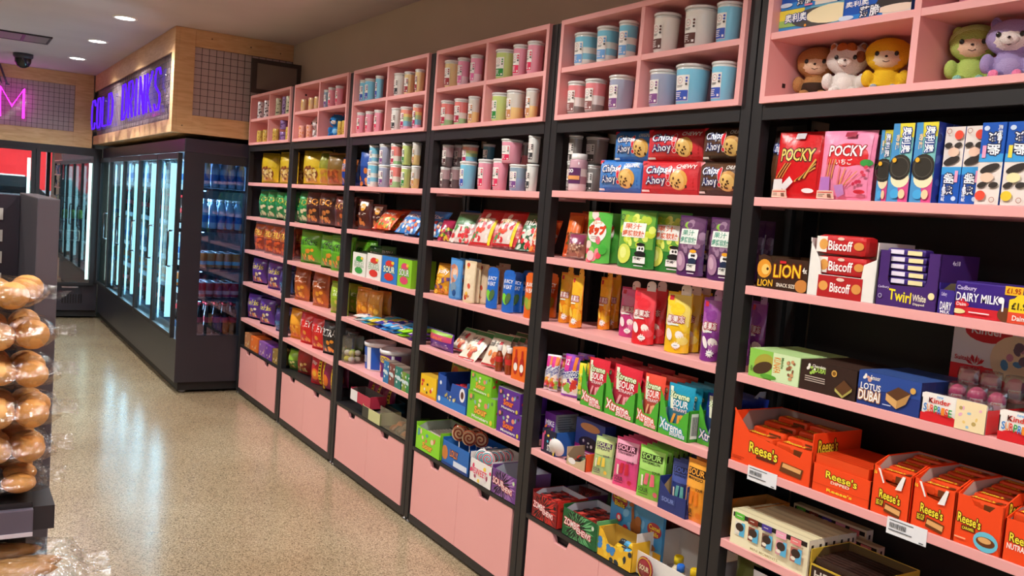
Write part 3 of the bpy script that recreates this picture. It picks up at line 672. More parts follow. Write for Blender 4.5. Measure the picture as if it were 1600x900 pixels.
def pouch(name, w, h, t, base, front=(), kind='foil', seed=1, tab=None, tart=()):
    """stand-up pouch: flat top seal, wide gusseted foot"""
    def S(u, v, o, sgn=1):
        a = abs(2*u-1); f = max(0, 1-a**3)**.7; g = (1-v)**.9 if v < .93 else (1-.93)**.9*(1-v)/.07
        g = g*.8+.2*math.sin(PI*min(1, v/.93)) if v < .93 else g*.8
        return ((u-.5)*w*(1-.02*math.sin(PI*v)), -sgn*(t/2*g*f+o), v*h+.004*(a**2)*(1 if v == 0 else 0))
    b = MB(); nu, nv = 12, 14
    for sgn in (1, -1):
        vs = [S(i/nu, j/nv, 0, sgn) for j in range(nv+1) for i in range(nu+1)]
        b.add(vs, [(j*(nu+1)+i, j*(nu+1)+i+1, (j+1)*(nu+1)+i+1, (j+1)*(nu+1)+i)[::sgn] for j in range(nv) for i in range(nu)], M(base, kind), True)
    art(b, S, front, w/h, kind, True, off0=.0012, st=.0004, seed=seed)
    if tab:
        c, x0, x1, th = tab; n = 12; xm = (x0+x1)/2; rx = (x1-x0)/2
        pts = [(x1*w, h*.93), (x1*w, h+th*.45)]+[(xm*w+rx*w*math.cos(PI*i/n), h+th*.45+th*.55*math.sin(PI*i/n)) for i in range(1, n)]+[(x0*w, h+th*.45), (x0*w, h*.93)]
        b.prism(pts, -.0012, .0012, 1, M(c, kind)); b.lathe([(.0001, 0), (.0035, 0)], M('#241c1c'), 8, 0, 0, 0, caps=False) if False else None
        art(b, lambda u, v, o: (x0*w+u*(x1-x0)*w, -.0012-o, h+v*th), [('D', .18, .3, .09, '#241c1c')]+list(tart), (x1-x0)*w/th)
    o = b.build(name)
    for v in o.data.vertices: v.co.y += t/2+.002
    return o
def tub(r, h, bands, lab, ang=-.2, bucket=False, lid='#dfe0de'):
    root = empty('candy_tub'); r0 = r*.87; hb = h*.93
    cum = [0]
    for f, c in bands: cum.append(cum[-1]+f)
    prof = [(r0*.9, 0), (r0, .003)]; mats = [M(bands[0][1], 'gloss')]; R_ = lambda z: r0+(r*.985-r0)*z/hb
    for i, (f, c) in enumerate(bands): prof.append((R_(cum[i+1]*hb*.93), cum[i+1]*hb*.93)); mats.append(M(c, 'gloss'))
    prof += [(R_(hb), hb)]; mats.append(M('#d8dad6', 'gloss'))
    MB().lathe(prof, None, 26, mats=mats).build('cup', root)
    MB().lathe([(R_(hb)+.0005, hb-.001), (r*1.045, hb), (r*1.05, hb+.006), (r*1.02, h-.002), (r*.96, h), (r*.93, h-.003), (.0005, h-.003)], M(lid, 'gloss'), 26, caps=False).build('lid', root)
    wl = 1.05; z0, z1 = h*.10, h*.72
    def S(u, v, o):
        a = -PI/2+ang+(u-.5)*wl; z = z0+v*(z1-z0); q = R_(z)+o+.0008
        return (q*math.cos(a), q*math.sin(a), z)
    b = MB(); asp = wl*r/(z1-z0); it = [('R', 0, 0, 1, 1, '#efece6'), ('R', .03, .02, .97, .42, lab), ('O', .42, .80, .13, .02, '#c98a96'), ('R', .36, .785, .48, .815, '#8a8a8a'), ('L', 2, .18, .52, .66, .62, '#4a4644'), ('L', 4, .08, .08, .6, .36, '#e6dcdc'), ('R', .74, .07, .90, .16, '#f0e8e4'), ('D', .86, .88, .045, lab), ('D', .86, .76, .045, lab), ('D', .86, .64, .045, '#4a4644')]
    art(b, S, it, asp, 'print', True); b.build('label', root); return root
def jar(r, h, bands, capc, lab=None, front=(), lidname='lid'):
    root = empty('sweet_jar'); cum = 0; prof = [(r*.9, 0), (r, .004)]; mats = [M(bands[0][1], 'gloss')]
    for f, c in bands: cum += f; prof.append((r, cum*h*.8)); mats.append(M(c, 'gloss'))
    prof.append((r*.8, h*.86)); mats.append(M(bands[-1][1], 'gloss'))
    MB().lathe(prof, None, 22, mats=mats).build('jar_body', root)
    MB().lathe([(r*.86, h*.85), (r*.88, h*.855), (r*.88, h), (r*.8, h)], M(capc, 'gloss'), 22).build('lid', root)
    if lab:
        S = lambda u, v, o: ((r+.0008+o)*math.cos(-PI/2+(u-.5)*2.0-.2), (r+.0008+o)*math.sin(-PI/2+(u-.5)*2.0-.2), h*(.2+.42*v))
        b = MB(); art(b, S, [('R', 0, 0, 1, 1, lab)]+list(front), 2*r/(h*.42), 'print', True); b.build('label', root)
    return root

# ---- plush toys: one soft body per toy, its face and clothing as parts
def soft(name, balls, mat, parent, vox=.0045):
    b = MB()
    for c, r in balls: b.ball(c, r, mat, 18)
    o = b.build(name, parent); md = o.modifiers.new('r', 'REMESH'); md.mode = 'VOXEL'; md.voxel_size = vox; md.use_smooth_shade = True
    sm = o.modifiers.new('s', 'SMOOTH'); sm.iterations = 4
    dg = bpy.context.evaluated_depsgraph_get(); me = bpy.data.meshes.new_from_object(o.evaluated_get(dg)); o.modifiers.clear(); o.data = me
    me.materials.clear(); me.materials.append(mat)
    me.polygons.foreach_set('use_smooth', [True]*len(me.polygons)); return o
def plush(H, body, face=None, belly=None, ears='round', earc=None, hood=None, cloth=None, patch=None, foot=None, muzzle=True, tilt=0, long_ear=None):
    r = empty('plush_toy'); s = H; fb = M(body, 'fur')
    bl = [((0, 0, s*.24), (s*.25, s*.20, s*.25)), ((0, -s*.02, s*.66), (s*.36, s*.27, s*.27)), ((-s*.29, -s*.10, s*.28), (s*.10, s*.11, s*.15)), ((s*.29, -s*.10, s*.28), (s*.10, s*.11, s*.15)),
          ((-s*.15, -s*.22, s*.085), (s*.10, s*.17, s*.085)), ((s*.15, -s*.22, s*.085), (s*.10, s*.17, s*.085))]
    if ears == 'round': bl += [((-s*.25, 0, s*.87), (s*.09, s*.05, s*.09)), ((s*.25, 0, s*.87), (s*.09, s*.05, s*.09))]
    if ears == 'point': bl += [((-s*.24, 0, s*.87), (s*.08, s*.04, s*.11)), ((s*.24, 0, s*.87), (s*.08, s*.04, s*.11))]
    soft('plush_body', bl, fb, r)
    hd = Vector((0, -s*.02, s*.66))
    def on(u, v, k=1.0): # point on the head surface
        return (hd.x+s*.36*k*math.sin(u)*math.cos(v), hd.y-s*.27*k*math.cos(u)*math.cos(v), hd.z+s*.27*k*math.sin(v))
    if face: MB().ball((hd.x, hd.y-s*.035, hd.z-s*.03), (s*.30, s*.245, s*.215), M(face, 'fur'), 20).build('face', r)
    if belly: MB().ball((0, -s*.03, s*.23), (s*.21, s*.185, s*.20), M(belly, 'fur'), 18).build('belly', r)
    k = 1.04
    for sg in (-1, 1):
        MB().ball(on(sg*.42, .02, k), (s*.036, s*.016, s*.042), M('#1b1716', 'gloss'), 12).build('eye', r)
    if muzzle: MB().ball(on(0, -.28, .99), (s*.13, s*.06, s*.08), M(face or '#efe6dc', 'fur'), 14).build('muzzle', r)
    MB().ball(on(0, -.16, 1.26 if muzzle else 1.03), (s*.026, s*.018, s*.02), M('#2a1a18', 'gloss'), 10).build('nose', r)
    MB().tube([on(-.16, -.42, 1.13 if muzzle else 1.03), on(0, -.5, 1.2 if muzzle else 1.04), on(.16, -.42, 1.13 if muzzle else 1.03)], s*.006, M('#3a2624', 'matte')).build('mouth', r)
    if earc:
        for sg in (-1, 1): MB().ball((sg*s*.25, -s*.035, s*.88), (s*.05, s*.03, s*.06), M(earc, 'fur'), 12).build('inner_ear', r)
    if patch:
        for c, uv in patch: MB().ball(on(uv[0], uv[1], .93), (s*.10, s*.06, s*.10), M(c, 'fur'), 14).build('patch', r)
    if hood: MB().ball((0, s*.03, s*.73), (s*.375, s*.27, s*.25), M(hood, 'fur'), 20).build('hood', r)
    if cloth: MB().lathe([(s*.24, s*.30), (s*.262, s*.26), (s*.262, s*.14), (s*.23, s*.10)], M(cloth, 'matte'), 22, caps=False).build('garment', r)
    if foot:
        for sg in (-1, 1): MB().ball((sg*s*.15, -s*.375, s*.09), (s*.065, s*.022, s*.06), M(foot, 'fur'), 12).build('foot_pad', r)
    if long_ear: MB().ball((s*.38, -s*.03, s*.64), (s*.08, s*.08, s*.22), M(long_ear, 'fur'), 14).build('floppy_ear', r)
    return r
def lollipop(R_, L, c1, c2, c3, stick='#f2efe8', wrap=True):
    r = empty('lollipop'); z = L+R_
    b = MB(); b.lathe([(.001, -.005), (R_*.93, -.005), (R_, 0), (R_*.93, .005), (.001, .005)], M(c1, 'gloss'), 24, caps=False)
    b.v = [(x, zz_, y+z) for x, y, zz_ in b.v]
    for sgn in (-1, 1):
        for k, c in enumerate((c2, c3)):
            vs = []; n = 40
            for i in range(n+1):
                a = 2.2*2*PI*i/n+PI*k; q = R_*.95*i/n; wd = R_*.07
                for e in (-wd, wd): qq = max(0, min(R_*.97, q+e)); vs.append((qq*math.cos(a), sgn*(.0056+.0003*k), z+qq*math.sin(a)))
            b.add(vs, [(2*i, 2*i+1, 2*i+3, 2*i+2) for i in range(n)], M(c, 'gloss'))
    b.build('candy_disc', r); MB().tube([(0, 0, 0), (0, 0, L+R_*.1)], .002, M(stick, 'paint')).build('stick', r)
    return r

# ------------------------------------------------------------------ placing
def fix(root, look, cat, where, x, y, z, rot=0, lean=0, roll=0, row=0):
    root.location = (x, y, z); root.rotation_euler = (-lean, roll, -PI/2+rot)
    return note(root, look, cat, where, y, row)
def span(pxl, pxr, z, x=.012, rot=0):
    """centre and true width of a front between two picture columns on a shelf"""
    a, c = YP(pxl, z, x), YP(pxr, z, x)
    if not rot: return (a+c)/2, abs(a-c)
    y = YP((pxl+pxr)/2, z, x); phi = YAW+math.atan(((pxl+pxr)/2-800)/F_PX)
    dd = (Vector((x, y, z))-CAM).length
    return y, (pxr-pxl)/F_PX*dd/math.sin(min(PI/2, phi+rot))*math.cos(math.atan(((pxl+pxr)/2-800)/F_PX))
def hz(px, hp, z, x=.012): return hp*depth(x, YP(px, z, x), z+.1)
PR = {}
def item(key, make, look, cat, k, sh, pxl, pxr, hp, x=.012, rot=0, lean=0, roll=0, dz=0, row=0, back=0, step=.05, jig=.0, where=None, zabs=None):
    """make(w, h) -> a new thing; the same key reuses the first one's mesh"""
    z = (zabs if zabs is not None else SZ[k][sh])+.0006+dz; y, w = span(pxl, pxr, z, x, rot); h = hz((pxl+pxr)/2, hp, z, x)
    wh = where or f'{SHN[sh]}, {BAYN[k]}'
    xs = x+(w/2)*math.sin(rot)
    if key in PR: o = dup(PR[key])
    else: o = make(w, h); PR[key] = o
    fix(o, look, cat, wh, xs, y, z, rot, lean, roll, row); out = [o]
    for j in range(back):
        o2 = dup(o); fix(o2, look, cat, wh, xs+step*(j+1)*math.cos(rot), y+step*(j+1)*math.sin(rot)+rng.uniform(-jig, jig), z, rot+rng.uniform(-.03, .03)*(jig > 0), lean, roll, j+1); out.append(o2)
    return out
def tubs(k, z, where, lst, look='candy floss tub', x0=.0):
    """lst: (px centre, px width, px height, key, colour word)"""
    for pc, pw, ph, key, word, *o in lst:
        dz = o[0] if o else 0; xx = o[1] if len(o) > 1 else x0; yy = YP(pc, z+dz, xx+.05); s = depth(xx+.05, yy, z+dz)
        r = pw/2*s*.95; h = ph*s; kk = (key, round(r, 2))
        if kk in PR: t = dup(PR[kk])
        else: t = tub(r, h, *TUBS[key]); PR[kk] = t
        sc = 1
        t.location = (xx+r+.004, yy, z+dz+.0006); t.rotation_euler = (0, 0, -PI/2+rng.uniform(.15, .5))
        note(t, f'{word} {look}', 'tub', where, yy)
TUBS = {'bluewhite': ([(.25, '#eef0ea'), (.2, '#8cd2ea'), (.2, '#eef4ee'), (.35, '#80cde8')], '#6ea6dc'), 'blue': ([(1, '#86d2f0')], '#3a56b4'), 'white': ([(1, '#f3f1ea')], '#5d352f'), 'cream': ([(1, '#efd59c')], '#9c2c34'),
        'pinkwhite': ([(.3, '#8d8480'), (.3, '#ece4de'), (.4, '#ef8f94')], '#8d5a58'), 'lilac': ([(1, '#aab2cc')], '#84508c'), 'lilacblue': ([(.55, '#8ea2c4'), (.45, '#8fa6b8')], '#7a4a8c'), 'pink': ([(1, '#f0a0b4')], '#e0305c'), 'pinkmix': ([(.4, '#f3d4dc'), (.6, '#f2a2c0')], '#e46aa4'),
        'green': ([(1, '#c8dc86')], '#2f8c3c'), 'melon': ([(.3, '#a8d89c'), (.25, '#f0e6dc'), (.45, '#ef8a84')], '#b02a48'), 'toffee': ([(.5, '#eecf8a'), (.5, '#dcd8cc')], '#c88a52'), 'rainbow': ([(.2, '#e8b8d4'), (.25, '#86c8e0'), (.2, '#b8dca0'), (.15, '#f4e08c'), (.2, '#f2a08c')], '#b0245c'),
        'smoke': ([(.5, '#6a5e60'), (.5, '#b79a9c')], '#5a3a3c'), 'grey': ([(1, '#8f8b88')], '#4a4644'), 'plain': ([(1, '#e6e6e2')], '#3a3a3e'), 'tealpink': ([(.5, '#d98a8a'), (.5, '#8a8a80')], '#7a3050'), 'coldteal': ([(1, '#4e8fa4')], '#34506a')}
def cub(k, cell): return {'UF': 'upper far', 'UN': 'upper near', 'LF': 'lower far', 'LN': 'lower near'}[cell]+f' cubby, {BAYN[k]}'
ZLO, ZUP = 1.874, 2.045

# ================================================================== NEAREST BAY (0)
# cubbies: biscuit cartons above, plush toys below
BLUE = '#1d58b8'; SKY = '#3f9fe0'
def crisp_flat(w, h):
    return carton('biscuit_carton', w, h, .06, BLUE, [('R', 0, 0, .62, .3, '#2f86d8'), ('R', .62, 0, 1, 1, '#e8ded4'), ('E', .82, .62, .3, .3, '#3a3230'), ('E', .8, .3, .28, .16, '#efd9c4'), ('T', '奥利奥', .08, .62, .42, .86, '#f4f6fa'), ('T', '薄脆', .30, .12, .58, .58, '#f4f6fa', 0, '#28304c'), ('R', .44, .04, .58, .11, '#f088a8'), ('E', .1, .2, .12, .1, '#cfe0f4')], BLUE, top=BLUE, seed=4)
def ombre_flat(w, h):
    return carton('biscuit_carton', w, h, .06, '#3f8fc8', [('R', 0, .55, .4, 1, '#ecd84a'), ('R', 0, .25, .5, .55, '#9cc46a'), ('R', .5, 0, 1, 1, '#68a8c4'), ('E', .62, .5, .42, .42, '#4a4644'), ('E', .84, .55, .4, .4, '#f0e2b8'), ('T', '奥利奥', .1, .42, .45, .8, '#f8f8fa', 0, '#20408c'), ('D', .44, .2, .06, '#f0a030')], '#2858a8', top='#2858a8')
zc = ZUP
for k_, (a, c_, hp, dz, mk, look) in enumerate([(1209, 1308, 33, 0, ombre_flat, 'yellow and blue biscuit carton with a smiling face'), (1211, 1300, 30, .061, crisp_flat, 'blue thin biscuit carton on the yellow one'), (1311, 1423, 32, 0, crisp_flat, 'lower blue thin biscuit carton'), (1311, 1423, 30, .062, crisp_flat, 'upper blue thin biscuit carton')]):
    item('cub_box%d' % k_, lambda w, h: mk(w, .060), look, 'biscuit carton', 0, 1, a, c_, hp, x=.015, zabs=zc+dz, where=cub(0, 'UF'))
def put_plush(o, look, k, cell, pxc, hp, z, x, rot=.55, tilt=0):
    y = YP(pxc, z, x); fix(o, look, 'plush toy', cub(k, cell), x, y, z+.001, rot, tilt)
def PH(hp, px, z, x=.12): return 1.10*hp*depth(x, YP(px, z, x), z)
put_plush(plush(PH(96, 1250, ZLO), '#b98452', face='#f0cfae', ears='none', cloth='#3c2a20', muzzle=False, hood='#b07a4a'), 'tan hooded plush doll in brown dress', 0, 'LF', 1249, 96, ZLO, .12)
put_plush(plush(PH(103, 1318, ZLO), '#ece7e0', belly='#f4efe8', ears='point', earc='#c07a4c', patch=[('#b4622e', (.28, .75)), ('#b4622e', (-.3, .75)), ('#9a5a3a', (.75, .1))]), 'white plush dog with brown ears', 0, 'LF', 1318, 103, ZLO, .12)
put_plush(plush(PH(104, 1384, ZLO), '#f0c832', face='#f2e6c8', hood='#f0c42c', foot='#a8b4c0', muzzle=False, ears='none', long_ear='#1c1a1c'), 'yellow hooded plush dog with one black ear', 0, 'LF', 1381, 104, ZLO, .13)
put_plush(plush(PH(116, 1490, ZLO), '#b4cc6c', face='#f0cdb0', hood='#c2dc88', ears='round', muzzle=False, foot='#8cc8b8'), 'lime green hooded plush bear', 0, 'LN', 1488, 116, ZLO, .12, .45)
put_plush(plush(PH(128, 1572, ZLO), '#a898c8', face='#efe6e0', belly='#b4a4d0', ears='point', foot='#f088b0', earc='#8c7cb4'), 'lilac plush rabbit with pink feet', 0, 'LN', 1574, 128, ZLO, .10, .40)
o = plush(.17, '#f0a0b4', face='#f6d8d4', ears='round'); put_plush(o, 'pink plush bear', 0, 'UN', 1520, 60, ZUP, .13, .4)
o = plush(.17, '#f4b8c8', face='#f6e4dc', ears='point'); put_plush(o, 'pale pink plush cat', 0, 'UN', 1590, 60, ZUP, .13, .4)

# top shelf
def cookie_dark(w, h): return bag('cookie_packet', w, h, .06, '#2c1c18', [('E', .5, .4, .36, .2, '#5c3a24'), ('T', 'Chips', .2, .6, .8, .75, '#f0f0f4', 0, '#1c3c8c')], seed=5)
item('darkpack', cookie_dark, 'glossy dark brown biscuit packet', 'biscuit packet', 0, 1, 1177, 1200, 112, x=.03, rot=.2)
def pocky(col, red):
    def f(w, h):
        its = [('R', .06, .05, .94, .95, col)]
        if red: its += [('T', 'POCKY', .14, .55, .86, .74, '#e8cf6a', 0, '#4a1412')]+[('Q', [(.05+i*.04, .30), (.07+i*.04, .30), (.28+i*.035, .52), (.26+i*.035, .52)], '#3a1a14' if i % 2 else '#dba850') for i in range(5)]+[('Q', [(.5+i*.05, .25+i*.012), (.53+i*.05, .24+i*.012), (.92, .45+i*.03), (.9, .47+i*.03)], '#3a1a14' if i % 2 else '#dba850') for i in range(5)]+[('R', .02, .12, .25, .28, '#e8e4e4'), ('Q', [(.3, .1), (.5, .24), (.42, .32), (.22, .18)], '#eae4e6'), ('E', .8, .12, .12, .035, '#f4ecec'), ('R', .42, .88, .62, .97, '#c8c0c4')]
        else: its += [('E', .53, .64, .38, .17, '#d8262c'), ('R', .15, .5, .91, .64, '#d8262c'), ('T', 'POCKY', .18, .62, .86, .78, '#fbf6f4', 0, '#a01820'), ('T', 'いちご', .34, .50, .66, .585, '#fbf6f4'), ('E', .9, .53, .1, .05, '#3c9c44')]+[('Q', [(.14+i*.045, .3), (.165+i*.045, .3), (.2+i*.05, .58), (.18+i*.05, .58)], '#d8924a' if i % 2 else '#e0787c') for i in range(4)]+[('Q', [(.4+i*.04, .2), (.43+i*.04, .2), (.46+i*.11, .47-i*.02), (.44+i*.11, .47-i*.02)], '#d8924a' if i % 2 else '#e0787c') for i in range(5)]+[('R', .06, .04, .27, .32, '#b878c4'), ('Q', [(.42, .03), (.56, .08), (.54, .22), (.36, .2)], '#c088c8'), ('S', 7, .72, .22, .92, .48, .03, ['#c42a4c', '#d84058']), ('E', .83, .12, .1, .03, '#c42838'), ('R', .46, .9, .66, .97, '#a02c44')]
        its += [('R', .02, .01, .36, .125, '#f2d2bc'), ('R', .04, .09, .34, .105, '#d85a4c'), ('L', 2, .05, .03, .2, .08, '#9a8878'), ('R', .24, .025, .31, .075, '#7a5c48')]
        return bag('snack_bag', w, h, .035, '#d6171f' if red else '#ef86ac', its, kind='foil', seed=2, seal=.025)
    return f
item('pocky_r', pocky('#cf141c', True), 'red bag of chocolate biscuit sticks', 'snack bag', 0, 1, 1199, 1266, 106, x=.01, rot=.12, lean=.06)
item('pocky_p', pocky('#f08cb0', False), 'pink bag of strawberry biscuit sticks', 'snack bag', 0, 1, 1268, 1347, 115, x=.008, rot=.12, lean=.04, back=2, step=.028)
def oreo_up(w, h):
    f = [('R', 0, .8, 1, 1, '#e8d840'), ('R', 0, .35, 1, .82, '#7cc0c0'), ('R', 0, 0, 1, .3, '#d4508c'), ('Q', [(0, 0), (.55, 0), (.3, 1), (0, 1)], '#4a94cc'), ('E', .55, .30, .44, .12, '#f2e4bc'), ('D', .5, .44, .165, '#33302a'), ('O', .5, .44, .13, .01, '#57524a'), ('T', '奥利奥', .48, .62, .92, .95, '#f6f8fa', -90, '#27458f'), ('T', '奇趣', .2, .66, .38, .86, '#f0d49c', -90), ('E', .42, .305, .04, .012, '#2a2422'), ('E', .68, .305, .04, .012, '#2a2422'), ('E', .4, .1, .22, .06, '#4aa8e0'), ('E', .74, .1, .16, .06, '#f0cfa4'), ('D', .25, .53, .03, '#f0b030')]
    return carton('biscuit_carton', w, h, .055, '#4a94cc', f, '#2c3f9c', [('S', 8, .1, .05, .9, .95, .06, ['#4a64b8', '#20306c'])], top='#27458f')
def oreo_thin(flip, fruit):
    def f(w, h):
        it = [('R', 0, 0, 1, .52, '#e9dfd8'), ('R', 0, .52, 1, 1, BLUE), ('R', 0, .52, 1, .62, SKY), ('T', '薄脆', .3, .6, .85, .88, '#f6f8fb', -90, '#2a2f50'), ('T', '奥利奥', .68, .78, .88, .97, '#e4ecf6', -90), ('R', .12, .57, .28, .72, '#f0a0c0' if fruit == '#e8503c' else '#f0dc50'), ('E', .22, .93, .12, .03, '#c8dcf4'), ('E', .52, .44, .42, .05, '#38322f', 20), ('E', .26, .24, .2, .035, '#38322f', 20), ('E', .75, .24, .2, .035, '#38322f', 10), ('E', .45, .33, .28, .06, '#f0c8b0' if fruit == '#e8503c' else '#f0e4b0'), ('E', .25, .11, .22, .06, fruit), ('O', .76, .06, .035, .008, '#b07868')]
        if flip: it = [tuple([i[0]]+(flp(i) if i[0] != 'T' else [i[1], 1-i[4], 1-i[5], 1-i[2], 1-i[3], i[6], 90]+list(i[8:]))) for i in it]
        return carton('biscuit_carton', w, h, .055, BLUE, it, BLUE, top='#e9dfd8')
    return f
def flp(i):
    if i[0] == 'R': return [1-i[3], 1-i[4], 1-i[1], 1-i[2], i[5]]
    return [1-i[1], 1-i[2]]+list(i[3:])
item('oreo_side', oreo_up, 'tall biscuit carton turned upside down', 'biscuit carton', 0, 1, 1367, 1384, 112, x=.045)
item('oreo_up', oreo_up, 'yellow and teal smiling biscuit carton', 'biscuit carton', 0, 1, 1385, 1417, 122, x=.01)
item('oreo_up', oreo_up, 'yellow and teal smiling biscuit carton', 'biscuit carton', 0, 1, 1419, 1455, 122, x=.01, back=1, step=.057)
item('oreo_fl', oreo_thin(True, '#e8503c'), 'upside down blue and cream biscuit carton', 'biscuit carton', 0, 1, 1466, 1496, 120, x=.03)
item('oreo_fl', oreo_thin(True, '#e8503c'), 'upside down blue and cream biscuit carton', 'biscuit carton', 0, 1, 1498, 1528, 120, x=.03)
item('oreo_th', oreo_thin(False, '#e8503c'), 'blue and cream carton with peach picture', 'biscuit carton', 0, 1, 1522, 1559, 128, x=.008)
item('oreo_tv', oreo_thin(False, '#e8c83c'), 'blue and cream carton with yellow flower', 'biscuit carton', 0, 1, 1562, 1602, 131, x=.008)
item('oreo_tv', oreo_thin(False, '#e8c83c'), 'blue and cream carton with yellow flower', 'biscuit carton', 0, 1, 1606, 1650, 134, x=.008)

# second shelf
def lion(w, h):
    return display_tray('chocolate_box', w, h, .17, '#3a2115', [('D', .14, .62, .30, '#e0962c'), ('D', .17, .60, .17, '#f4c468'), ('D', .21, .62, .05, '#402010'), ('T', 'LION', .34, .40, .86, .82, '#f0c52c', 0, '#7c2a10', .06), ('T', 'LION', .04, .06, .34, .28, '#f0b92c', 0, None, .04), ('T', 'SNACK SIZE', .42, .1, .78, .22, '#e8dccc'), ('E', .9, .2, .12, .2, '#c8803c'), ('T', '4x', .9, .6, .985, .78, '#f4f0e8'), ('R', .46, .84, .58, .92, '#c8242c')], .96, [(0, 0), (1, 0), (1, 1), (.38, 1), (.30, .82), (.24, 1), (.1, 1.08), (.02, 1), (0, .9)], '#6a503a', side='#2f1a10', slope=False)
item('lion', lion, 'dark brown box with orange lion head', 'chocolate box', 0, 2, 1181, 1260, 52, x=.004)
def biscoff_box(w, h):
    return display_tray('biscuit_box', w, h, .14, '#e9e6e0', [('R', .17, 0, .83, .98, '#b32024'), ('T', 'Biscoff', .36, .25, .66, .68, '#f8f4f0'), ('E', .26, .5, .07, .22, '#e0a050'), ('E', .75, .5, .07, .22, '#d8924a'), ('E', .51, .84, .06, .08, '#e8c8b8')], .38, [(0, 0), (1, 0), (1, 1.9), (.82, 1.6), (.80, 1), (.20, 1), (.17, 1.6), (0, 2.5)], '#c9c2b6', back=1.0, slope=False, side='#e9e6e0')
item('bisc_box', biscoff_box, 'white and red open biscuit box', 'biscuit box', 0, 2, 1259, 1364, 92, x=.002)
def biscoff(w, h):
    b = MB(); b.rbox(-w/2, w/2, 0, .05, 0, h, M('#c02024', 'foil'), .012); S = face_front(w, h)
    art(b, S, [('R', 0, .1, .22, .9, '#ece6de'), ('E', .15, .5, .09, .28, '#e0a050'), ('T', 'Biscoff', .25, .22, .74, .72, '#f8f4f0'), ('E', .5, .82, .07, .08, '#e8c8b8'), ('E', .87, .5, .1, .2, '#d8924a')], w/h); return b.build('biscuit_packet')
for i, (hz_, look) in enumerate([(.004, 'lowest red biscuit packet in white box'), (.056, 'middle red biscuit packet in white box'), (.108, 'top red biscuit packet in white box')]):
    item('biscoff', lambda w, h: biscoff(w*.8, .05), look, 'biscuit packet', 0, 2, 1266, 1362, 20, x=.007 if i != 1 else .012, dz=hz_)
def twirl_box(w, h):
    return display_tray('chocolate_box', w, h, .15, '#45266c', [('T', 'Twirl', .22, .10, .60, .30, '#f4dc28', 0, None, -.04), ('T', 'White', .62, .14, .84, .26, '#f2e6d0'), ('T', 'Dipped', .64, .06, .82, .11, '#f2e6d0'), ('T', 'Cadbury', .03, .30, .22, .36, '#c8b8e0'), ('D', .92, .26, .062, '#f0dfa8'), ('D', .08, .17, .04, '#c8c0dc'), ('D', .08, .17, .03, '#45266c')], 1.0, [(0, 0), (1, 0), (1, 1), (.82, 1), (.82, .5), (.78, .40), (.22, .38), (.17, .46), (.17, 1), (0, 1)], '#8a7a66', side='#45266c', slope=False,
                        sart=[('T', '4x18', .3, .82, .5, .9, '#e8e0f4'), ('R', .72, .12, .92, .42, '#d9cdb8'), ('D', .8, .22, .07, '#45266c'), ('R', .5, .0, .95, .12, '#c9b99c')])
item('twirl_box', twirl_box, 'purple box of white dipped chocolate fingers', 'chocolate box', 0, 2, 1367, 1461, 88, x=.002)
def bar(w, h, d, col, c2, c3, txt=None, kind='foil', tc='#f4f0e8', top=None, name='chocolate_bar'):
    b = MB(); b.rbox(-w/2, w/2, 0, d, 0, h, M(col, kind), h*.35)
    art(b, face_front(w, h), [('R', .1, .2, .45, .8, c2), ('R', .55, .15, .92, .75, c3)], w/h)
    its = [('R', .08, .15, .92, .85, top or c2)]+([('T', txt, .16, .25, .74, .72, tc), ('E', .84, .45, .08, .3, c3)] if txt else [('R', .5, .1, .9, .9, c3)])
    art(b, face_top(w, h, d), its, w/d); return b.build(name)
for i in range(5):
    item('twirl_bar', lambda w, h: bar(w, .017, .034, '#3c2478', '#e8e0f0', '#efe0a8'), 'purple and cream finger bar in the purple box', 'chocolate bar', 0, 2, 1386, 1446, 6, x=.012, dz=.052+.0172*i, rot=.02*(i % 2), where='second shelf, nearest bay')
def milk_box(w, h):
    return display_tray('chocolate_box', w, h, .13, '#3d2a86', [('T', 'Cadbury', .18, .70, .5, .90, '#cfc4ea'), ('T', 'DAIRY', .17, .16, .83, .5, '#f8f6fc'), ('T', 'MILK', .22, .02, .78, .14, '#f8f6fc')], .78, [(0, 0), (1, 0), (1, .8), (.86, 1), (0, 1)], '#8f8064', side='#3d2a86', slope=False)
def milk_bar(w, h):
    b = MB(); b.rbox(-w/2, w/2, 0, .012, 0, h, M('#3b2380', 'foil'), .004); S = face_front(w, h)
    art(b, S, [('R', .0, 0, .82, .28, '#cf2430'), ('T', 'Cadbury', .03, .72, .36, .88, '#cfc4ea'), ('T', 'DAIRY MILK', .03, .44, .74, .68, '#f8f6fc'), ('Z', .14, .36, .05, .17, 12, '#d8242c'), ('E', .14, .35, .13, .08, '#d8242c'), ('T', 'Daim', .06, .30, .22, .40, '#f4e8e8'), ('E', .1, .14, .12, .07, '#e8d89c'), ('E', .86, .20, .12, .2, '#6a3c24'), ('E', .78, .58, .05, .09, '#f4f2f6'), ('R', .80, .28, .83, .56, '#f4f2f6'), ('L', 1, .28, .1, .66, .18, '#f0d8d8')], w/h)
    art(b, face_top(w, h, .012), [('R', .1, .2, .9, .8, '#5a3fa8')], w/.012); return b.build('chocolate_bar')
item('milk_box', milk_box, 'small purple display box of milk chocolate', 'chocolate box', 0, 2, 1463, 1490, 48, x=.003)
item('milk_bar', milk_bar, 'large purple and red milk chocolate bar', 'chocolate bar', 0, 2, 1488, 1584, 56, x=.006, back=6, step=.014)
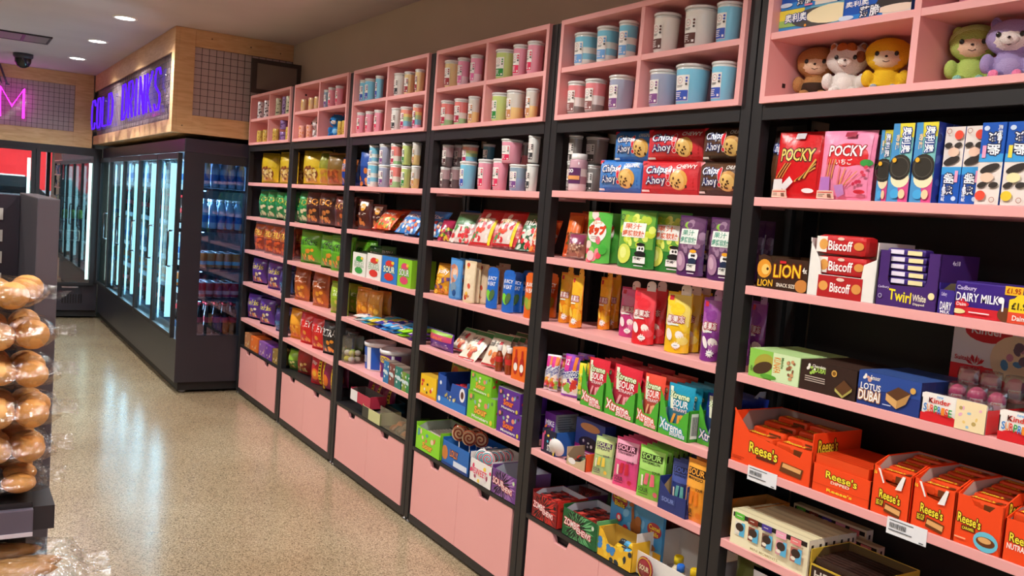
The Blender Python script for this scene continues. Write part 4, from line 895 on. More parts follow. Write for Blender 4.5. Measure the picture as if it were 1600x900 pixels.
def tag_card(w, h):
    b = MB(); n = 10; pts = [(-w/2, 0), (w/2, 0), (w/2, h*.8)]+[(w*.3*math.cos(PI*i/n)+w*.0, h*.8+h*.2*math.sin(PI*i/n)) for i in range(1, n)]+[(-w/2, h*.8)]
    b.prism(pts, 0, .002, 1, M('#f0d028')); art(b, face_front(w, h), [('R', 0, 0, 1, .38, '#e04a30'), ('T', '£1.95', .12, .48, .9, .72, '#2a2418'), ('T', 'Daim', .2, .1, .75, .28, '#f4ece4')], w/h); return b.build('price_card')
item('pcard', tag_card, 'yellow and red price card reading 1.95', 'price card', 0, 2, 1573, 1612, 46, x=.0005)
item('pcard2', lambda w, h: carton('price_sticker', w, h, .001, '#f0b828', [('T', '£1.95', .1, .2, .9, .8, '#a83018')]), 'small yellow 1.95 sticker on the chocolate bar', 'sticker', 0, 2, 1570, 1598, 14, x=.0045, dz=.058)
o = carton('chocolate_tray', .16, .05, .12, '#3d2a86', [('T', 'DAIRY MILK', .1, .3, .9, .8, '#f8f6fc')], '#3d2a86'); fix(o, 'purple chocolate carton near the picture edge', 'chocolate carton', 'second shelf, nearest bay', .03, .93, SZ[0][2]+.001)

# third shelf
def row_box(name, base, side, top, fr, d=.026): return lambda w, h: carton(name, w, h, d, base, fr, side, top=top)
GRN = [('R', 0, 0, .48, 1, '#8cc850'), ('E', .30, .55, .2, .32, '#a8a23c', 20), ('E', .28, .38, .2, .2, '#4a3420', 20), ('R', .48, 0, 1, 1, '#cfe6b4'), ('T', 'KUNAFA', .50, .3, .64, .85, '#e08a2c', -90), ('T', 'Matcha', .65, .5, .70, .88, '#4a7a30', -90), ('S', 12, .78, .2, .9, .85, .07, ['#8a5a3c', '#c89468']), ('E', .42, .12, .16, .08, '#5aa034'), ('T', 'NEW', .05, .2, .09, .4, '#2c4a1c', 90)]
item('kun', row_box('chocolate_carton', '#bfe09a', '#c4e0a0', '#b4d890', GRN), 'pale green chocolate carton', 'chocolate carton', 0, 3, 1169, 1247, 45, x=.003, back=6, step=.0275)
BRN = [('S', 6, .14, .6, .28, .9, .07, ['#e8e4dc', '#9ac050']), ('T', 'DUBAI', .28, .66, .46, .86, '#a8d058'), ('T', 'Chocolate', .22, .82, .46, .92, '#e8e4dc'), ('L', 3, .1, .3, .5, .52, '#b8a89c'), ('D', .62, .76, .11, '#d8a850'), ('D', .62, .76, .07, '#7c5420'), ('Q', [(.66, .3), (.8, .1), (.95, .4), (.8, .62)], '#5c3a20'), ('Q', [(.66, .3), (.8, .1), (.8, .02), (.66, .2)], '#b8b060'), ('Q', [(.8, .1), (.95, .4), (.95, .3), (.8, .02)], '#a89c50')]
item('dub', row_box('chocolate_carton', '#32201a', '#2a1a14', '#3a2820', BRN), 'dark brown chocolate carton', 'chocolate carton', 0, 3, 1248, 1335, 47, x=.003, back=6, step=.0275)
LOT = [('R', 0, .5, 1, 1, '#2c4a94'), ('S', 5, .1, .72, .22, .9, .06, ['#e8e4dc', '#d0a090']), ('T', 'Smoor', .2, .78, .36, .92, '#e8e4dc'), ('T', 'LOTUS', .05, .46, .38, .66, '#f6f4f2'), ('T', 'DUBAI', .03, .14, .38, .44, '#f6f4f2', 0, '#b07a48'), ('Q', [(.48, .5), (.66, .34), (.86, .62), (.66, .74)], '#5c3a24'), ('Q', [(.48, .5), (.66, .34), (.66, .1), (.48, .3)], '#d8a868'), ('Q', [(.66, .34), (.86, .62), (.8, .3), (.66, .1)], '#b88a50'), ('D', .89, .72, .09, '#d8a850'), ('L', 1, .44, .12, .6, .18, '#c8d0e8')]
item('lot', row_box('chocolate_carton', '#253a80', '#1e2c60', '#34508c', LOT), 'blue lotus chocolate carton', 'chocolate carton', 0, 3, 1338, 1435, 54, x=.003, back=6, step=.0275)
def kinder_tray(w, h):
    f = [('R', 0, 0, .55, .28, '#d8242c'), ('E', .3, .26, .24, .12, '#d8242c'), ('T', 'Kinder', .12, .66, .46, .84, '#d83028'), ('T', 'K', .12, .66, .18, .84, '#1c1a1c'), ('R', .55, 0, 1, 1, '#f0dcb0'), ('S', 9, .62, .1, .92, .85, .07, ['#e8b0c8', '#9cc0d8', '#e8c878', '#b8a060'])]
    for i, (ch, c) in enumerate(zip('SURPRISE', ['#2a7cc8', '#e8882c', '#d8342c', '#2a9c48', '#2a7cc8', '#e8882c', '#d8342c', '#2a9c48'])): f.append(('T', ch, .05+i*.058, .36-.008*i, .103+i*.058, .62-.008*i, c))
    f.append(('T', 'new', .26, .86, .36, .94, '#4a9cd8'))
    return display_tray('egg_display', w, h, .20, '#f0ece6', f, 1, [(0, 0), (1, 0), (1, .95), (.95, 1), (.05, 1), (0, .95)], '#e8e4dc', back=.8, side='#d8242c', slope=False, kind='gloss')
item('kin', kinder_tray, 'white and red counter tray of pink surprise eggs', 'egg tray', 0, 3, 1437, 1538, 46, x=.001)
item('kin', kinder_tray, 'white and red counter tray of blue surprise eggs', 'egg tray', 0, 3, 1558, 1675, 46, x=.001)
def egg(c1): 
    def f():
        r = empty('surprise_egg'); b = MB(); b.ball((0, 0, .027), (.021, .021, .028), M('#f2eeea', 'gloss'), 18)
        b.ball((0, 0, .032), (.0214, .0214, .024), M(c1, 'gloss'), 18); b.build('egg_shell', r)
        b = MB(); art(b, lambda u, v, o: ((.0216+o)*math.sin((u-.5)*1.6), -(.0216+o)*math.cos((u-.5)*1.6), .012+v*.026), [('R', .1, 0, .9, .75, '#f2eeea'), ('E', .5, .3, .3, .25, '#e8c0d0'), ('T', 'Kinder', .2, .5, .8, .72, '#d8342c')], 1.3, 'print', True); b.build('wrapper_print', r)
        MB().rbox(-.024, .024, -.024, .024, .0, .062, TUBP, .012).build('clear_cup', r); return r
    return f
pe = egg('#d8487c')(); be = egg('#3f9cd0')()
y1, _ = span(1437, 1538, SZ[0][3], .001); y2, _ = span(1558, 1675, SZ[0][3], .001)
first = {}
for nm, src, yc in (('pink', pe, y1), ('blue', be, y2)):
    for rrow in range(3):
        for j in range(3):
            o = src if (nm not in first) else dup(src); first[nm] = 1
            y = yc+.055-j*.055; fix(o, f'{nm} topped surprise egg', 'surprise egg', 'third shelf, nearest bay', .035+rrow*.052, y, SZ[0][3]+.0035+.055*0+rrow*.028, .5, row=rrow)
b = MB(); w, h = .21, .19; b.prism([(-w/2, 0), (w/2, 0), (w/2, h*.9), (w*.46, h), (-w*.46, h), (-w/2, h*.9)], 0, .003, 1, M('#f0ece6'))
art(b, face_front(w, h), [('R', 0, 0, 1, .45, '#d8242c'), ('Z', .3, .45, .02, .15, 9, '#d8242c'), ('E', .42, .9, .28, .14, '#d8242c'), ('T', 'Kinder', .22, .86, .6, .96, '#f8f4f0'), ('E', .75, .6, .28, .3, '#ecd6ae'), ('S', 8, .6, .45, .92, .8, .06, ['#6a5a6a', '#5a94c0', '#c88ca0']), ('T', 'Suitable 3+', .05, .5, .4, .56, '#d8242c')], w/h)
fix(b.build('display_header'), 'white and red header board behind the surprise eggs', 'header board', 'third shelf, nearest bay', .215, span(1490, 1590, SZ[0][3], .21)[0], SZ[0][3]+.045)
MB_ = MB().rbox(-.1, .1, .0, .05, 0, .044, M('#f0ece6'), .002).build('display_riser'); fix(MB_, 'white riser block under the egg header board', 'riser', 'third shelf, nearest bay', .205, span(1490, 1590, SZ[0][3], .21)[0], SZ[0][3]+.0005)

# fourth shelf
ORN = '#ef4a1c'; YEL = '#f4e23c'
def reese(kind):
    def f(w, h):
        it = [('T', "Reese's", .26, .42, .72, .72, YEL, 0, '#5a2410', -.05)]
        if kind == 'big': it = [('T', "Reese's", .24, .40, .60, .72, YEL, 0, '#5a2410', -.06), ('R', .34, .30, .58, .38, '#5a2410'), ('Q', [(.64, .18), (.9, .14), (.92, .42), (.66, .46)], '#6a3818'), ('Q', [(.67, .32), (.89, .28), (.9, .40), (.68, .44)], '#e0a868'), ('L', 3, .03, .1, .2, .2, '#a83010')]
        if kind == 'dip': it = [('T', "Reese's", .24, .58, .78, .86, YEL, 0, '#5a2410', -.05), ('T', 'DIPPED', .34, .44, .66, .54, '#f4ecd8'), ('T', "Reese's", .28, .12, .72, .24, YEL), ('R', 0, .30, 1, .31, '#a83010')]
        if kind == 'cup': it = [('T', "Reese's", .22, .34, .76, .54, YEL, 0, '#5a2410', -.05), ('R', .15, .18, .36, .34, '#5a2410'), ('T', 'BIG CUP', .17, .2, .34, .32, YEL), ('Q', [(.38, .1), (.78, .04), (.82, .24), (.4, .3)], '#6a3818'), ('Q', [(.4, .16), (.79, .1), (.8, .21), (.42, .26)], '#e0a868'), ('T', '16', .05, .86, .12, .94, YEL), ('Q', [(.14, 1.0), (.30, .70), (.335, .715), (.20, 1.0)], '#f0ece8'), ('Q', [(.62, .64), (.78, .655), (.85, .97), (.78, .97)], '#f0ece8')]
        if kind == 'car': it = [('T', "Reese's", .06, .42, .56, .62, YEL, 0, '#5a2410', -.05), ('R', .16, .30, .46, .40, '#5a2410'), ('T', 'CARAMEL', .18, .32, .44, .38, YEL), ('E', .7, .2, .26, .2, '#6ac0d8'), ('E', .7, .2, .2, .1, '#6a3818'), ('E', .68, .23, .14, .06, '#e0a868'), ('L', 1, .04, .1, .3, .16, '#f0b088')]
        if kind == 'nut': it = [('T', "Reese's", .14, .46, .80, .68, YEL, 0, '#5a2410', -.05), ('T', 'NUTRAGEOUS', .1, .30, .9, .44, '#f8f4ee'), ('E', .75, .8, .2, .16, '#7a4420')]
        nt_ = {'big': [(0, 0), (1, 0), (1, 1.0), (.90, 1.0), (.86, .72), (.22, .98), (.1, 1.3), (0, 1.6)], 'dip': [(0, 0), (1, 0), (1, 1), (0, 1)], 'cup': [(0, 0), (1, 0), (1, 1), (.86, .98), (.78, .66), (.34, .72), (.16, 1.02), (0, 1.04)], 'car': [(0, 0), (1, 0), (1, 1), (.85, .98), (.7, .8), (.38, .84), (.28, 1), (0, 1)], 'nut': [(0, 0), (1, 0), (1, 1), (0, 1)]}[kind]
        o = display_tray('chocolate_box', w, h, {'big': .19, 'dip': .19}.get(kind, .17), ORN, it, {'big': .66, 'dip': .62}.get(kind, .82), nt_, '#b8b0a8' if kind != 'big' else '#9a8c84', back=.66 if kind == 'dip' else 1, side=ORN, slope=kind != 'big', sart=[('T', "Reese's", .1, .62, .5, .88, YEL, 0, '#5a2410')])
        return o
    return f
RL = [('big', 1141, 1264, 82, 'wide orange peanut butter chocolate box'), ('dip', 1267, 1357, 70, 'orange box of upright dipped bars'), ('cup', 1358, 1418, 88, 'orange box with white torn corners'), ('cup', 1421, 1486, 92, 'second orange box with white torn corners'), ('car', 1488, 1561, 96, 'orange box with blue caramel badge'), ('nut', 1564, 1632, 82, 'orange nut bar box near the picture edge')]
for kd, a, c_, hp, look in RL: item('reese_'+kd, reese(kd), look, 'chocolate box', 0, 4, a, c_, hp, x=.003)
def rbar(w, h, d): return bar(w, h, d, '#e04a1c', '#d8481c', '#6a3818', "Reese's", tc=YEL, top='#c83c14')
y, w = span(1141, 1264, SZ[0][4], .01)
for j in range(4):
    for i in range(2):
        k_ = 'rb1'; o = dup(PR[k_]) if k_ in PR else PR.setdefault(k_, rbar(w*.42, .03, .042))
        fix(o, 'orange bar in wide box', 'chocolate bar', 'fourth shelf, nearest bay', .022+j*.043, y+w*.22-i*w*.45, SZ[0][4]+.058+.012*j, rng.uniform(-.04, .04))
        base = MB().box(-w*.2, w*.2, 0, .04, 0, .053+.012*j, M('#c23c14', 'foil')).build('chocolate_bar'); fix(base, 'orange bar under top layer', 'chocolate bar', 'fourth shelf, nearest bay', .022+j*.043, y+w*.22-i*w*.45, SZ[0][4]+.0035)
y, w = span(1267, 1357, SZ[0][4], .01)
for j in range(11):
    k_ = 'rb2'; o = dup(PR[k_]) if k_ in PR else PR.setdefault(k_, carton('chocolate_carton', w*.9, .090, .0145, '#e04a1c', [], '#d84418', top='#d03c14', tart=[('R', .05, .3, .95, .45, '#a82c0c')]))
    fix(o, 'thin orange carton upright in dipped bar box', 'chocolate carton', 'fourth shelf, nearest bay', .008+j*.0162, y, SZ[0][4]+.004)
for a, c_ in ((1358, 1418), (1421, 1486), (1488, 1561), (1564, 1632)):
    y, w = span(a, c_, SZ[0][4], .01)
    for j in range(5):
        k_ = 'rb3%d' % int(w*50); o = dup(PR[k_]) if k_ in PR else PR.setdefault(k_, rbar(w*.8, .026, .03))
        fix(o, 'orange and brown cup bar', 'chocolate bar', 'fourth shelf, nearest bay', .018+j*.031, y, SZ[0][4]+.078+.006*j, rng.uniform(-.05, .05))
    b = MB(); b.box(-w*.43, w*.43, .016, .158, .0035, .0775, M('#8c3010', 'foil')); fix(b.build('chocolate_bar_pack'), 'brown bar layer in orange box', 'bar pack', 'fourth shelf, nearest bay', .0, y, SZ[0][4]+.0006)
def ptag(w, h): return carton('price_tag', w, h, .0012, '#e6e8ec', [('L', 1, .06, .8, .7, .9, '#50545a'), ('B', .08, .42, .5, .72, '#2c2e32'), ('L', 1, .06, .22, .8, .34, '#50545a'), ('R', .84, .08, .95, .14, '#50545a')])
for a, c_, look in ((1167, 1212, 'white barcode price tag below the wide orange box'), (1384, 1446, 'white barcode price tag below the torn orange boxes')):
    item('ptag%d' % a, lambda w, h: ptag(w, .04), look, 'price tag', 0, 4, a, c_, 30, x=-.0015, zabs=SZ[0][4]-.036, where='edge of fourth shelf, nearest bay')

# lowest shelf
def moments(w, h):
    it = [('R', .02, .80, .98, .93, '#2a2622')]
    for i, c in enumerate(['#5cb83c', '#7a3020', '#4a3a94', '#f0a8c0', '#e88080']):
        u = .04+i*.19; it += [('R', u+.005, .77, u+.135, .95, c), ('L', 1, u+.03, .84, u+.11, .88, '#e8e4d8'), ('R', u+.02, .30, u+.155, .70, ['#e8e4d4', '#8a4a3c', '#7a5a4c', '#e0a0a8', '#b06a60'][i]), ('Q', [(u+.08, .3), (u+.155, .3), (u+.155, .7), (u+.11, .7)], '#5ab0d8'), ('E', u+.085, .55, .055, .12, '#3a2a22'), ('E', u+.06, .4, .03, .05, '#ece4d4')]
    it += [('T', 'MINI MOMENTS', .32, .10, .68, .17, '#b0a070')]
    return carton('chocolate_carton', w, h, .030, '#f0e8c4', it, '#eee8d0', [('R', .3, .72, .6, .86, '#2a2622')], top='#d8cfa8', tart=[('R', 0, .35, 1, .5, '#b8ae88')])
item('mom', moments, 'cream carton of mini chocolates', 'chocolate carton', 0, 5, 1140, 1259, 56, x=.003, back=7, step=.0308)
item('mom2', moments, 'cream carton lying behind the row', 'chocolate carton', 0, 5, 1235, 1372, 44, x=.20)
def hershey(w, h): return display_tray('chocolate_box', w, h, .15, '#c8a838', [('R', .03, .03, .97, .9, '#2f1c16'), ('T', "HERSHEY'S", .08, .2, .92, .7, '#cfc6bc')], .55, None, '#5a4628', side='#c8a838', slope=False)
item('hers', hershey, 'gold edged box of dark chocolate bars', 'chocolate box', 0, 5, 1263, 1372, 50, x=.003)
y, w = span(1263, 1372, SZ[0][5], .01)
for j in range(8):
    k_ = 'hb'; o = dup(PR[k_]) if k_ in PR else PR.setdefault(k_, bar(w*.92, .058, .012, '#33201a', '#3a2620', '#2a1812'))
    if j == 0:
        art_b = MB(); 
    fix(o, 'dark brown wrapped bar standing in gold box', 'chocolate bar', 'lowest shelf, nearest bay', .012+j*.0165, y, SZ[0][5]+.005)
b = MB(); b.lathe([(.075, 0), (.082, .02), (.085, .045), (.079, .05), (.0005, .046)], M('#1a191b', 'gloss'), 28, caps=False); fix(b.build('round_container'), 'round glossy black lidded container', 'container', 'lowest shelf, nearest bay', .10, YP(1478, SZ[0][5], .1), SZ[0][5]+.001)
def sackf(c1, its): return lambda w, h: bag('sweet_bag', w, h, .05, c1, its, seed=9)
item('whitebag', sackf('#e8e8ec', [('T', 'SO', .2, .5, .6, .8, '#2a2a30')]), 'white bag with black lettering', 'sweet bag', 0, 6, 1158, 1215, 110, x=.03)
item('olivebag', sackf('#5a5f2c', [('E', .5, .5, .3, .2, '#8a8c4c')]), 'olive green bag', 'sweet bag', 0, 6, 1122, 1158, 110, x=.05)

# ================================================================== SECOND BAY (1)
tubs(1, ZUP, cub(1, 'UF'), [(910, 43, 54, 'bluewhite', 'blue and white'), (949, 37, 57, 'bluewhite', 'blue and white'), (983, 32, 60, 'bluewhite', 'blue and white')])
tubs(1, ZUP, cub(1, 'UN'), [(1038, 43, 63, 'white', 'white brown labelled'), (1090, 55, 66, 'white', 'large white'), (1139, 42, 64, 'blue', 'sky blue'), (1112, 36, 56, 'white', 'rear white', 0, .11)])
tubs(1, ZLO, cub(1, 'LF'), [(896, 34, 52, 'pinkwhite', 'pink and white'), (930, 36, 54, 'pinkwhite', 'pink and white'), (969, 43, 56, 'lilac', 'lilac')])
tubs(1, ZLO, cub(1, 'LN'), [(1026, 47, 59, 'lilac', 'lilac'), (1076, 56, 64, 'blue', 'large sky blue'), (1129, 46, 66, 'blue', 'sky blue'), (1106, 34, 56, 'lilac', 'rear lilac', 0, .11)])
tubs(1, SZ[1][1], 'top shelf, second bay', [(868, 22, 46, 'grey', 'grey', 0, .04), (886, 36, 42, 'grey', 'grey', 0, .11), (870, 22, 42, 'grey', 'upper grey', .107, .04), (892, 36, 30, 'grey', 'upper grey', .105, .11)])
o = jar(.033, .135, [(.25, '#e8d0d4'), (.25, '#b88894'), (.25, '#f0e4e0'), (.25, '#c8a0ac')], '#f2f0ee', '#5c2a5c', [('D', .3, .8, .12, '#e8e4ec'), ('D', .5, .8, .12, '#e8e4ec'), ('D', .3, .8, .05, '#241c24'), ('D', .5, .8, .05, '#241c24'), ('R', .05, .25, .95, .5, '#e8a060')])
y = YP(901, SZ[1][1], .04); fix(o, 'clear sweet jar with white lid and purple label', 'sweet jar', 'top shelf, second bay', .04, y, SZ[1][1]+.001, .4)
COOKIE = {'b': ('#2a6cc0', '#4a8ad4', 'ORIGINAL'), 'r': ('#c41c26', '#d8343c', 'CHEWY'), 'k': ('#3a2418', '#5a3a26', 'CHUNKY')}
def cookies(c):
    base, c2, wd = COOKIE[c]
    def f(w, h):
        it = [('R', .02, .1, .98, .95, c2), ('R', .02, .03, .98, .16, base), ('D', .72, .44, .30, '#e0a850' if c != 'k' else '#c89048'), ('D', .70, .40, .25, '#eac070'), ('S', 12, .60, .22, .84, .62, .035, ['#4a2a18', '#5c3820']), ('T', 'Chips', .12, .56, .54, .84, '#f6f6fa', 0, '#20306c', .03), ('T', 'Ahoy', .14, .24, .52, .52, '#f6f6fa', 0, '#20306c', .03), ('T', '!', .53, .26, .60, .84, '#e02430', 0, '#f6f6fa'), ('T', wd, .66, .78, .96, .90, '#f4f0ea'), ('P', [(.02, .98), (.02, .86), (.12, .98)], '#d83040'), ('R', .05, .06, .2, .12, '#f4f0ea')]
        return bag('cookie_packet', w, h, .062, base, it, kind='foil', seed=7, seal=.02)
    return f
CK = [('b', 921, 985, 52, 0, 'lower blue chocolate chip cookie packet'), ('b', 942, 1010, 50, .103, 'upper blue chocolate chip cookie packet'), ('r', 985, 1072, 53, 0, 'lower red chocolate chip cookie packet'), ('r', 996, 1080, 45, .100, 'upper red chocolate chip cookie packet'), ('k', 1078, 1145, 54, 0, 'lower dark brown cookie packet'), ('k', 1083, 1152, 52, .104, 'upper dark brown cookie packet')]
for c, a, b2, hp, dz, look in CK: item('ck_'+c, cookies(c), look, 'cookie packet', 1, 1, a, b2, hp, x=.004 if not dz else .012, rot=.18, dz=dz)
for c, a, b2, look in (('b', 1012, 1060, 'rear blue cookie packet behind the red ones'), ('k', 1110, 1162, 'rear dark brown cookie packet')): item('ck_'+c, cookies(c), look, 'cookie packet', 1, 1, a, b2, 50, x=.13, rot=.1, dz=.001)

# second shelf
def gummy(base, c2, cols): return lambda w, h: bag('sweet_bag', w, h, .045, base, [('R', .08, .5, .92, .93, c2), ('S', 26, .1, .08, .9, .5, .045, cols)], seed=6)
item('orb', gummy('#d8541c', '#e8702c', ['#4a6a2c', '#c8481c', '#7a3a1c']), 'orange foil sweet bag leaning back', 'sweet bag', 1, 2, 858, 884, 80, x=.03, rot=.5, lean=.25, back=2, step=.05)
item('speck', gummy('#a8705c', '#8a3a5a', ['#c89878', '#7a4a3c', '#d8b8a0']), 'brown speckled sweet bag', 'sweet bag', 1, 2, 868, 898, 44, x=.01, rot=.6, lean=.3)
def pop(w, h): return pouch('sweet_pouch', w, h, .03, '#58b848', [('S', 16, .05, .05, .95, .95, .09, ['#e04a5c', '#f09098', '#f4d8d0', '#8cd060', '#e87080']), ('E', .45, .62, .4, .22, '#f6f2ee'), ('T', 'ポップ', .1, .56, .8, .74, '#e8501c', 0, '#c03010'), ('T', 'フルーツ', .25, .76, .65, .82, '#e8862c'), ('L', 2, .25, .46, .7, .53, '#b8a8a0'), ('D', .3, .14, .1, '#f4c8cc'), ('D', .78, .28, .1, '#48b040')], seed=11)
item('pop', pop, 'pink and green pouch with orange lettering', 'sweet pouch', 1, 2, 905, 942, 80, x=.008, rot=.2)
item('pop', pop, 'rear pink and green pouch', 'sweet pouch', 1, 2, 918, 955, 80, x=.075, rot=.2)
def grape(purple):
    B, G, TX = ('#4c2058', '#7a5474', '#5aa088') if purple else ('#2c7c30', '#c8d83c', '#e0704c')
    def f(w, h):
        it = [('R', .03, .34, .97, .97, '#5e3a5e' if purple else '#6aa840'), ('S', 26, .12, .4, .95, .93, .075, [G, '#6a4468', '#9a7a94'] if purple else [G, '#b4cc38', '#dce86c']), ('E', .35, .84, .12, .06, '#8cc040'), ('E', .26, .24, .2, .17, '#a8809c' if purple else '#d4e05c', 15), ('E', .24, .26, .1, .1, '#c8a4b8' if purple else '#e8f08c', 15),
              ('R', .14, .53, .78, .78, '#eef0ea'), ('T', '果汁', .2, .67, .66, .765, TX), ('T', '爆浆软糖', .16, .545, .76, .65, TX), ('D', .72, .34, .085, '#f4f2ee'), ('D', .70, .35, .022, '#1c1a1c'), ('D', .77, .35, .022, '#1c1a1c'), ('E', .72, .26, .14, .05, '#22304c' if purple else '#1c1a1c'), ('E', .72, .42, .11, .028, '#f0a824' if purple else '#1c1a1c'), ('R', .56, .10, .86, .21, '#f0f0ea'), ('T', '葡萄味', .58, .15, .84, .2, '#2a2428'), ('L', 1, .6, .04, .85, .07, '#e8e4ec'), ('O', .13, .86, .055, .012, '#28203c')]
        return pouch('sweet_pouch', w, h, .045, B, it, seed=13)
    return f
item('gg', grape(False), 'green grape pouch with panda face', 'sweet pouch', 1, 2, 951, 1009, 93, x=.006, rot=.12)
item('gg', grape(False), 'rear green grape pouch with panda face', 'sweet pouch', 1, 2, 1009, 1052, 92, x=.05, rot=.12)
item('gp', grape(True), 'purple grape pouch', 'sweet pouch', 1, 2, 1045, 1086, 95, x=.006, rot=.14, back=1, step=.05)
item('gp', grape(True), 'purple grape pouch', 'sweet pouch', 1, 2, 1096, 1150, 98, x=.006, rot=.14, back=3, step=.048)

# third shelf: drink pouches with round hanging tabs
DP = {'o': ('#e88a1c', '#f0c030', '#f4b428', '#f0b83c'), 'p': ('#c03478', '#e070a0', '#d88cb0', '#ece6e2'), 'r': ('#d8242c', '#e84a54', '#e0303c', '#ece8e4'), 'y': ('#e8b81c', '#ecd468', '#f0cc2c', '#ece6d8'), 'v': ('#7a2c84', '#a85ca8', '#8c3c94', '#c89cc8')}
def drink(c):
    B, C2, C3, TB = DP[c]
    def f(w, h):
        it = [('R', .03, .45, .97, .96, C2), ('S', 7, .1, .1, .9, .9, .09, [C3, C2, '#f2e8e0' if c != 'o' else C3]), ('E', .5, .72, .3, .1, C3), ('R', .1, .86, .28, .94, '#c8283c'), ('T', '椰果冻', .14, .50, .84, .62, '#f4f0ea', 0, '#a8303c'), ('L', 1, .2, .44, .8, .49, '#e8f0ea'), ('E', .3, .3, .12, .1, '#efe6e2' if c != 'o' else '#f4d050', 20), ('Z', .62, .13, .02, .07, 10, '#f6f4f0'), ('E', .62, .13, .17, .04, '#f6f4f0'), ('L', 1, .54, .12, .72, .14, '#5a94a8')]
        return pouch('drink_pouch', w, h, .052, B, it, seed=17, tab=(TB, .02, .42, h*.14))
    return f
def dp(c, look, a, b2, hp, x=.01, rot=.3, **k): item('dp_'+c, drink(c), look, 'drink pouch', 1, 3, a, b2, hp, x=x, rot=rot, **k)
dp('o', 'far orange drink pouch beside the post', 848, 868, 84, x=.05, rot=.5)
dp('o', 'orange drink pouch with yellow tab', 874, 901, 78, x=.006)
dp('o', 'orange drink pouch set further back', 916, 947, 72, x=.10, back=1, step=.055)
dp('p', 'magenta drink pouch set back', 955, 985, 78, x=.075)
dp('r', 'red drink pouch', 974, 1008, 88, x=.006, back=1, step=.065)
dp('y', 'yellow drink pouch', 1024, 1063, 98, x=.006, back=2, step=.06)
dp('v', 'purple drink pouch', 1082, 1112, 106, x=.004, rot=.55, back=2, step=.06)
dp('v', 'purple drink pouch near the post', 1128, 1162, 104, x=.06, rot=.1, back=1, step=.07)

# fourth shelf
def mentos(w, h): return bag('sweet_bag', w, h, .03, '#e8e4ec', [('R', .05, .65, .5, .95, '#d83c94'), ('R', .5, .7, .95, .95, '#e87c2c'), ('R', .05, .05, .95, .35, '#e8a848'), ('S', 14, .1, .1, .9, .5, .09, ['#f0b03c', '#d83c30', '#8cc048', '#f4e0c8', '#e87898']), ('T', 'mentos', .05, .42, .95, .66, '#1c2c84', 0, '#f4f2f6', .18), ('T', 'mentos', .1, .05, .6, .12, '#1c2c84')], seed=15, seal=.03)
item('men', mentos, 'white rainbow chewy sweet bag', 'sweet bag', 1, 4, 838, 851, 58, x=.008, rot=.6, lean=.15, back=2, step=.03)
item('men', mentos, 'white rainbow chewy sweet bag', 'sweet bag', 1, 4, 852, 864, 60, x=.008, rot=.6, lean=.15, back=1, step=.03)
def mentos2(w, h): return bag('sweet_bag', w, h, .03, '#8c3cb4', [('R', .05, .6, .4, .95, '#d83c94'), ('R', .62, .5, .8, .95, '#e87c2c'), ('R', .05, .05, .95, .3, '#e8e4ec'), ('S', 12, .2, .12, .9, .42, .09, ['#f4e0c8', '#d83c30', '#8cc048']), ('T', '12', .12, .74, .36, .88, '#f6f4f8'), ('T', 'mentos', .03, .44, .95, .62, '#1c2c84', 0, '#f4f2f6', .1)], seed=16, seal=.03)
item('men2', mentos2, 'purple and pink chewy sweet bag', 'sweet bag', 1, 4, 868, 894, 68, x=.006, rot=.35, lean=.1, back=2, step=.03)
item('ylw', lambda w, h: bag('sweet_bag', w, h, .03, '#2c9c48', [('R', .05, .3, .95, .95, '#f0d824'), ('S', 8, .2, .2, .8, .7, .06, ['#f4ec70', '#8cc838'])], seed=3), 'yellow and green sweet bag', 'sweet bag', 1, 4, 896, 907, 64, x=.012, rot=.4, back=2, step=.03)
XC = {'red': ('#d8283c', '#b82c44', '#ef9ca4'), 'coral': ('#e8503c', '#b84a3c', '#f0b088'), 'teal': ('#1c94b4', '#2c6c84', '#e8a040'), 'navy': ('#20348c', '#28406c', '#c8d8f0')}
def xbox(c):
    def f(w, h):
        return display_tray('sweet_box', w, h, .20, '#4fae34', [('T', 'Xtreme', .06, .20, .82, .62, '#f6f4f0', 0, XC[c][0], -.12), ('T', 'sourfuls', .42, .08, .92, .28, '#f0e8e4', 0, XC[c][0])], .52, [(0, 0), (1, 0), (1, 1.25), (.82, 1.05), (.66, .62), (.34, .55), (.22, .95), (.12, 1.45), (0, 1.75)], '#c8ccc0', back=.66, side='#3f9c2c', slope=False, sart=[('R', .05, .1, .22, .9, '#e8ece4'), ('B', .07, .2, .2, .8, '#2a2c28')])
    return f
def xpk(c):
    A, B2, C2 = XC[c]
    def f(w, h):
        return bag('sweet_bag', w, h, .022, A, [('R', .08, .05, .92, .52, B2), ('Q', [(.08, .94), (.2, .94), (.34, .5), (.22, .5)], '#e8ecd4'), ('T', 'Xtreme', .12, .72, .88, .84, '#eef4d4', 0, '#5a8c34'), ('T', 'SOUR', .30, .56, .88, .70, '#f4f2f0'), ('T', 'STRAWS', .34, .47, .86, .54, '#f4dce0'), ('Q', [(.2, .1), (.3, .1), (.5, .42), (.4, .42)], C2), ('Q', [(.5, .08), (.6, .08), (.66, .4), (.56, .4)], C2), ('Q', [(.7, .1), (.8, .1), (.76, .42), (.66, .42)], C2)], seed=19, seal=.035)
    return f
XB = [('red', 906, 941, 'red'), ('red', 943, 990, 'red'), ('coral', 992, 1027, 'coral red'), ('teal', 1028, 1076, 'teal'), ('navy', 1084, 1142, 'dark blue')]
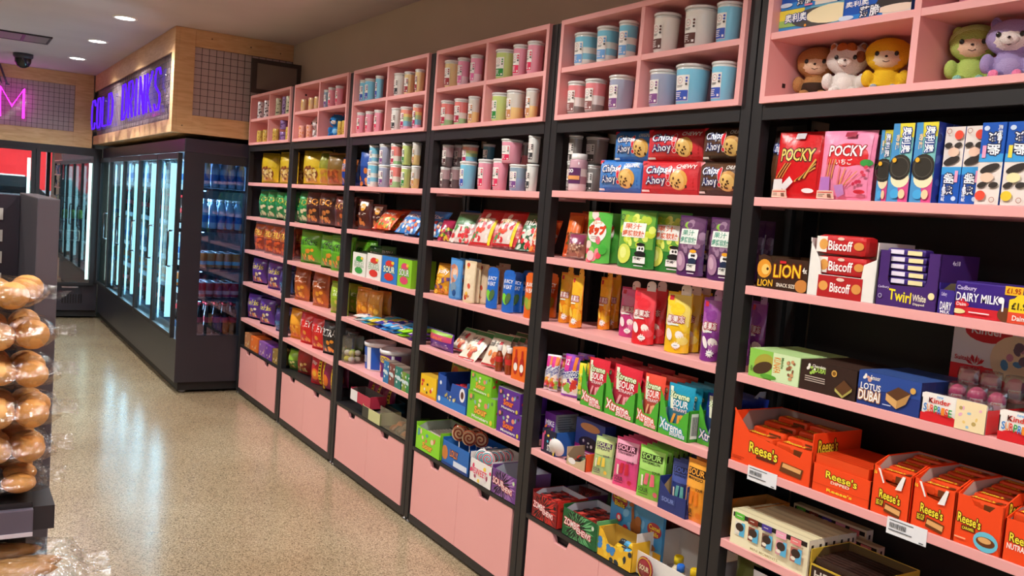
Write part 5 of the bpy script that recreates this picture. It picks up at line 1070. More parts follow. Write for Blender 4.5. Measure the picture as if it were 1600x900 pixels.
for i, (c, a, b2, wd) in enumerate(XB):
    z = SZ[1][4]; xo = .036 if i == 4 else 0; y, w = span(a, b2, z, .004+xo); hh = .165
    kk = 'xb%d' % i; o = xbox(c)(w*.98, .15); fix(o, f'green display box holding {wd} pouches', 'sweet box', 'fourth shelf, second bay', .003+xo, y, z+.0006)
    p0 = None
    for j in range(6):
        p0x = dup(p0) if p0 else xpk(c)(w*.86, hh); p0 = p0 or p0x
        fix(p0x, f'{wd} sour straws pouch in its green box' if i != 1 else 'red sour straws pouch in second green box', 'sweet pouch', 'fourth shelf, second bay', xo*.9+.010+j*.0255*(1 if i < 4 else .95), y+rng.uniform(-.003, .003), z+.008, 0, .06, rng.uniform(-.03, .03))
b = MB(); b.prism([(0, 0), (.19, 0), (.19, .165), (.16, .165), (0, .03)], 0, .003, 0, M('#dfe4f2')); w = .19
b2 = MB(); b2.prism([(0, 0), (.20, 0), (.20, .17), (.17, .17), (.02, .05), (0, .05)], -.0015, .0015, 0, M('#e4e8f4'))
art(b2, lambda u, v, o: (.0015+o, u*.2, v*.17), [('R', .50, .45, .86, .78, '#1c2440'), ('R', .51, .465, .85, .765, '#dfe6f4'), ('B', .54, .49, .82, .74, '#1c2440'), ('T', 'Xtreme', .14, .08, .56, .3, '#2a5cb0', 0, None, .1)], .2/.17)
fix(b2.build('box_side_card'), 'white side card with barcode of the dark blue pouch box', 'side card', 'fourth shelf, second bay', .035, YP(1152, SZ[1][4], .02), SZ[1][4]+.001)

# lowest shelf
def gbox(base, fr, side=None, top=None, d=.11, sart=()): return lambda w, h: carton('sweet_box', w, h, d, base, fr, side or base, top=top or base, sart=sart)
item('pw', gbox('#6a2c9c', [('T', 'MIKE', .1, .3, .9, .6, '#f0e8f4'), ('S', 6, .1, .05, .9, .3, .08, ['#e87c2c', '#d83c94'])], '#9aa4a8', sart=[('L', 6, .1, .1, .9, .9, '#6a747c')]), 'lower purple sweet box with pale side panel', 'sweet box', 1, 5, 838, 855, 30, x=.05)
item('pw', gbox('#6a2c9c', []), 'upper purple sweet box with pale side panel', 'sweet box', 1, 5, 838, 855, 30, x=.05, dz=.06)
item('stix', lambda w, h: display_tray('sweet_box', w, h, .12, '#1c1c38', [('T', 'STIX', .42, .12, .8, .38, '#f4f2f0'), ('S', 6, .1, .5, .9, .9, .08, ['#d8486c', '#e8c83c', '#4ab0d8']), ('E', .9, .4, .08, .4, '#d8c83c'), ('R', .05, .1, .2, .8, '#b04880')], 1, None, '#55585c', side='#2c64b4', slope=False), 'dark box of powder sticks', 'sweet box', 1, 5, 838, 862, 42, x=.012)
b = MB(); b.lathe([(.001, 0), (.034, 0), (.034, .002), (.001, .002)], M('#eae8e6', 'gloss'), 28, caps=False); o = b.build('paper_disc'); fix(o, 'round white card leaning on the front edge', 'card', 'lowest shelf, second bay', .01, YP(868, SZ[1][5], .01), SZ[1][5]+.028, 0, 0); o.rotation_euler = (R(-75), R(18), -PI/2+.4); o.location.z += .010
item('wrh', gbox('#3c4a9c', [('R', 0, 0, 1, .38, '#a82c84'), ('E', .5, .84, .34, .1, '#c88a5c'), ('E', .5, .45, .36, .17, '#2a1c34'), ('S', 8, .3, .38, .7, .52, .04, ['#4a3058', '#e8e0ec']), ('L', 2, .15, .14, .85, .26, '#e8c8e0')], '#34408c', d=.05), 'upright blue and magenta sour sweet box', 'sweet box', 1, 5, 893, 938, 68, x=.075, )
item('wtray', lambda w, h: display_tray('sweet_tray', w, h, .09, '#c8b08c', [('E', .3, .5, .2, .3, '#e8e4e0')], .6, [(0, 0), (1, 0), (1, 1.3), (.7, .7), (.3, .5), (0, .9)], '#a08c6c', side='#e85a2c', slope=False), 'low open card tray of wrapped sweets', 'sweet tray', 1, 5, 884, 914, 28, x=.004)
y = YP(900, SZ[1][5], .04)
def sweet(c): return lambda: bag('wrapped_sweet', .035, .022, .012, c, [], seed=4)
cols = ['#2a2228', '#d83a30', '#2c2c30', '#3c6c4c']
for j in range(8):
    k_ = 'ws%d' % (j % 4); o = dup(PR[k_]) if k_ in PR else PR.setdefault(k_, sweet(cols[j % 4])())
    fix(o, ['black', 'red', 'dark grey', 'green'][j % 4]+' wrapped sweet in open tray', 'wrapped sweet', 'lowest shelf, second bay', .022+.022*(j//4), y+.035-.022*(j % 4), SZ[1][5]+.01+.012*(j//4), 0, 1.1)
SP = {'g': ('#7cc840', '#a8dc70', '#2c3c1c', 'SOUR', 'WATERMELON', '#e86c7c'), 'p': ('#e04a84', '#f0a8c0', '#4c2030', 'SOUR', 'STRAWBERRY', '#c8283c'), 'n': ('#2c3c7c', '#4858a0', '#1c2448', 'SOUR', 'RASPBERRY', '#6ab0a8'), 'o': ('#f0982c', '#f4a83c', '#2c1c14', 'SOUR', 'MANGO', '#e87c1c'), 's': ('#a8c884', '#c8d890', '#4c2c5c', 'SOUR', 'STRAPS', '#e8c84c')}
def sour(c):
    A, B2, C2, t1, t2, c3 = SP[c]
    def f(w, h):
        return bag('sour_sweet_bag', w, h, .022, A, [('R', .04, .55, .96, .95, B2), ('R', .10, .74, .90, .87, C2), ('T', t1, .13, .76, .87, .86, B2), ('T', t2, .16, .68, .84, .73, C2), ('Q', [(.3, .28), (.45, .28), (.5, .5), (.36, .5)], c3), ('Q', [(.55, .26), (.72, .28), (.7, .5), (.56, .5)], c3), ('Q', [(.2, .24), (.28, .24), (.28, .45), (.2, .45)], '#f0e0d0'), ('T', t1, .10, .12, .5, .21, C2), ('L', 1, .1, .07, .5, .1, C2), ('D', .76, .13, .05, c3), ('T', 'SOUR', .62, .52, .9, .57, C2)], seed=21, seal=.025)
    return f
item('so_s', sour('s'), 'pale green sour strap bag', 'sour sweet bag', 1, 5, 918, 946, 62, x=.008, rot=.25, lean=.1, back=1, step=.03)
item('so_p', sour('p'), 'pink sour strawberry bag', 'sour sweet bag', 1, 5, 950, 985, 78, x=.006, rot=.2, lean=.05, back=5, step=.027)
item('so_g', sour('g'), 'green sour watermelon bag', 'sour sweet bag', 1, 5, 987, 1026, 84, x=.004, rot=.2, lean=.03, back=5, step=.027)
item('so_n', sour('n'), 'navy sour raspberry bag', 'sour sweet bag', 1, 5, 1036, 1070, 88, x=.022, rot=.15, lean=.03, back=3, step=.027)
item('so_nb', lambda w, h: display_tray('sweet_box', w, .10, .16, '#283470', [('T', 'SOUR', .12, .45, .6, .68, '#4a5aa8'), ('R', .1, .42, .62, .72, '#34427c'), ('T', 'SOUR', .14, .46, .58, .68, '#7c8cc8')], .6, [(0, 0), (1, 0), (1, 1), (.4, .9), (.2, 1.2), (0, 1.5)], '#b89868', slope=False), 'navy display box around the raspberry bags', 'sweet box', 1, 5, 1027, 1070, 40, x=.002)
item('so_o', sour('o'), 'orange sour mango bag', 'sour sweet bag', 1, 5, 1073, 1105, 98, x=.006, rot=0, lean=.02, back=2, step=.03)
item('so_ob', lambda w, h: display_tray('sweet_box', w, .10, .18, '#c8802c', [('T', 'SOUR', .2, .4, .8, .7, '#3c2414')], .6, None, '#b88848', side='#c07c2c', slope=False, sart=[('T', 'SOUR', .3, .3, .8, .6, '#3c2414')]), 'orange display box beside the near post', 'sweet box', 1, 5, 1128, 1165, 40, x=.040)

# cabinet top
def zombie(A, B2, C2, t='ZOMBIE'):
    def f(w, h):
        return display_tray('sweet_box', w, h, .16, A, [('Z', .5, .5, .1, .9, 30, B2), ('Z', .4, .5, .05, .7, 22, '#181418'), ('T', t, .06, .40, .52, .66, '#f2e8e4', 0, '#c8283c', -.04), ('T', 'CHEWS', .44, .28, .86, .50, '#f2e8e4', 0, '#c8283c', -.04), ('D', .9, .78, .08, C2)], .9, [(0, 0), (1, 0), (1, 1), (0, 1)], '#b8bcc4', side=B2, slope=False, seed=5)
    return f
item('zr', zombie('#7c1c20', '#d8342c', '#181418'), 'red and black open sweet box', 'sweet box', 1, 6, 827, 872, 50, x=.004)
item('zg', zombie('#175c30', '#6cb878', '#c8d8c0'), 'green open sweet box', 'sweet box', 1, 6, 876, 931, 50, x=.004)
for a, b2, c, wd in ((827, 872, '#a02420', 'red'), (876, 931, '#8c2c24', 'green')):
    y, w = span(a, b2, SZ[1][6], .004)
    for j in range(6):
        for i in range(3):
            k_ = 'zs'+wd; o = dup(PR[k_]) if k_ in PR else PR.setdefault(k_, bar(w*.28, .016, .03, c, '#181418', '#c8483c', name='sweet_bar'))
            fix(o, f'dark red wrapped chew in {wd} box', 'sweet bar', 'cabinet top, second bay', .014+j*.023, y+(i-1)*w*.3, SZ[1][6]+.062+.004*(j % 2), rng.uniform(-.1, .1))
    fix(MB().box(-w*.46, w*.46, .008, .15, 0, .058, M('#5a1c1c', 'foil')).build('sweet_layer'), f'lower layer of chews in {wd} box', 'sweet layer', 'cabinet top, second bay', .004, y, SZ[1][6]+.0035)
item('zp', zombie('#4c2868', '#a068b8', '#181418', 'Zombie'), 'purple and black sweet box standing at back', 'sweet box', 1, 6, 836, 872, 40, x=.19)
item('zb', lambda w, h: bag('sweet_bag', w, h, .05, '#5c1820', [('Z', .5, .5, .05, .5, 26, '#c83c34'), ('Z', .5, .5, .05, .45, 20, '#181418')], seed=9), 'red and black zebra striped bag at back', 'sweet bag', 1, 6, 888, 935, 52, x=.17, rot=.3, lean=.2)
item('zgb', lambda w, h: bag('sweet_bag', w, h, .04, '#184c28', [('Z', .5, .5, .05, .5, 26, '#2c8448')], seed=9), 'green bag behind the green box', 'sweet bag', 1, 6, 934, 952, 54, x=.19, rot=.3, lean=.2)
def camel(w, h):
    f = [('R', 0, 0, 1, .28, '#e8b42c'), ('R', 0, .28, 1, 1, '#4a9cd8'), ('S', 8, .3, .35, .7, .95, .08, ['#7cbce8', '#68b0e0']), ('E', .17, .84, .16, .12, '#a83040'), ('T', 'Camel', .04, .84, .30, .93, '#f4e02c', 0, '#5c1828'), ('T', 'Balls', .08, .73, .28, .82, '#f4e02c', 0, '#5c1828'), ('E', .86, .62, .13, .12, '#a83040'), ('T', 'Camel', .76, .62, .96, .70, '#f4e02c'), ('T', 'Balls', .8, .53, .94, .6, '#f4e02c'), ('E', .52, .52, .10, .14, '#9c5c2c'), ('E', .56, .64, .06, .08, '#a8683a'), ('Q', [(.42, .8), (.46, .84), (.50, .58), (.44, .56)], '#9c5c2c'), ('E', .42, .86, .05, .035, '#9c5c2c', 10), ('Q', [(.44, .12), (.47, .12), (.5, .48), (.45, .48)], '#8c5028'), ('Q', [(.52, .14), (.55, .14), (.56, .46), (.52, .46)], '#8c5028'), ('Q', [(.60, .12), (.63, .12), (.61, .48), (.57, .48)], '#8c5028'), ('E', .52, .36, .05, .05, '#e8e4e0'), ('D', .2, .56, .07, '#d83040'), ('D', .2, .56, .04, '#f2e8e4'), ('D', .34, .42, .07, '#c82838'), ('E', .82, .34, .1, .06, '#9c5c2c'), ('D', .7, .2, .04, '#f4e02c')]
    return carton('sweet_box_header', w, h, .012, '#4a9cd8', f, '#4a9cd8')
item('camel', camel, 'blue and yellow header card with a camel', 'header card', 1, 6, 941, 1030, 106, x=.085)
item('camtray', lambda w, h: display_tray('sweet_tray', w, h, .075, '#e8b42c', [('S', 14, .05, .05, .95, .95, .2, ['#f0c83c', '#3c84c4', '#1c2c3c'])], .7, [(0, 0), (1, 0), (1, 1), (.7, .8), (.3, .8), (.12, 1.3), (0, 1.4)], '#c8a040', slope=False), 'yellow sweet tray below the camel card', 'sweet tray', 1, 6, 933, 986, 46, x=.003)
y, w = span(933, 986, SZ[1][6], .004)
for j in range(12):
    k_ = 'cs%d' % (j % 3); o = dup(PR[k_]) if k_ in PR else PR.setdefault(k_, bag('wrapped_sweet', .035, .024, .014, ['#4a9ccc', '#e8c030', '#22303c'][j % 3], [], seed=4))
    fix(o, ['blue', 'yellow', 'navy'][j % 3]+' wrapped gum in yellow tray', 'wrapped gum', 'cabinet top, second bay', .016+.02*(j//4), y+.036-.024*(j % 4), SZ[1][6]+.02+.016*(j//4), 0, .9)
item('sqt', lambda w, h: display_tray('sweet_tray', w, h, .2, '#e6e2dc', [], .6, [(0, 0), (1, 0), (1, 1), (0, 1)], '#e8e4de', back=1, slope=False), 'large open white card box', 'card box', 1, 6, 990, 1095, 66, x=.01)
item('redbag', lambda w, h: carton('sweet_box', w, h, .02, '#7c2028', [('P', [(0, .0), (1, 0), (1, .2), (.5, .12), (0, .4)], '#3484c8'), ('T', 'DRUMSTICK', .2, .62, .7, .95, '#8c6c50'), ('S', 16, .1, .3, .8, .6, .04, ['#e8c078', '#e8b04c']), ('S', 6, .75, .2, .98, .5, .06, ['#e8d8a0', '#d8b04c'])], '#7c2028'), 'red and blue sweet box standing at back', 'sweet box', 1, 6, 1034, 1092, 60, x=.215)
for i, (px, x, c1, c2, wd) in enumerate([(1057, .045, '#f0d41c', '#e8dcc0', 'yellow'), (1062, .012, '#2a6cd0', '#d8d0a8', 'blue'), (1082, .02, '#e8c41c', '#d8b83c', 'golden')]):
    r = empty('spray_bottle'); MB().lathe([(.018, 0), (.022, .01), (.022, .05), (.013, .065), (.013, .07)], M(c2, 'gloss'), 16).build('bottle_body', r); MB().lathe([(.015, .07), (.015, .092), (.012, .096)], M(c1, 'gloss'), 16).build('cap', r)
    fix(r, f'small candy spray bottle with {wd} cap', 'candy bottle', 'cabinet top, second bay', x+.03, YP(px, SZ[1][6]+.004, x+.03), SZ[1][6]+.004)
r = MB().lathe([(.001, -.003), (.036, -.003), (.038, 0), (.036, .003), (.001, .003)], M('#a83038', 'gloss'), 24, caps=False).build('round_badge'); r.rotation_euler = (PI/2, 0, 0)
b = MB(); b.lathe([(.001, -.003), (.036, -.003), (.038, 0), (.036, .003), (.001, .003)], M('#8c2c34', 'gloss'), 24, caps=False); bpy.data.objects.remove(r)
b.v = [(x, z-.003, y+.04) for x, y, z in b.v]; art(b, lambda u, v, o: (-.038+.076*u, -.006-o, .002+.076*v), [('O', .5, .5, .46, .05, '#d8b03c'), ('T', 'SOUR', .2, .4, .8, .62, '#e8d8b0')]); b.box(-.004, .004, -.003, .0, 0, .006, M('#8c2c34'))
fix(b.build('round_badge'), 'round dark red badge card on the front edge', 'badge card', 'cabinet top, second bay', .0075, YP(1006, SZ[1][6], .005), SZ[1][6]+.0006)

# ================================================================== THIRD BAY (2)
tubs(2, ZUP, cub(2, 'UF'), [(703, 31, 43, 'cream', 'cream'), (728, 21, 44, 'pinkmix', 'pink and white'), (749, 20, 46, 'pinkmix', 'pink and white')])
tubs(2, ZUP, cub(2, 'UN'), [(784, 37, 47, 'green', 'lime green'), (816, 27, 50, 'pink', 'pink'), (840, 24, 51, 'pink', 'pink')])
tubs(2, ZLO, cub(2, 'LF'), [(699, 23, 40, 'melon', 'pink and green'), (723, 24, 42, 'melon', 'pink and green'), (745, 20, 43, 'toffee', 'cream and toffee')])
tubs(2, ZLO, cub(2, 'LN'), [(776, 31, 45, 'green', 'lime green'), (806, 31, 47, 'toffee', 'cream and toffee'), (834, 27, 49, 'toffee', 'cream and toffee')])
tubs(2, SZ[2][1], 'top shelf, third bay', [(688, 17, 34, 'smoke', 'lower pink and grey', 0, .03), (706, 20, 36, 'smoke', 'lower pink and grey', 0, .06), (730, 33, 41, 'blue', 'lower sky blue'), (760, 27, 39, 'pink', 'lower pink'), (785, 24, 40, 'pink', 'lower pink'), (811, 30, 41, 'lilacblue', 'lower grey blue'), (837, 20, 42, 'plain', 'lower white'),
      (690, 19, 37, 'smoke', 'upper pink and grey', .100, .03), (709, 24, 34, 'smoke', 'upper pink and grey', .104, .06), (736, 27, 31, 'rainbow', 'upper rainbow', .112, .05), (768, 20, 34, 'coldteal', 'upper teal', .110, .10), (798, 37, 39, 'pink', 'upper large pink', .103, .0), (824, 24, 36, 'tealpink', 'upper dusky pink', .11, .10), (840, 21, 46, 'plain', 'upper white', .115, .0)])
# second shelf of leaning foil bags
def cbag(base, c2, cols, t='', tc='#f6f4f0', n=20, top=None, z=5):
    def f(w, h):
        it = [('R', .05, .55, .95, .93, c2), ('S', n, .1, .08, .9, .55, .075, cols)]
        if t: it += [('T', t, .14, .62, .86, .8, tc, 0, base)]
        return bag('sweet_bag', w, h, .04, base, it, top=top, seed=z)
    return f
CANE = ['#e8e0d8', '#d83a40', '#e8d0c8', '#c82c34', '#4c8c4c']
def bg(key, mk, look, k, sh, a, b2, hp, **kw):
    kw.setdefault('rot', .3); kw.setdefault('lean', .45); kw.setdefault('x', .02); return item(key, mk, look, 'sweet bag', k, sh, a, b2, hp, **kw)
bg('d2m', cbag('#8c1c44', '#a8284c', ['#5a8c2c', '#d8b83c', '#c83c50']), 'magenta foil sweet bag', 2, 2, 670, 690, 40, rot=.6, lean=.5)
bg('d2bl', cbag('#2c6cc0', '#3c84d4', ['#c84c3c']), 'blue foil sweet bag at back', 2, 2, 684, 705, 52, x=.13, rot=.3, lean=.3)
bg('d2w', cbag('#d8ccc4', '#4c7c50', CANE, n=34), 'white and red striped candy bag', 2, 2, 690, 722, 56, back=1, step=.05)
def redc(w, h): return bag('sweet_bag', w, h, .04, '#c01c24', [('R', .08, .1, .78, .74, '#d8ccc4'), ('S', 36, .12, .12, .76, .7, .06, CANE), ('D', .42, .80, .08, '#e8dcd0'), ('E', .36, .42, .22, .09, '#e04a30'), ('R', .80, .05, .90, .7, '#e8d024'), ('T', 'CANDY', .2, .62, .66, .72, '#f0e4a0', 0, '#a02024')], seed=4)
bg('d2r', redc, 'red foil bag of striped sticks', 2, 2, 722, 757, 66, rot=.2)
bg('d2r', redc, 'red foil bag of striped sticks', 2, 2, 758, 793, 72, rot=.2, back=2, step=.035)
bg('d2g', cbag('#1c5c34', '#24703c', ['#e8dcd0', '#d8343c', '#c8d8c8'], 'mix', n=24), 'dark green foil candy bag', 2, 2, 795, 824, 68, rot=.25)
bg('d2o', cbag('#e0561c', '#e86c28', ['#e8d8c8', '#d83a20', '#f09040']), 'bright orange foil sweet bag', 2, 2, 818, 836, 60, rot=.4, back=2, step=.045)
# third shelf
bg('d3y', cbag('#d8941c', '#e8a828', ['#6c4a80', '#d8882c', '#e8c040'], 'Jelly', '#f8f4ec'), 'golden yellow foil sweet bag', 2, 3, 668, 691, 50, rot=.4, lean=.2)
def cardp(base, its, name='sweet_pouch', t=.03): return lambda w, h: pouch(name, w, h, t, base, its, seed=8)
item('d3b', cardp('#3c84cc', [('R', .05, .05, .95, .95, '#5a98d4'), ('E', .45, .62, .3, .22, '#e8a880'), ('S', 8, .2, .4, .8, .8, .08, ['#e8ccb8', '#c87c60', '#8cb4dc']), ('E', .5, .3, .24, .12, '#7c98b0'), ('E', .6, .16, .14, .08, '#22508c')]), 'pale blue pouch', 'sweet pouch', 2, 3, 694, 713, 64, x=.006, back=2, step=.05, rot=.15)
item('d3c', cardp('#e0cca4', [('R', .05, .05, .95, .95, '#ead8b8'), ('S', 7, .2, .1, .8, .9, .07, ['#e8b83c', '#d8543c', '#f0e0c0', '#c83c30']), ('T', 'Jelly', .2, .12, .7, .2, '#c84030')], t=.022), 'cream fruit pouch', 'sweet pouch', 2, 3, 717, 735, 66, x=.004, back=4, step=.028, rot=.15)
item('d3c', cardp('#e0cca4', []), 'cream fruit pouch', 'sweet pouch', 2, 3, 737, 752, 66, x=.05, back=4, step=.028, rot=.15)
def lick(base, c2, g): return lambda w, h: pouch('sweet_pouch', w, h, .03, base, [('T', 'JUICY', .1, .72, .9, .84, '#f6f4f2'), ('T', 'N EAT', .15, .60, .85, .70, '#f6f4f2'), ('E', .4, .34, .2, .16, g, 30), ('E', .66, .36, .2, .15, c2, -20)], seed=6, tab=(base, -.4, .4, h*.08))
item('d3l', lick('#1c64c4', '#4c6c3c', '#7cd038'), 'deep blue rounded pouch', 'sweet pouch', 2, 3, 752, 769, 60, x=.004, rot=.15)
item('d3l', lick('#1c64c4', '#4c6c3c', '#7cd038'), 'deep blue rounded pouch', 'sweet pouch', 2, 3, 777, 794, 62, x=.004, rot=.15, back=2, step=.05)
item('d3l', lick('#1c64c4', '#4c6c3c', '#7cd038'), 'deep blue rounded pouch', 'sweet pouch', 2, 3, 800, 814, 60, x=.06, rot=.15)
item('d3o', lick('#e0641c', '#b8a030', '#8ca83c'), 'orange rounded pouch', 'sweet pouch', 2, 3, 810, 830, 66, x=.004, rot=.2, back=2, step=.055)
# fourth shelf
item('d4p', lambda w, h: bag('sweet_bag', w, h, .06, '#5c2c90', [('R', .03, .5, .97, .8, '#c8446c'), ('R', .03, .8, .97, .96, '#8cb838'), ('T', 'Sweet', .1, .52, .7, .76, '#e87c4c'), ('L', 2, .4, .15, .9, .4, '#c8b8e0')], seed=4, seal=.03), 'wide purple and green sweet bag', 'sweet bag', 2, 4, 660, 700, 34, x=.03)
def crisps(w, h): return bag('crisp_bag', w, h, .03, '#e4d8c4', [('R', 0, .82, 1, .98, '#2c7c44'), ('T', 'chilli club', .1, .56, .7, .74, '#2a2420'), ('R', .62, .5, .76, .74, '#c8343c'), ('S', 9, .15, .08, .85, .42, .09, ['#c8542c', '#b03424', '#d87c40']), ('R', .05, .0, .95, .05, '#b82c34')], seed=6, seal=.03)
item('d4c', crisps, 'cream and green snack bag leaning back', 'snack bag', 2, 4, 681, 705, 56, x=.006, rot=.1, lean=.75, back=1, step=.05)
item('d4c', crisps, 'cream and green snack bag leaning back', 'snack bag', 2, 4, 709, 735, 58, x=.006, rot=.1, lean=.75, back=1, step=.05)
item('d4c', crisps, 'cream and green snack bag leaning back', 'snack bag', 2, 4, 748, 771, 60, x=.006, rot=.15, lean=.5, back=3, step=.03)
def sbot():
    r = empty('sauce_bottle'); MB().lathe([(.014, 0), (.016, .006), (.016, .06), (.013, .072), (.008, .082), (.008, .088)], M('#8c3c14', 'gloss'), 14).build('glass_body', r)
    MB().lathe([(.0164, .040), (.0164, .062)], M('#c8302c'), 14, caps=False).build('label', r); MB().lathe([(.0105, .086), (.011, .088), (.011, .105), (.009, .108)], M('#efece8', 'gloss'), 14).build('cap', r); return r
sb = None
for px, x in [(778, .012), (794, .012)]:
    for j in range(4):
        o = dup(sb) if sb else sbot(); sb = sb or o; z = SZ[2][4]; y = YP(px, z, .03)
        fix(o, 'small amber sauce bottle with white cap', 'sauce bottle', 'fourth shelf, third bay', .03+j*.042, y, z+.001, .4)
item('d4t', lambda w, h: carton('sauce_box', w, h, .05, '#e86a1c', [('E', .28, .45, .16, .3, '#b8241c'), ('E', .28, .40, .13, .13, '#f0ece4'), ('R', .22, .7, .34, .95, '#b8241c'), ('E', .72, .45, .16, .3, '#b8241c'), ('E', .72, .40, .13, .13, '#f0ece4'), ('R', .66, .7, .78, .95, '#b8241c')], '#d85c14'), 'bright orange box with two red sauce bottles', 'sauce box', 2, 4, 801, 823, 50, x=.004)
# lowest shelf
item('d5y', gbox('#f0c41c', [('S', 8, .1, .2, .9, .8, .09, ['#d8342c', '#2a1c1c', '#f4ece0', '#d8342c']), ('R', .0, .0, 1, .12, '#e8902c')], '#e0b01c', '#c8a030', .14), 'bright yellow sweet box', 'sweet box', 2, 5, 656, 680, 34, x=.004)
item('d5yc', gbox('#d8bc38', [('E', .25, .5, .2, .3, '#d8642c'), ('S', 5, .4, .2, .9, .6, .08, ['#3a2c20', '#c83c30']), ('R', .1, .8, .9, .92, '#7c9c3c')], d=.01), 'yellow header card at back', 'header card', 2, 5, 697, 722, 46, x=.17, dz=.02, lean=.1)
item('d5b', lambda w, h: display_tray('drink_tray', w, h, .16, '#2050a8', [('R', 0, 0, 1, .3, '#2c78cc'), ('E', .86, .66, .09, .26, '#f0ecf0'), ('E', .86, .66, .05, .14, '#5a2c24'), ('S', 7, .3, .3, .7, .5, .07, ['#b8a860', '#d8d0a0']), ('D', .12, .82, .08, '#e8ecf4'), ('D', .1, .2, .1, '#e8ecf4')], .95, [(0, 0), (1, 0), (1, .98), (.5, .95), (.45, .6), (.3, .6), (.28, 1.1), (0, 1.12)], '#1c3c84', back=1.1, side='#2a64bc', slope=False), 'royal blue tray of small white drink bottles', 'drink tray', 2, 5, 682, 727, 44, x=.004)
sb = None; y, w = span(682, 727, SZ[2][5], .01)
for j in range(3):
    for i in range(3):
        if sb: o = dup(sb)
        else:
            o = empty('drink_bottle'); sb = o; MB().lathe([(.015, 0), (.017, .005), (.017, .05), (.015, .06)], M('#ece8ea', 'gloss'), 14).build('bottle_body', o); MB().lathe([(.017, .058), (.0175, .06), (.0175, .068), (.001, .069)], M('#d83c4c', 'gloss'), 14, caps=False).build('lid', o)
        fix(o, 'small white drink, red lid', 'drink bottle', 'lowest shelf, third bay', .03+j*.04, y-.02-i*.038+.02, SZ[2][5]+.035)
def sbx(base, c2, tcol, look_): return lambda w, h: carton('sweet_box', w, h, .14, base, [('S', 9, .1, .58, .9, .85, .10, [c2, '#e8d8b0', '#8cb8b0', '#e88c6c']), ('T', 'Sour', .28, .26, .72, .52, tcol, 0, '#c8343c'), ('T', 'Monsters', .2, .08, .8, .2, '#f4f4e8'), ('E', .9, .14, .05, .09, '#d8c83c')], base, top='#8c9488', sart=[('S', 5, .1, .1, .9, .9, .08, ['#c8343c', '#3c3c2c'])])
item('d5g', sbx('#7cc828', '#5a8c4c', '#f0c83c', ''), 'lower lime green sour sweet box', 'sweet box', 2, 5, 729, 771, 44, x=.004)
item('d5g', sbx('#7cc828', '#5a8c4c', '#f0c83c', ''), 'upper lime green sour sweet box', 'sweet box', 2, 5, 729, 771, 44, x=.004, dz=.0985)
item('d5p', sbx('#5c2c90', '#3c3040', '#e8882c', ''), 'lower purple sweet box', 'sweet box', 2, 5, 775, 812, 38, x=.004)
item('d5p', sbx('#5c2c90', '#3c3040', '#e8882c', ''), 'upper purple sweet box', 'sweet box', 2, 5, 775, 812, 38, x=.004, dz=.077)
sb = None
for i in range(8):
    if sb: o = dup(sb)
    else: o = empty('spread_pot'); sb = o; MB().lathe([(.022, 0), (.026, .004), (.026, .05)], M('#5c4438', 'gloss'), 18).build('pot', o); MB().lathe([(.027, .05), (.027, .062), (.022, .0625), (.0215, .060), (.001, .060)], None, 18, caps=False, mats=[M(c, 'gloss') for c in ('#e8e8e4', '#e8e8e4', '#2a2826', '#2a2826')]).build('lid', o)
    fix(o, 'small round pot with black lid at back', 'pot', 'lowest shelf, third bay', .175+.056*(i // 4), 3.76-.058*(i % 4), SZ[2][5]+.001)
# cabinet top
item('d6g', lambda w, h: display_tray('sweet_box', w, h, .2, '#8cd82c', [('S', 8, .1, .5, .9, .9, .12, ['#e8c8a8', '#5a9ca0', '#e0705c']), ('T', 'Sour', .3, .15, .7, .42, '#f0c83c', 0, '#c8343c')], .85, [(0, 0), (1, 0), (1, 1), (0, 1)], '#a8b4a8', slope=False), 'lime green open box of wrapped sour tubes', 'sweet box', 2, 6, 647, 688, 46, x=.004)
y, w = span(647, 688, SZ[2][6], .004)
for j in range(10):
    k_ = 'd6s'; o = dup(PR[k_]) if k_ in PR else PR.setdefault(k_, bar(w*.88, .012, .014, '#e4e0d8', '#c8bcb0', '#d8a8a0', name='sweet_stick'))
    fix(o, 'pale wrapped sour stick in lime box', 'sweet stick', 'cabinet top, third bay', .02+j*.0165, y, SZ[2][6]+.066)
fix(MB().box(-w*.46, w*.46, .008, .19, 0, .062, M('#b8b0a4')).build('sweet_layer'), 'pale lower layer of sour sticks in lime box', 'sweet layer', 'cabinet top, third bay', .004, y, SZ[2][6]+.0035)
item('d6k', lambda w, h: display_tray('disc_box', w, h, .10, '#3c4440', [], .8, None, '#5a5c5c', slope=False), 'dark clear fronted box of red lollies at back', 'sweet box', 2, 6, 653, 690, 36, x=.15)
for i in range(9):
    if i == 0: sb = None
    if sb: o = dup(sb)
    else: sb = o = lollipop(.024, .045, '#8c2420', '#7c1c1c', '#a83830', '#d8dce0')
    fix(o, 'dark red lollipop in the rear box', 'lollipop', 'cabinet top, third bay', .19, 3.735-i*.015, SZ[2][6]+.028, rng.uniform(-.1, .1)+1.1, 0, 0)
item('d6b', lambda w, h: display_tray('sweet_box', w, h, .19, '#2468b8', [('E', .1, .5, .12, .3, '#c87c3c'), ('T', 'LOLLY', .3, .45, .6, .75, '#f08c2c', 0, '#1c2c5c'), ('R', .45, .1, .95, .35, '#d8e0f0'), ('R', 0, 0, 1, .12, '#1c3c80')], .9, [(0, 0), (1, 0), (1, 1), (0, 1)], '#3c84cc', side='#1c4c90', slope=False), 'blue box holding swirl lollipops', 'lollipop box', 2, 6, 690, 731, 42, x=.004)
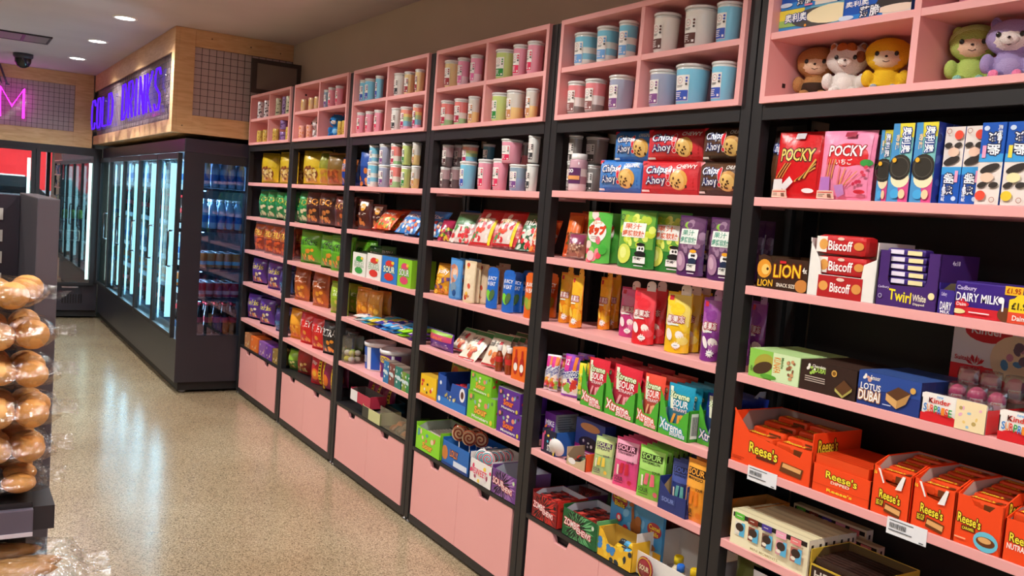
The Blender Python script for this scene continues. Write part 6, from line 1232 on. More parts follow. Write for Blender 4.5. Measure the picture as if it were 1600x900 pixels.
item('d6w', lambda w, h: display_tray('sweet_box', w, h, .19, '#ece8e4', [('S', 14, .05, .1, .95, .8, .12, ['#e04a70', '#e8c83c', '#a03c60', '#e8e0e0']), ('T', 'SWEET', .2, .35, .8, .65, '#d8244c', 0, '#f4e8ec')], .8, [(0, 0), (1, 0), (1, 1), (0, 1)], '#e8e6e4', slope=False), 'white box holding wrapped swirl lollipops', 'lollipop box', 2, 6, 733, 766, 44, x=.004)
item('d6p', zombie('#6c3c84', '#a878b8', '#c8e0b0', 'SOUR'), 'purple burst patterned open sweet box', 'sweet box', 2, 6, 768, 806, 44, x=.004)
sb = None
for px, x, dz, wd in [(719, .06, .05, 0), (736, .075, .045, 0), (750, .10, .04, 0), (728, .14, .03, 0), (744, .16, .03, 0)]:
    if sb: o = dup(sb)
    else: sb = o = lollipop(.037, .085, '#e07850', '#6a3428', '#c8b088')
    z = SZ[2][6]+.004; fix(o, 'orange and brown swirl lollipop in blue box', 'lollipop', 'cabinet top, third bay', x, YP(px, z+.1, x), z+dz*.3, .65, 0, rng.uniform(-.08, .08))
sb = None
for px, x, r_ in [(757, .03, .2), (770, .04, -.1), (778, .07, .1), (788, .10, 0), (796, .13, .1), (775, .12, -.2), (785, .15, 0), (765, .09, 0)]:
    if sb: o = dup(sb)
    else: sb = o = lollipop(.033, .055, '#e4dcd8', '#d85a70', '#5aa8b8')
    z = SZ[2][6]+.005; fix(o, 'white rainbow swirl lollipop in white box', 'lollipop', 'cabinet top, third bay', x, YP(px-6, z+.08, x), z+.012, .6+rng.uniform(-.2, .2), 0, r_*.5)

# ================================================================== FOURTH BAY (3)
tubs(3, ZUP, cub(3, 'UF'), [(567, 20, 34, 'blue', 'pale blue'), (583, 17, 35, 'blue', 'pale blue'), (598, 14, 37, 'blue', 'pale blue')])
tubs(3, ZUP, cub(3, 'UN'), [(625, 24, 36, 'plain', 'white'), (644, 19, 36, 'cream', 'cream'), (661, 16, 37, 'cream', 'cream')])
tubs(3, ZLO, cub(3, 'LF'), [(567, 14, 33, 'pink', 'pink'), (582, 15, 34, 'pink', 'pink'), (597, 13, 34, 'pink', 'pink')])
tubs(3, ZLO, cub(3, 'LN'), [(618, 19, 35, 'plain', 'white'), (638, 21, 36, 'rainbow', 'rainbow'), (657, 16, 38, 'rainbow', 'rainbow')])
L1 = [(586, 19, 33, 'bluewhite'), (605, 17, 33, 'lilac'), (622, 19, 34, 'melon'), (639, 17, 34, 'green'), (655, 15, 35, 'toffee')]
WD = {'bluewhite': 'blue and white', 'lilac': 'lilac', 'melon': 'pink and green', 'green': 'lime green', 'toffee': 'cream and toffee'}
tubs(3, SZ[3][1], 'top shelf, fourth bay', [(a, b2, c, d, 'lower '+WD[d]) for a, b2, c, d in L1]+[(a+2, b2, c-2, d, 'upper '+WD[d], .124) for a, b2, c, d in L1])
item('c1b', cbag('#1c3c90', '#2c54a8', ['#c8702c', '#e89850', '#d87c34'], n=10), 'blue crisp bag with orange pretzels', 'crisp bag', 3, 1, 553, 573, 58, x=.02, rot=.3)
item('c1b', cbag('#1c3c90', '#2c54a8', []), 'rear blue crisp bag', 'crisp bag', 3, 1, 563, 580, 56, x=.13, rot=.3)
def ckb(w, h): return bag('crisp_bag', w, h, .06, '#4a1c18', [('R', .2, .78, .8, .92, '#e8e0d8'), ('E', .5, .74, .2, .12, '#e0a03c'), ('T', 'BBQ', .34, .70, .66, .79, '#f4e8d8'), ('L', 2, .2, .48, .8, .56, '#e8dcd0'), ('S', 6, .25, .15, .75, .35, .08, ['#b8602c', '#d0803c'])], top='#6c2420', seed=8)
item('bbq', ckb, 'dark brown crisp bag', 'crisp bag', 3, 2, 550, 572, 54, x=.012, rot=.35)
item('bbq', ckb, 'dark brown crisp bag', 'crisp bag', 3, 2, 574, 592, 50, x=.06, rot=.5)
bg('c2o', cbag('#d8601c', '#c84c24', ['#e8c83c', '#d83c2c', '#5a9c3c', '#e88c3c'], 'Party', n=24), 'orange and red foil sweet bag', 3, 2, 570, 598, 48, back=2, step=.05, rot=.15, lean=.7)
bg('c2b', cbag('#2c7cc8', '#3c90dc', ['#c83c3c', '#a8b4c0', '#e8ece8', '#d8843c'], 'Mix', n=24), 'bright blue foil sweet bag', 3, 2, 609, 640, 50, back=1, step=.055, rot=.15, lean=.7)
bg('c2b', cbag('#2c7cc8', '#3c90dc', []), 'bright blue foil sweet bag', 3, 2, 648, 668, 52, x=.07, rot=.15, lean=.6)
for a, b2, hp, base, c2, look in [(550, 570, 36, '#ebe8e0', '#3c9c44', 'white box with green fruit picture'), (572, 594, 40, '#ebe6e0', '#d8342c', 'white box with red fruit picture'), (595, 619, 42, '#2c78c8', '#d8342c', 'bright blue box with red fruit picture'), (620, 641, 44, '#8ccc2c', '#d8446c', 'lime green box with pink fruit picture')]:
    item('c3'+look, gbox(base, [('E', .5, .72, .26, .14, c2), ('E', .5, .24, .3, .14, c2), ('T', 'SOUR', .14, .40, .86, .64, '#f4f4ec', 0, '#2c7c34'), ('E', .72, .78, .1, .06, '#e8c83c')], base if base[1] != 'e' else '#d8d4cc', '#3c4038', .13), look, 'sweet box', 3, 3, a, b2, hp, x=.006)
for px in (552, 568): item('c3g', cbag('#2c6c34', '#4c8c4c', ['#1c4c24'], 'FRESH'), 'dark green bag behind the boxes', 'crisp bag', 3, 3, px, px+20, 48, x=.13, rot=.3)
item('c3g', cbag('#2c6c34', '#4c8c4c', []), 'dark green bag behind the boxes', 'crisp bag', 3, 3, 588, 606, 48, x=.15, rot=.3)
def amber(w, h): return bag('crisp_bag', w, h, .06, '#d8882c', [('R', .1, .55, .9, .85, '#e09c44'), ('L', 3, .15, .6, .85, .82, '#f4e4c8'), ('L', 2, .15, .42, .7, .52, '#f0dcc0'), ('S', 6, .2, .1, .8, .35, .1, ['#f0a830', '#e88c1c'])], seed=4)
item('amb', amber, 'amber snack bag', 'crisp bag', 3, 4, 544, 564, 48, x=.06, rot=.3)
item('amb', amber, 'amber snack bag', 'crisp bag', 3, 4, 566, 584, 48, x=.07, rot=.3, back=1, step=.07)
pal = ['#e8e4e0', '#4ab0d0', '#d8c83c', '#2c3c9c', '#4aa8e8', '#3c8cc8', '#9cdc2c', '#5c2c84']
for i, px in enumerate([556, 568, 578, 588, 600, 612, 626, 640]):
    nm = ['white', 'teal', 'yellow', 'navy', 'sky blue', 'bright blue', 'lime', 'purple'][i]
    z = SZ[3][4]; y = YP(px, z, .02)
    for j in range(4):
        kk = f'lay{i}'; o = dup(PR[kk]) if kk in PR else PR.setdefault(kk, bag('lolly_pack', .078, .11, .018, pal[i], [('R', .1, .1, .5, .45, '#f0ece8'), ('S', 6, .3, .4, .9, .9, .1, [['#d84c5c', '#e8c83c', '#4a9c50', '#c83c8c'][i % 4], '#e8b0b0', pal[(i+3) % 8]])], seed=i+2))
        o.rotation_euler = (0, 0, 0); fix(o, f'{nm} packet lying flat', 'lolly packet', 'fourth shelf, fourth bay', .018+.035*(j//2)*2, y, z+.004+.020*(j % 2)+.0, rng.uniform(-.1, .1), 0)
        o.rotation_euler = (-R(86), 0, -PI/2+rng.uniform(-.12, .12)); o.location.z = z+.006+.022*(j % 2); o.location.x = .012+.12*(j//2)
# lowest shelf: jar, buckets, small boxes
def bucket(col, its, wd):
    r = empty('sweet_bucket'); R0 = .085; H = .15
    MB().lathe([(R0*.86, 0), (R0*.88, .004), (R0*.975, H*.86), (R0*.98, H*.86), (R0*1.02, H*.87), (R0*1.03, H*.99), (R0*.99, H), (R0*.95, H*.99), (R0*.93, H*.9), (R0*.001, H*.9)], M('#e8e8ea', 'gloss'), 32, caps=False).build('tub_body', r)
    b = MB(); S = lambda u, v, o: ((R0*(.885+.085*v)+.0008+o)*math.cos(-PI/2-.1+(u-.5)*2.3), (R0*(.885+.085*v)+.0008+o)*math.sin(-PI/2-.1+(u-.5)*2.3), .006+v*H*.80)
    art(b, S, [('R', 0, 0, 1, 1, col)]+its, 1.6, 'print', True); b.build('label', r); return r
z = SZ[3][5]
fix(bucket('#1c54b4', [('R', .45, 0, .6, 1, '#e8e8ea'), ('R', .2, .3, .4, .6, '#e8e8ea'), ('B', .22, .32, .38, .58, '#3c4c7c'), ('D', .1, .8, .12, '#e8e8ea')], ''), 'white bucket with blue label', 'sweet bucket', 'lowest shelf, fourth bay', .125, YP(592, z, .125), z+.001, .4)
fix(bucket('#5c2078', [('E', .45, .80, .26, .15, '#e8c82c'), ('T', '500', .28, .70, .62, .90, '#5c2078', 0, '#f0dc50'), ('E', .2, .38, .2, .24, '#c8243c'), ('T', 'DOUBLE', .06, .40, .36, .52, '#f4f0f0'), ('T', 'BUBBLE', .06, .24, .36, .38, '#f4f0f0'), ('E', .58, .38, .08, .1, '#e888b8'), ('R', .74, 0, .82, 1, '#e8e8ea')], ''), 'white bucket with purple label reading 500', 'sweet bucket', 'lowest shelf, fourth bay', .105, YP(617, z, .105), z+.001, .4)
r = empty('sweet_jar'); MB().rbox(-.045, .045, -.045, .045, 0, .155, TUBP, .012).build('clear_jar', r); MB().lathe([(.03, .155), (.033, .157), (.033, .17), (.03, .172)], M('#2a2a2c', 'gloss'), 20).build('lid', r)
for i, (c, px_, py_) in enumerate([('#e8d83c', -.02, -.02), ('#f0b8b8', .018, -.02), ('#b8d84c', -.02, .018), ('#f0e8d0', .02, .02)]):
    for q in range(2): MB().ball((px_, py_, .022+.034*q), (.019, .019, .016), M([c, '#f0e0d0', '#e8dc70'][(i+q) % 3], 'matte'), 12).build('sweet', r)
fix(r, 'clear square jar of pastel marshmallow sweets', 'sweet jar', 'lowest shelf, fourth bay', .05, YP(550, z, .05), z+.001, .3)
for i, (a, b2, c) in enumerate([(598, 606, '#2c78b0'), (607, 615, '#7c4440'), (616, 627, '#2c7c70'), (628, 637, '#7c9c3c'), (638, 646, '#3c8c50')]):
    item('c5b%d' % i, gbox(c, [('S', 10, .1, .1, .9, .9, .08, ['#e8ece8', c]), ('E', .5, .5, .3, .1, '#c8dce0')], '#8c7c70', '#7c6c60', .06), ['blue', 'maroon', 'teal', 'olive', 'green'][i]+' small patterned box on the front edge', 'sweet box', 3, 5, a, b2, 34, x=.003)
# cabinet top
def purp(w, h): return bag('crisp_bag', w, h, .05, '#8c1c54', [('R', .4, .1, .6, .9, '#a8245c'), ('R', .62, .05, .8, .95, '#e8b82c'), ('L', 5, .64, .1, .78, .9, '#3c1c14'), ('S', 5, .1, .3, .4, .7, .1, ['#d8942c', '#c8342c'])], seed=5)
for px in (550, 569, 588): item('purp', purp, 'maroon and yellow snack bag at back', 'crisp bag', 3, 6, px, px+18, 36, x=.16, rot=.25, lean=.1)
for (a, b2, hp, x, base, c2, look) in [(536, 575, 15, .130, '#2c8ca8', '#c8d8dc', 'teal open card box of sweets'), (541, 583, 26, .006, '#b8344c', '#e8e4e4', 'white and dark pink card box'), (566, 594, 20, .001, '#c8c890', '#3c3c34', 'pale green card box')]:
    item('c6'+look, lambda w, h: display_tray('sweet_box', w, h, .12, base, [('R', 0, 0, .35, 1, c2)], .9, [(0, 0), (1, 0), (1, 1), (0, 1)], '#5c5450', slope=False), look, 'sweet box', 3, 6, a, b2, hp, x=x)
    y, w = span(a, b2, SZ[3][6], x)
    for j in range(3):
        bb = bag('wrapped_sweet', .05, .05, .02, [c2, '#c8586c', base][j], [('S', 4, .2, .2, .8, .8, .15, ['#e8d0d0', '#a83c4c'])], seed=j)
        fix(bb, ['pale', 'pink', 'dark'][j]+' sweet bag inside the '+look.split(' card')[0].split(' open')[0]+' box', 'sweet bag', 'cabinet top, fourth bay', x+.04+.01*j, y+(j-1)*w*.28, SZ[3][6]+.012, .2, 1.2)
item('c6t', lambda w, h: MB().rbox(-w/2, w/2, 0, .16, 0, .0025, TUBP, .001).rbox(-w/2, w/2, 0, .003, .0026, h, TUBP, .001).rbox(-w/2, -w/2+.003, .0031, .16, .0026, h, TUBP, .001).rbox(w/2-.003, w/2, .0031, .16, .0026, h, TUBP, .001).build('clear_tray'), 'clear plastic tray of orange wrapped sweets', 'sweet tray', 3, 6, 597, 640, 34, x=.004)
y, w = span(597, 640, SZ[3][6], .004)
for j in range(8):
    k_ = 'c6o%d' % (j % 2); o = dup(PR[k_]) if k_ in PR else PR.setdefault(k_, bag('wrapped_sweet', .04, .035, .02, ['#d8742c', '#8c6c50'][j % 2], [], seed=j+3))
    fix(o, ['orange', 'brown'][j % 2]+' wrapped sweet in clear tray', 'wrapped sweet', 'cabinet top, fourth bay', .02+.045*(j//4), y+(1.5-j % 4)*w*.22, SZ[3][6]+.006+.02*(j//4), .1*j, 1.0)

# ================================================================== FIFTH BAY (4)
def tin(col, c2, h=.1, r=.033):
    b = MB(); b.lathe([(r*.92, 0), (r, .003), (r, h-.003), (r*.92, h)], M(col, 'gloss'), 18); rr_ = random.Random(int(h*1000)+len(col)+ord(c2[1]))
    for i in range(16):
        a = rr_.uniform(-2.7, -.3); z0 = rr_.uniform(.12, .85)*h; q = rr_.uniform(.10, .22)*r*1.2
        b.add([((r+.0006)*math.cos(a+q/r*math.cos(t)), (r+.0006)*math.sin(a+q/r*math.cos(t)), z0+q*math.sin(t)) for t in [2*PI*k/7 for k in range(7)]], [list(range(7))], M(c2, 'gloss'))
    return b.build('novelty_cup')
def cups(k, cell, lst, x=.035):
    z = ZUP if cell[0] == 'U' else ZLO
    for key, col, c2, px, pw, ph, look, *dz in lst:
        s = depth(x, YP(px, z, x), z); o = dup(PR['tin'+key]) if 'tin'+key in PR else PR.setdefault('tin'+key, tin(col, c2, ph*s, pw/2*s))
        fix(o, look, 'cup', cub(k, cell), x, YP(px, z, x), z+.001+(dz[0] if dz else 0), .3)
cups(4, 'UF', [('y', '#d8b48c', '#e0c04c', 475, 11, 20, 'tan patterned cup'), ('y', '', '', 487, 11, 20, 'tan patterned cup'), ('y', '', '', 496, 9, 20, 'tan patterned cup')])
tubs(4, ZUP, cub(4, 'UN'), [(511, 14, 28, 'lilacblue', 'grey blue'), (524, 12, 28, 'pink', 'pink'), (536, 11, 29, 'pink', 'pink')])
cups(4, 'LF', [('pk', '#e8b0a0', '#d88c50', 471, 10, 21, 'pink patterned cup'), ('pk', '', '', 483, 13, 23, 'pink patterned cup')])
put_plush(plush(.155, '#eae6e6', ears='point', face='#efeaea'), 'white plush toy half behind the divider', 4, 'LF', 497, 34, ZLO, .10, .3)
o = plush(.150, '#2f7cc0', belly='#8cc4e4', ears='round', earc='#c87ca0'); fix(o, 'bright blue plush bear', 'plush toy', cub(4, 'LN'), .085, 5.275, ZLO+.001, .5)
cups(4, 'LN', [('yy', '#dcc05c', '#b88c3c', 531, 9, 23, 'yellow patterned cup'), ('yy', '', '', 538, 8, 22, 'yellow patterned cup')])
def chips(base, c2, food, t='', tc='#f4f0e8', ring=None, topc=None, s=5, n=9):
    def f(w, h):
        it = [('R', .04, .5, .96, .93, c2)]
        if ring: it += [('E', .5, .34, .36, .22, ring)]
        it += [('S', n, .24, .14, .76, .46, .065, food)]
        if t: it += [('T', t, .10, .56, .90, .76, tc, 0, base)]
        return bag('crisp_bag', w, h, .08, base, it, top=topc, seed=s)
    return f
def cb(key, mk, look, k, sh, a, b2, hp, **kw):
    kw.setdefault('rot', .30); kw.setdefault('x', .012); m_ = (b2-a)*.06; a -= m_; b2 += m_; kw.setdefault('back', 1 if sh < 6 and kw['x'] < .02 else 0); kw.setdefault('step', .095); return item(key, mk, look, 'crisp bag', k, sh, a, b2, hp, **kw)
YC = chips('#d8b81c', '#c8a820', ['#d8c078', '#b8903c', '#e8d490'], '', ring='#7c3c20', n=22)
cb('yc', YC, 'yellow crisp bag with round food picture', 4, 1, 461, 487, 54)
cb('yp', chips('#c8a428', '#8c8c28', ['#c88c3c']), 'dull yellow crisp bag', 4, 1, 489, 503, 54, x=.03)
cb('pz', chips('#a86c2c', '#7c5c24', ['#8c3c1c', '#a04c20', '#c0602c'], n=26), 'gold bag of brown pretzels', 4, 1, 499, 522, 52, x=.02)
cb('bo', chips('#1c3c98', '#e0782c', ['#d8702c', '#e89850'], 'TWIST', n=10), 'blue and orange crisp bag', 4, 1, 522, 544, 46, x=.01)
GC = chips('#1c7c44', '#24904c', ['#e8d8b0', '#c8dca8'], 'XO', '#e8d044', n=8)
cb('gc', GC, 'green crisp bag', 4, 2, 457, 472, 50)
BC = chips('#3a1a18', '#4c2420', ['#c87c3c', '#d8944c', '#a85c28'], 'BBQ', '#f0a03c', n=12)
cb('bc', BC, 'dark brown crisp bag', 4, 2, 467, 487, 54); cb('bc', BC, 'dark brown crisp bag', 4, 2, 487, 508, 56); cb('bc2', chips('#542420', '#6c2c24', ['#c86c34', '#b8582c'], 'HOT', '#e8a84c'), 'maroon crisp bag', 4, 2, 510, 536, 54)
GR = chips('#5aa81c', '#68b428', ['#e89c2c', '#f0b440', '#e0841c'], 'uffies', '#1c1c18', n=14)
cb('gr', GR, 'bright green crisp bag with black lettering', 4, 3, 457, 484, 52, rot=.25); cb('gr', GR, 'bright green crisp bag with black lettering', 4, 3, 489, 517, 53, rot=.25); cb('gr', GR, 'bright green crisp bag with black lettering', 4, 3, 521, 545, 54, rot=.25)
OB = chips('#b85c20', '#a04c20', ['#e8a02c', '#f0b43c', '#d8882c'], 'CC', '#f0ece4', n=10, topc='#a85828')
cb('ob', OB, 'copper orange snack bag', 4, 4, 449, 468, 52); cb('ob', OB, 'copper orange snack bag', 4, 4, 471, 499, 55)
cb('lg', chips('#94b41c', '#a4c42c', ['#d8c85c', '#8ca020'], 'Lite', '#e8ecc8'), 'lime green crisp bag', 4, 4, 504, 528, 52, back=1, step=.08)
cb('og', chips('#e08c1c', '#e8a02c', ['#f0b03c', '#c8641c', '#e8941c'], n=24), 'orange bag of curled snacks', 4, 5, 443, 459, 48)
cb('rb', chips('#cc1c1c', '#d42824', ['#e8a03c', '#f0b848'], 'BITEY', '#f4ece8', n=6), 'red crisp bag with white lettering', 4, 5, 458, 477, 50); cb('rb', chips('#cc1c1c', '#d42824', []), 'red crisp bag with white lettering', 4, 5, 478, 495, 50)
cb('kb', chips('#1c1818', '#242020', ['#e8942c', '#f0a83c'], 'EXTRA', '#ece8e4', n=8), 'black crisp bag with orange rings', 4, 5, 492, 514, 54); cb('kb', chips('#1c1818', '#242020', []), 'black crisp bag with orange rings', 4, 5, 516, 534, 54, x=.03)
cb('g6', chips('#5c8c34', '#8cb838', ['#d8c87c', '#c8a84c']), 'green snack bag', 4, 6, 441, 454, 32, x=.02)
cb('r6', chips('#9c1c1c', '#a82420', ['#e8b86c', '#d8a050', '#e8d0a0'], n=12), 'dark red snack bag', 4, 6, 454, 473, 42, x=.03)
def fj(w, h): return bag('crisp_bag', w, h, .05, '#c41c2c', [('E', .45, .35, .3, .2, '#e8701c'), ('E', .45, .38, .16, .1, '#f0b02c'), ('T', 'Flip', .2, .66, .6, .8, '#f4e8e0'), ('R', .74, .04, .9, .96, '#f0c41c'), ('L', 7, .76, .1, .88, .9, '#3c1c10')], seed=3)
cb('fj', fj, 'red and yellow snack bag', 4, 6, 477, 495, 50); cb('fj2', lambda w, h: bag('crisp_bag', w, h, .05, '#8c1c4c', [('E', .45, .35, .3, .2, '#e8701c'), ('R', .08, .04, .3, .96, '#f0c41c'), ('L', 7, .1, .1, .28, .9, '#3c1c10')], seed=3), 'maroon and yellow snack bag', 4, 6, 496, 510, 52, back=2, step=.06); cb('fj2', fj, 'maroon and yellow snack bag', 4, 6, 511, 525, 52)

# ================================================================== FARTHEST BAY (5)
cups(5, 'UF', [('cw', '#e4e2e6', '#3c3a40', 407, 10, 27, 'white cup with black cow spots'), ('cw', '', '', 417, 8, 27, 'white cup with black cow spots')])
cups(5, 'UN', [('gm', '#c8c8a4', '#3c4440', 435, 10, 28, 'cream cup with dark round face'), ('pm', '#9c80b0', '#3c2c4c', 444, 8, 29, 'lilac cup with dark round face'), ('gm', '', '', 451, 7, 28, 'cream cup with dark round face')])
cups(5, 'LF', [('yc5', '#d4b85c', '#b0903c', 406, 10, 19, 'small yellow patterned cup'), ('yc5', '', '', 415, 8, 19, 'small yellow patterned cup')])
cups(5, 'LN', [('yc6', '#d8bc5c', '#a8883c', 430, 10, 20, 'yellow patterned cup'), ('pp', '#9878b8', '#58406c', 442, 11, 14, 'lower purple cup'), ('pp', '', '', 442, 11, 14, 'upper purple cup', .078), ('yc6', '', '', 451, 8, 20, 'yellow patterned cup')])
cb('yc', YC, 'yellow crisp bag with round food picture', 5, 1, 396, 419, 50, rot=.3); cb('yc', YC, 'yellow crisp bag with round food picture', 5, 1, 422, 449, 54, rot=.3)
for i, a in enumerate((395, 407, 421, 434)): cb('gc', GC, 'green crisp bag', 5, 2, a, a+14, 46)
cb('gc', GC, 'green crisp bag', 5, 2, 447, 458, 46, x=.05)
OR_ = chips('#8c3424', '#c86834', ['#d8582c', '#e07838', '#c84c24'], 'GRILL', '#e8c04c', n=14, topc='#8c6c70')
for a, b2 in ((388, 403), (404, 418), (419, 430), (431, 444)): cb('or5', OR_, 'copper and red snack bag', 5, 3, a, b2, 46, rot=.3)
PT = chips('#4c2484', '#5a2c94', ['#d8d0a8', '#c84c3c', '#e8e0c8', '#d89c4c'], 'Takis', '#e8dc44', n=12)
cb('pt', PT, 'purple crisp bag', 5, 4, 384, 402, 42); cb('pt', PT, 'purple crisp bag', 5, 4, 409, 426, 42)
cb('pt2', chips('#3c5c94', '#3c2468', ['#4c84bc', '#2c5c98', '#5c98cc'], n=20), 'blue and purple crisp bag', 5, 4, 427, 443, 38)
cb('pt', PT, 'purple crisp bag', 5, 5, 378, 394, 36); cb('pt', PT, 'purple crisp bag', 5, 5, 397, 413, 36); cb('pt2', PT, 'blue and purple crisp bag', 5, 5, 418, 436, 40)
for a, b2, c, wd in ((382, 390, '#b87c54', 'tan'), (391, 402, '#e0702c', 'orange'), (404, 414, '#8c5ca8', 'lilac'), (414, 424, '#6c3c98', 'purple'), (425, 434, '#8c7038', 'olive')):
    item('a6'+wd, gbox(c, [('S', 8, .1, .1, .9, .9, .09, ['#e8dcc8', c, '#e8c85c'])], c, c, .1), wd+' small patterned sweet box', 'sweet box', 5, 6, a, b2, 22, x=.01)
cb('redtop', chips('#a82c24', '#c8503c', ['#e8c89c']), 'small red snack bag at back', 5, 6, 383, 393, 30, x=.14)

# ------------------------------------------------------------------ settle every product on its own shelf, inside its own cell
import numpy as np
_C = {}
def coords(me):
    if me.name not in _C:
        a = np.empty(len(me.vertices)*3); me.vertices.foreach_get('co', a); _C[me.name] = a.reshape(-1, 3)
    return _C[me.name]
def tree(o):
    yield o
    for c in o.children: yield from tree(c)
CH = {}
for o in bpy.data.objects:
    if o.parent: CH.setdefault(o.parent.name, []).append(o)
def extent(root):
    M0 = Matrix.LocRotScale(root.location, root.rotation_euler, root.scale); lo = np.full(3, 1e9); hi = -lo
    def go(o, Mx):
        nonlocal lo, hi
        if o.type == 'MESH' and len(o.data.vertices):
            A = np.array(Mx); p = coords(o.data) @ A[:3, :3].T+A[:3, 3]; lo = np.minimum(lo, p.min(0)); hi = np.maximum(hi, p.max(0))
        for c in CH.get(o.name, []): go(c, Mx @ Matrix.LocRotScale(c.location, c.rotation_euler, c.scale))
    go(root, M0); return lo, hi
def shelf_of(o, where):
    k = next(i for i, n in enumerate(BAYN) if n.split()[0] in where.replace(',', ' ').split()[-2:]); b = Y0+k
    if 'cubby' in where:
        z0, z1 = (ZUP, 2.197) if 'upper' in where else (ZLO, 2.026)
        y0, y1 = (b+.509, b+.943) if 'far' in where.split(' cubby')[0].split() else (b+.058, b+.490)
        return k, z0, z1, y0, y1, .269
    n = next((n for n, s_ in SHN.items() if where.startswith(s_)), None)
    if n is None: return None
    z1 = 1.811 if n == 1 else SZ[k][n-1]-.0245
    return k, SZ[k][n], z1, b+.0435, b+.9565, .2790
EDGE_OK = ('price', 'sticker')
for (o, look, cat, where, y) in ITEMS:
    s_ = shelf_of(o, where)
    if s_ is None or any(w in cat for w in EDGE_OK) or where.startswith('edge'): continue
    k, z0, z1, y0, y1, xm = s_; lo, hi = extent(o)
    if hi[2]-lo[2] > z1-z0-.002: f = (z1-z0-.003)/(hi[2]-lo[2]); o.scale = [v*f for v in o.scale]; lo, hi = extent(o)
    dz = 0
    if lo[2] < z0+.0003: dz = z0+.0004-lo[2]
    if hi[2]+dz > z1: dz = z1-.001-hi[2]
    dx = min(0, xm-.0008-hi[0]); dy = 0
    spill = k > 0 and lo[0]+dx > .037 and 'cubby' not in where
    if lo[1] < y0 and not spill: dy = y0-lo[1]+.0005
    if hi[1] > y1: dy = y1-hi[1]-.0005
    o.location.x += dx; o.location.y += dy; o.location.z += dz
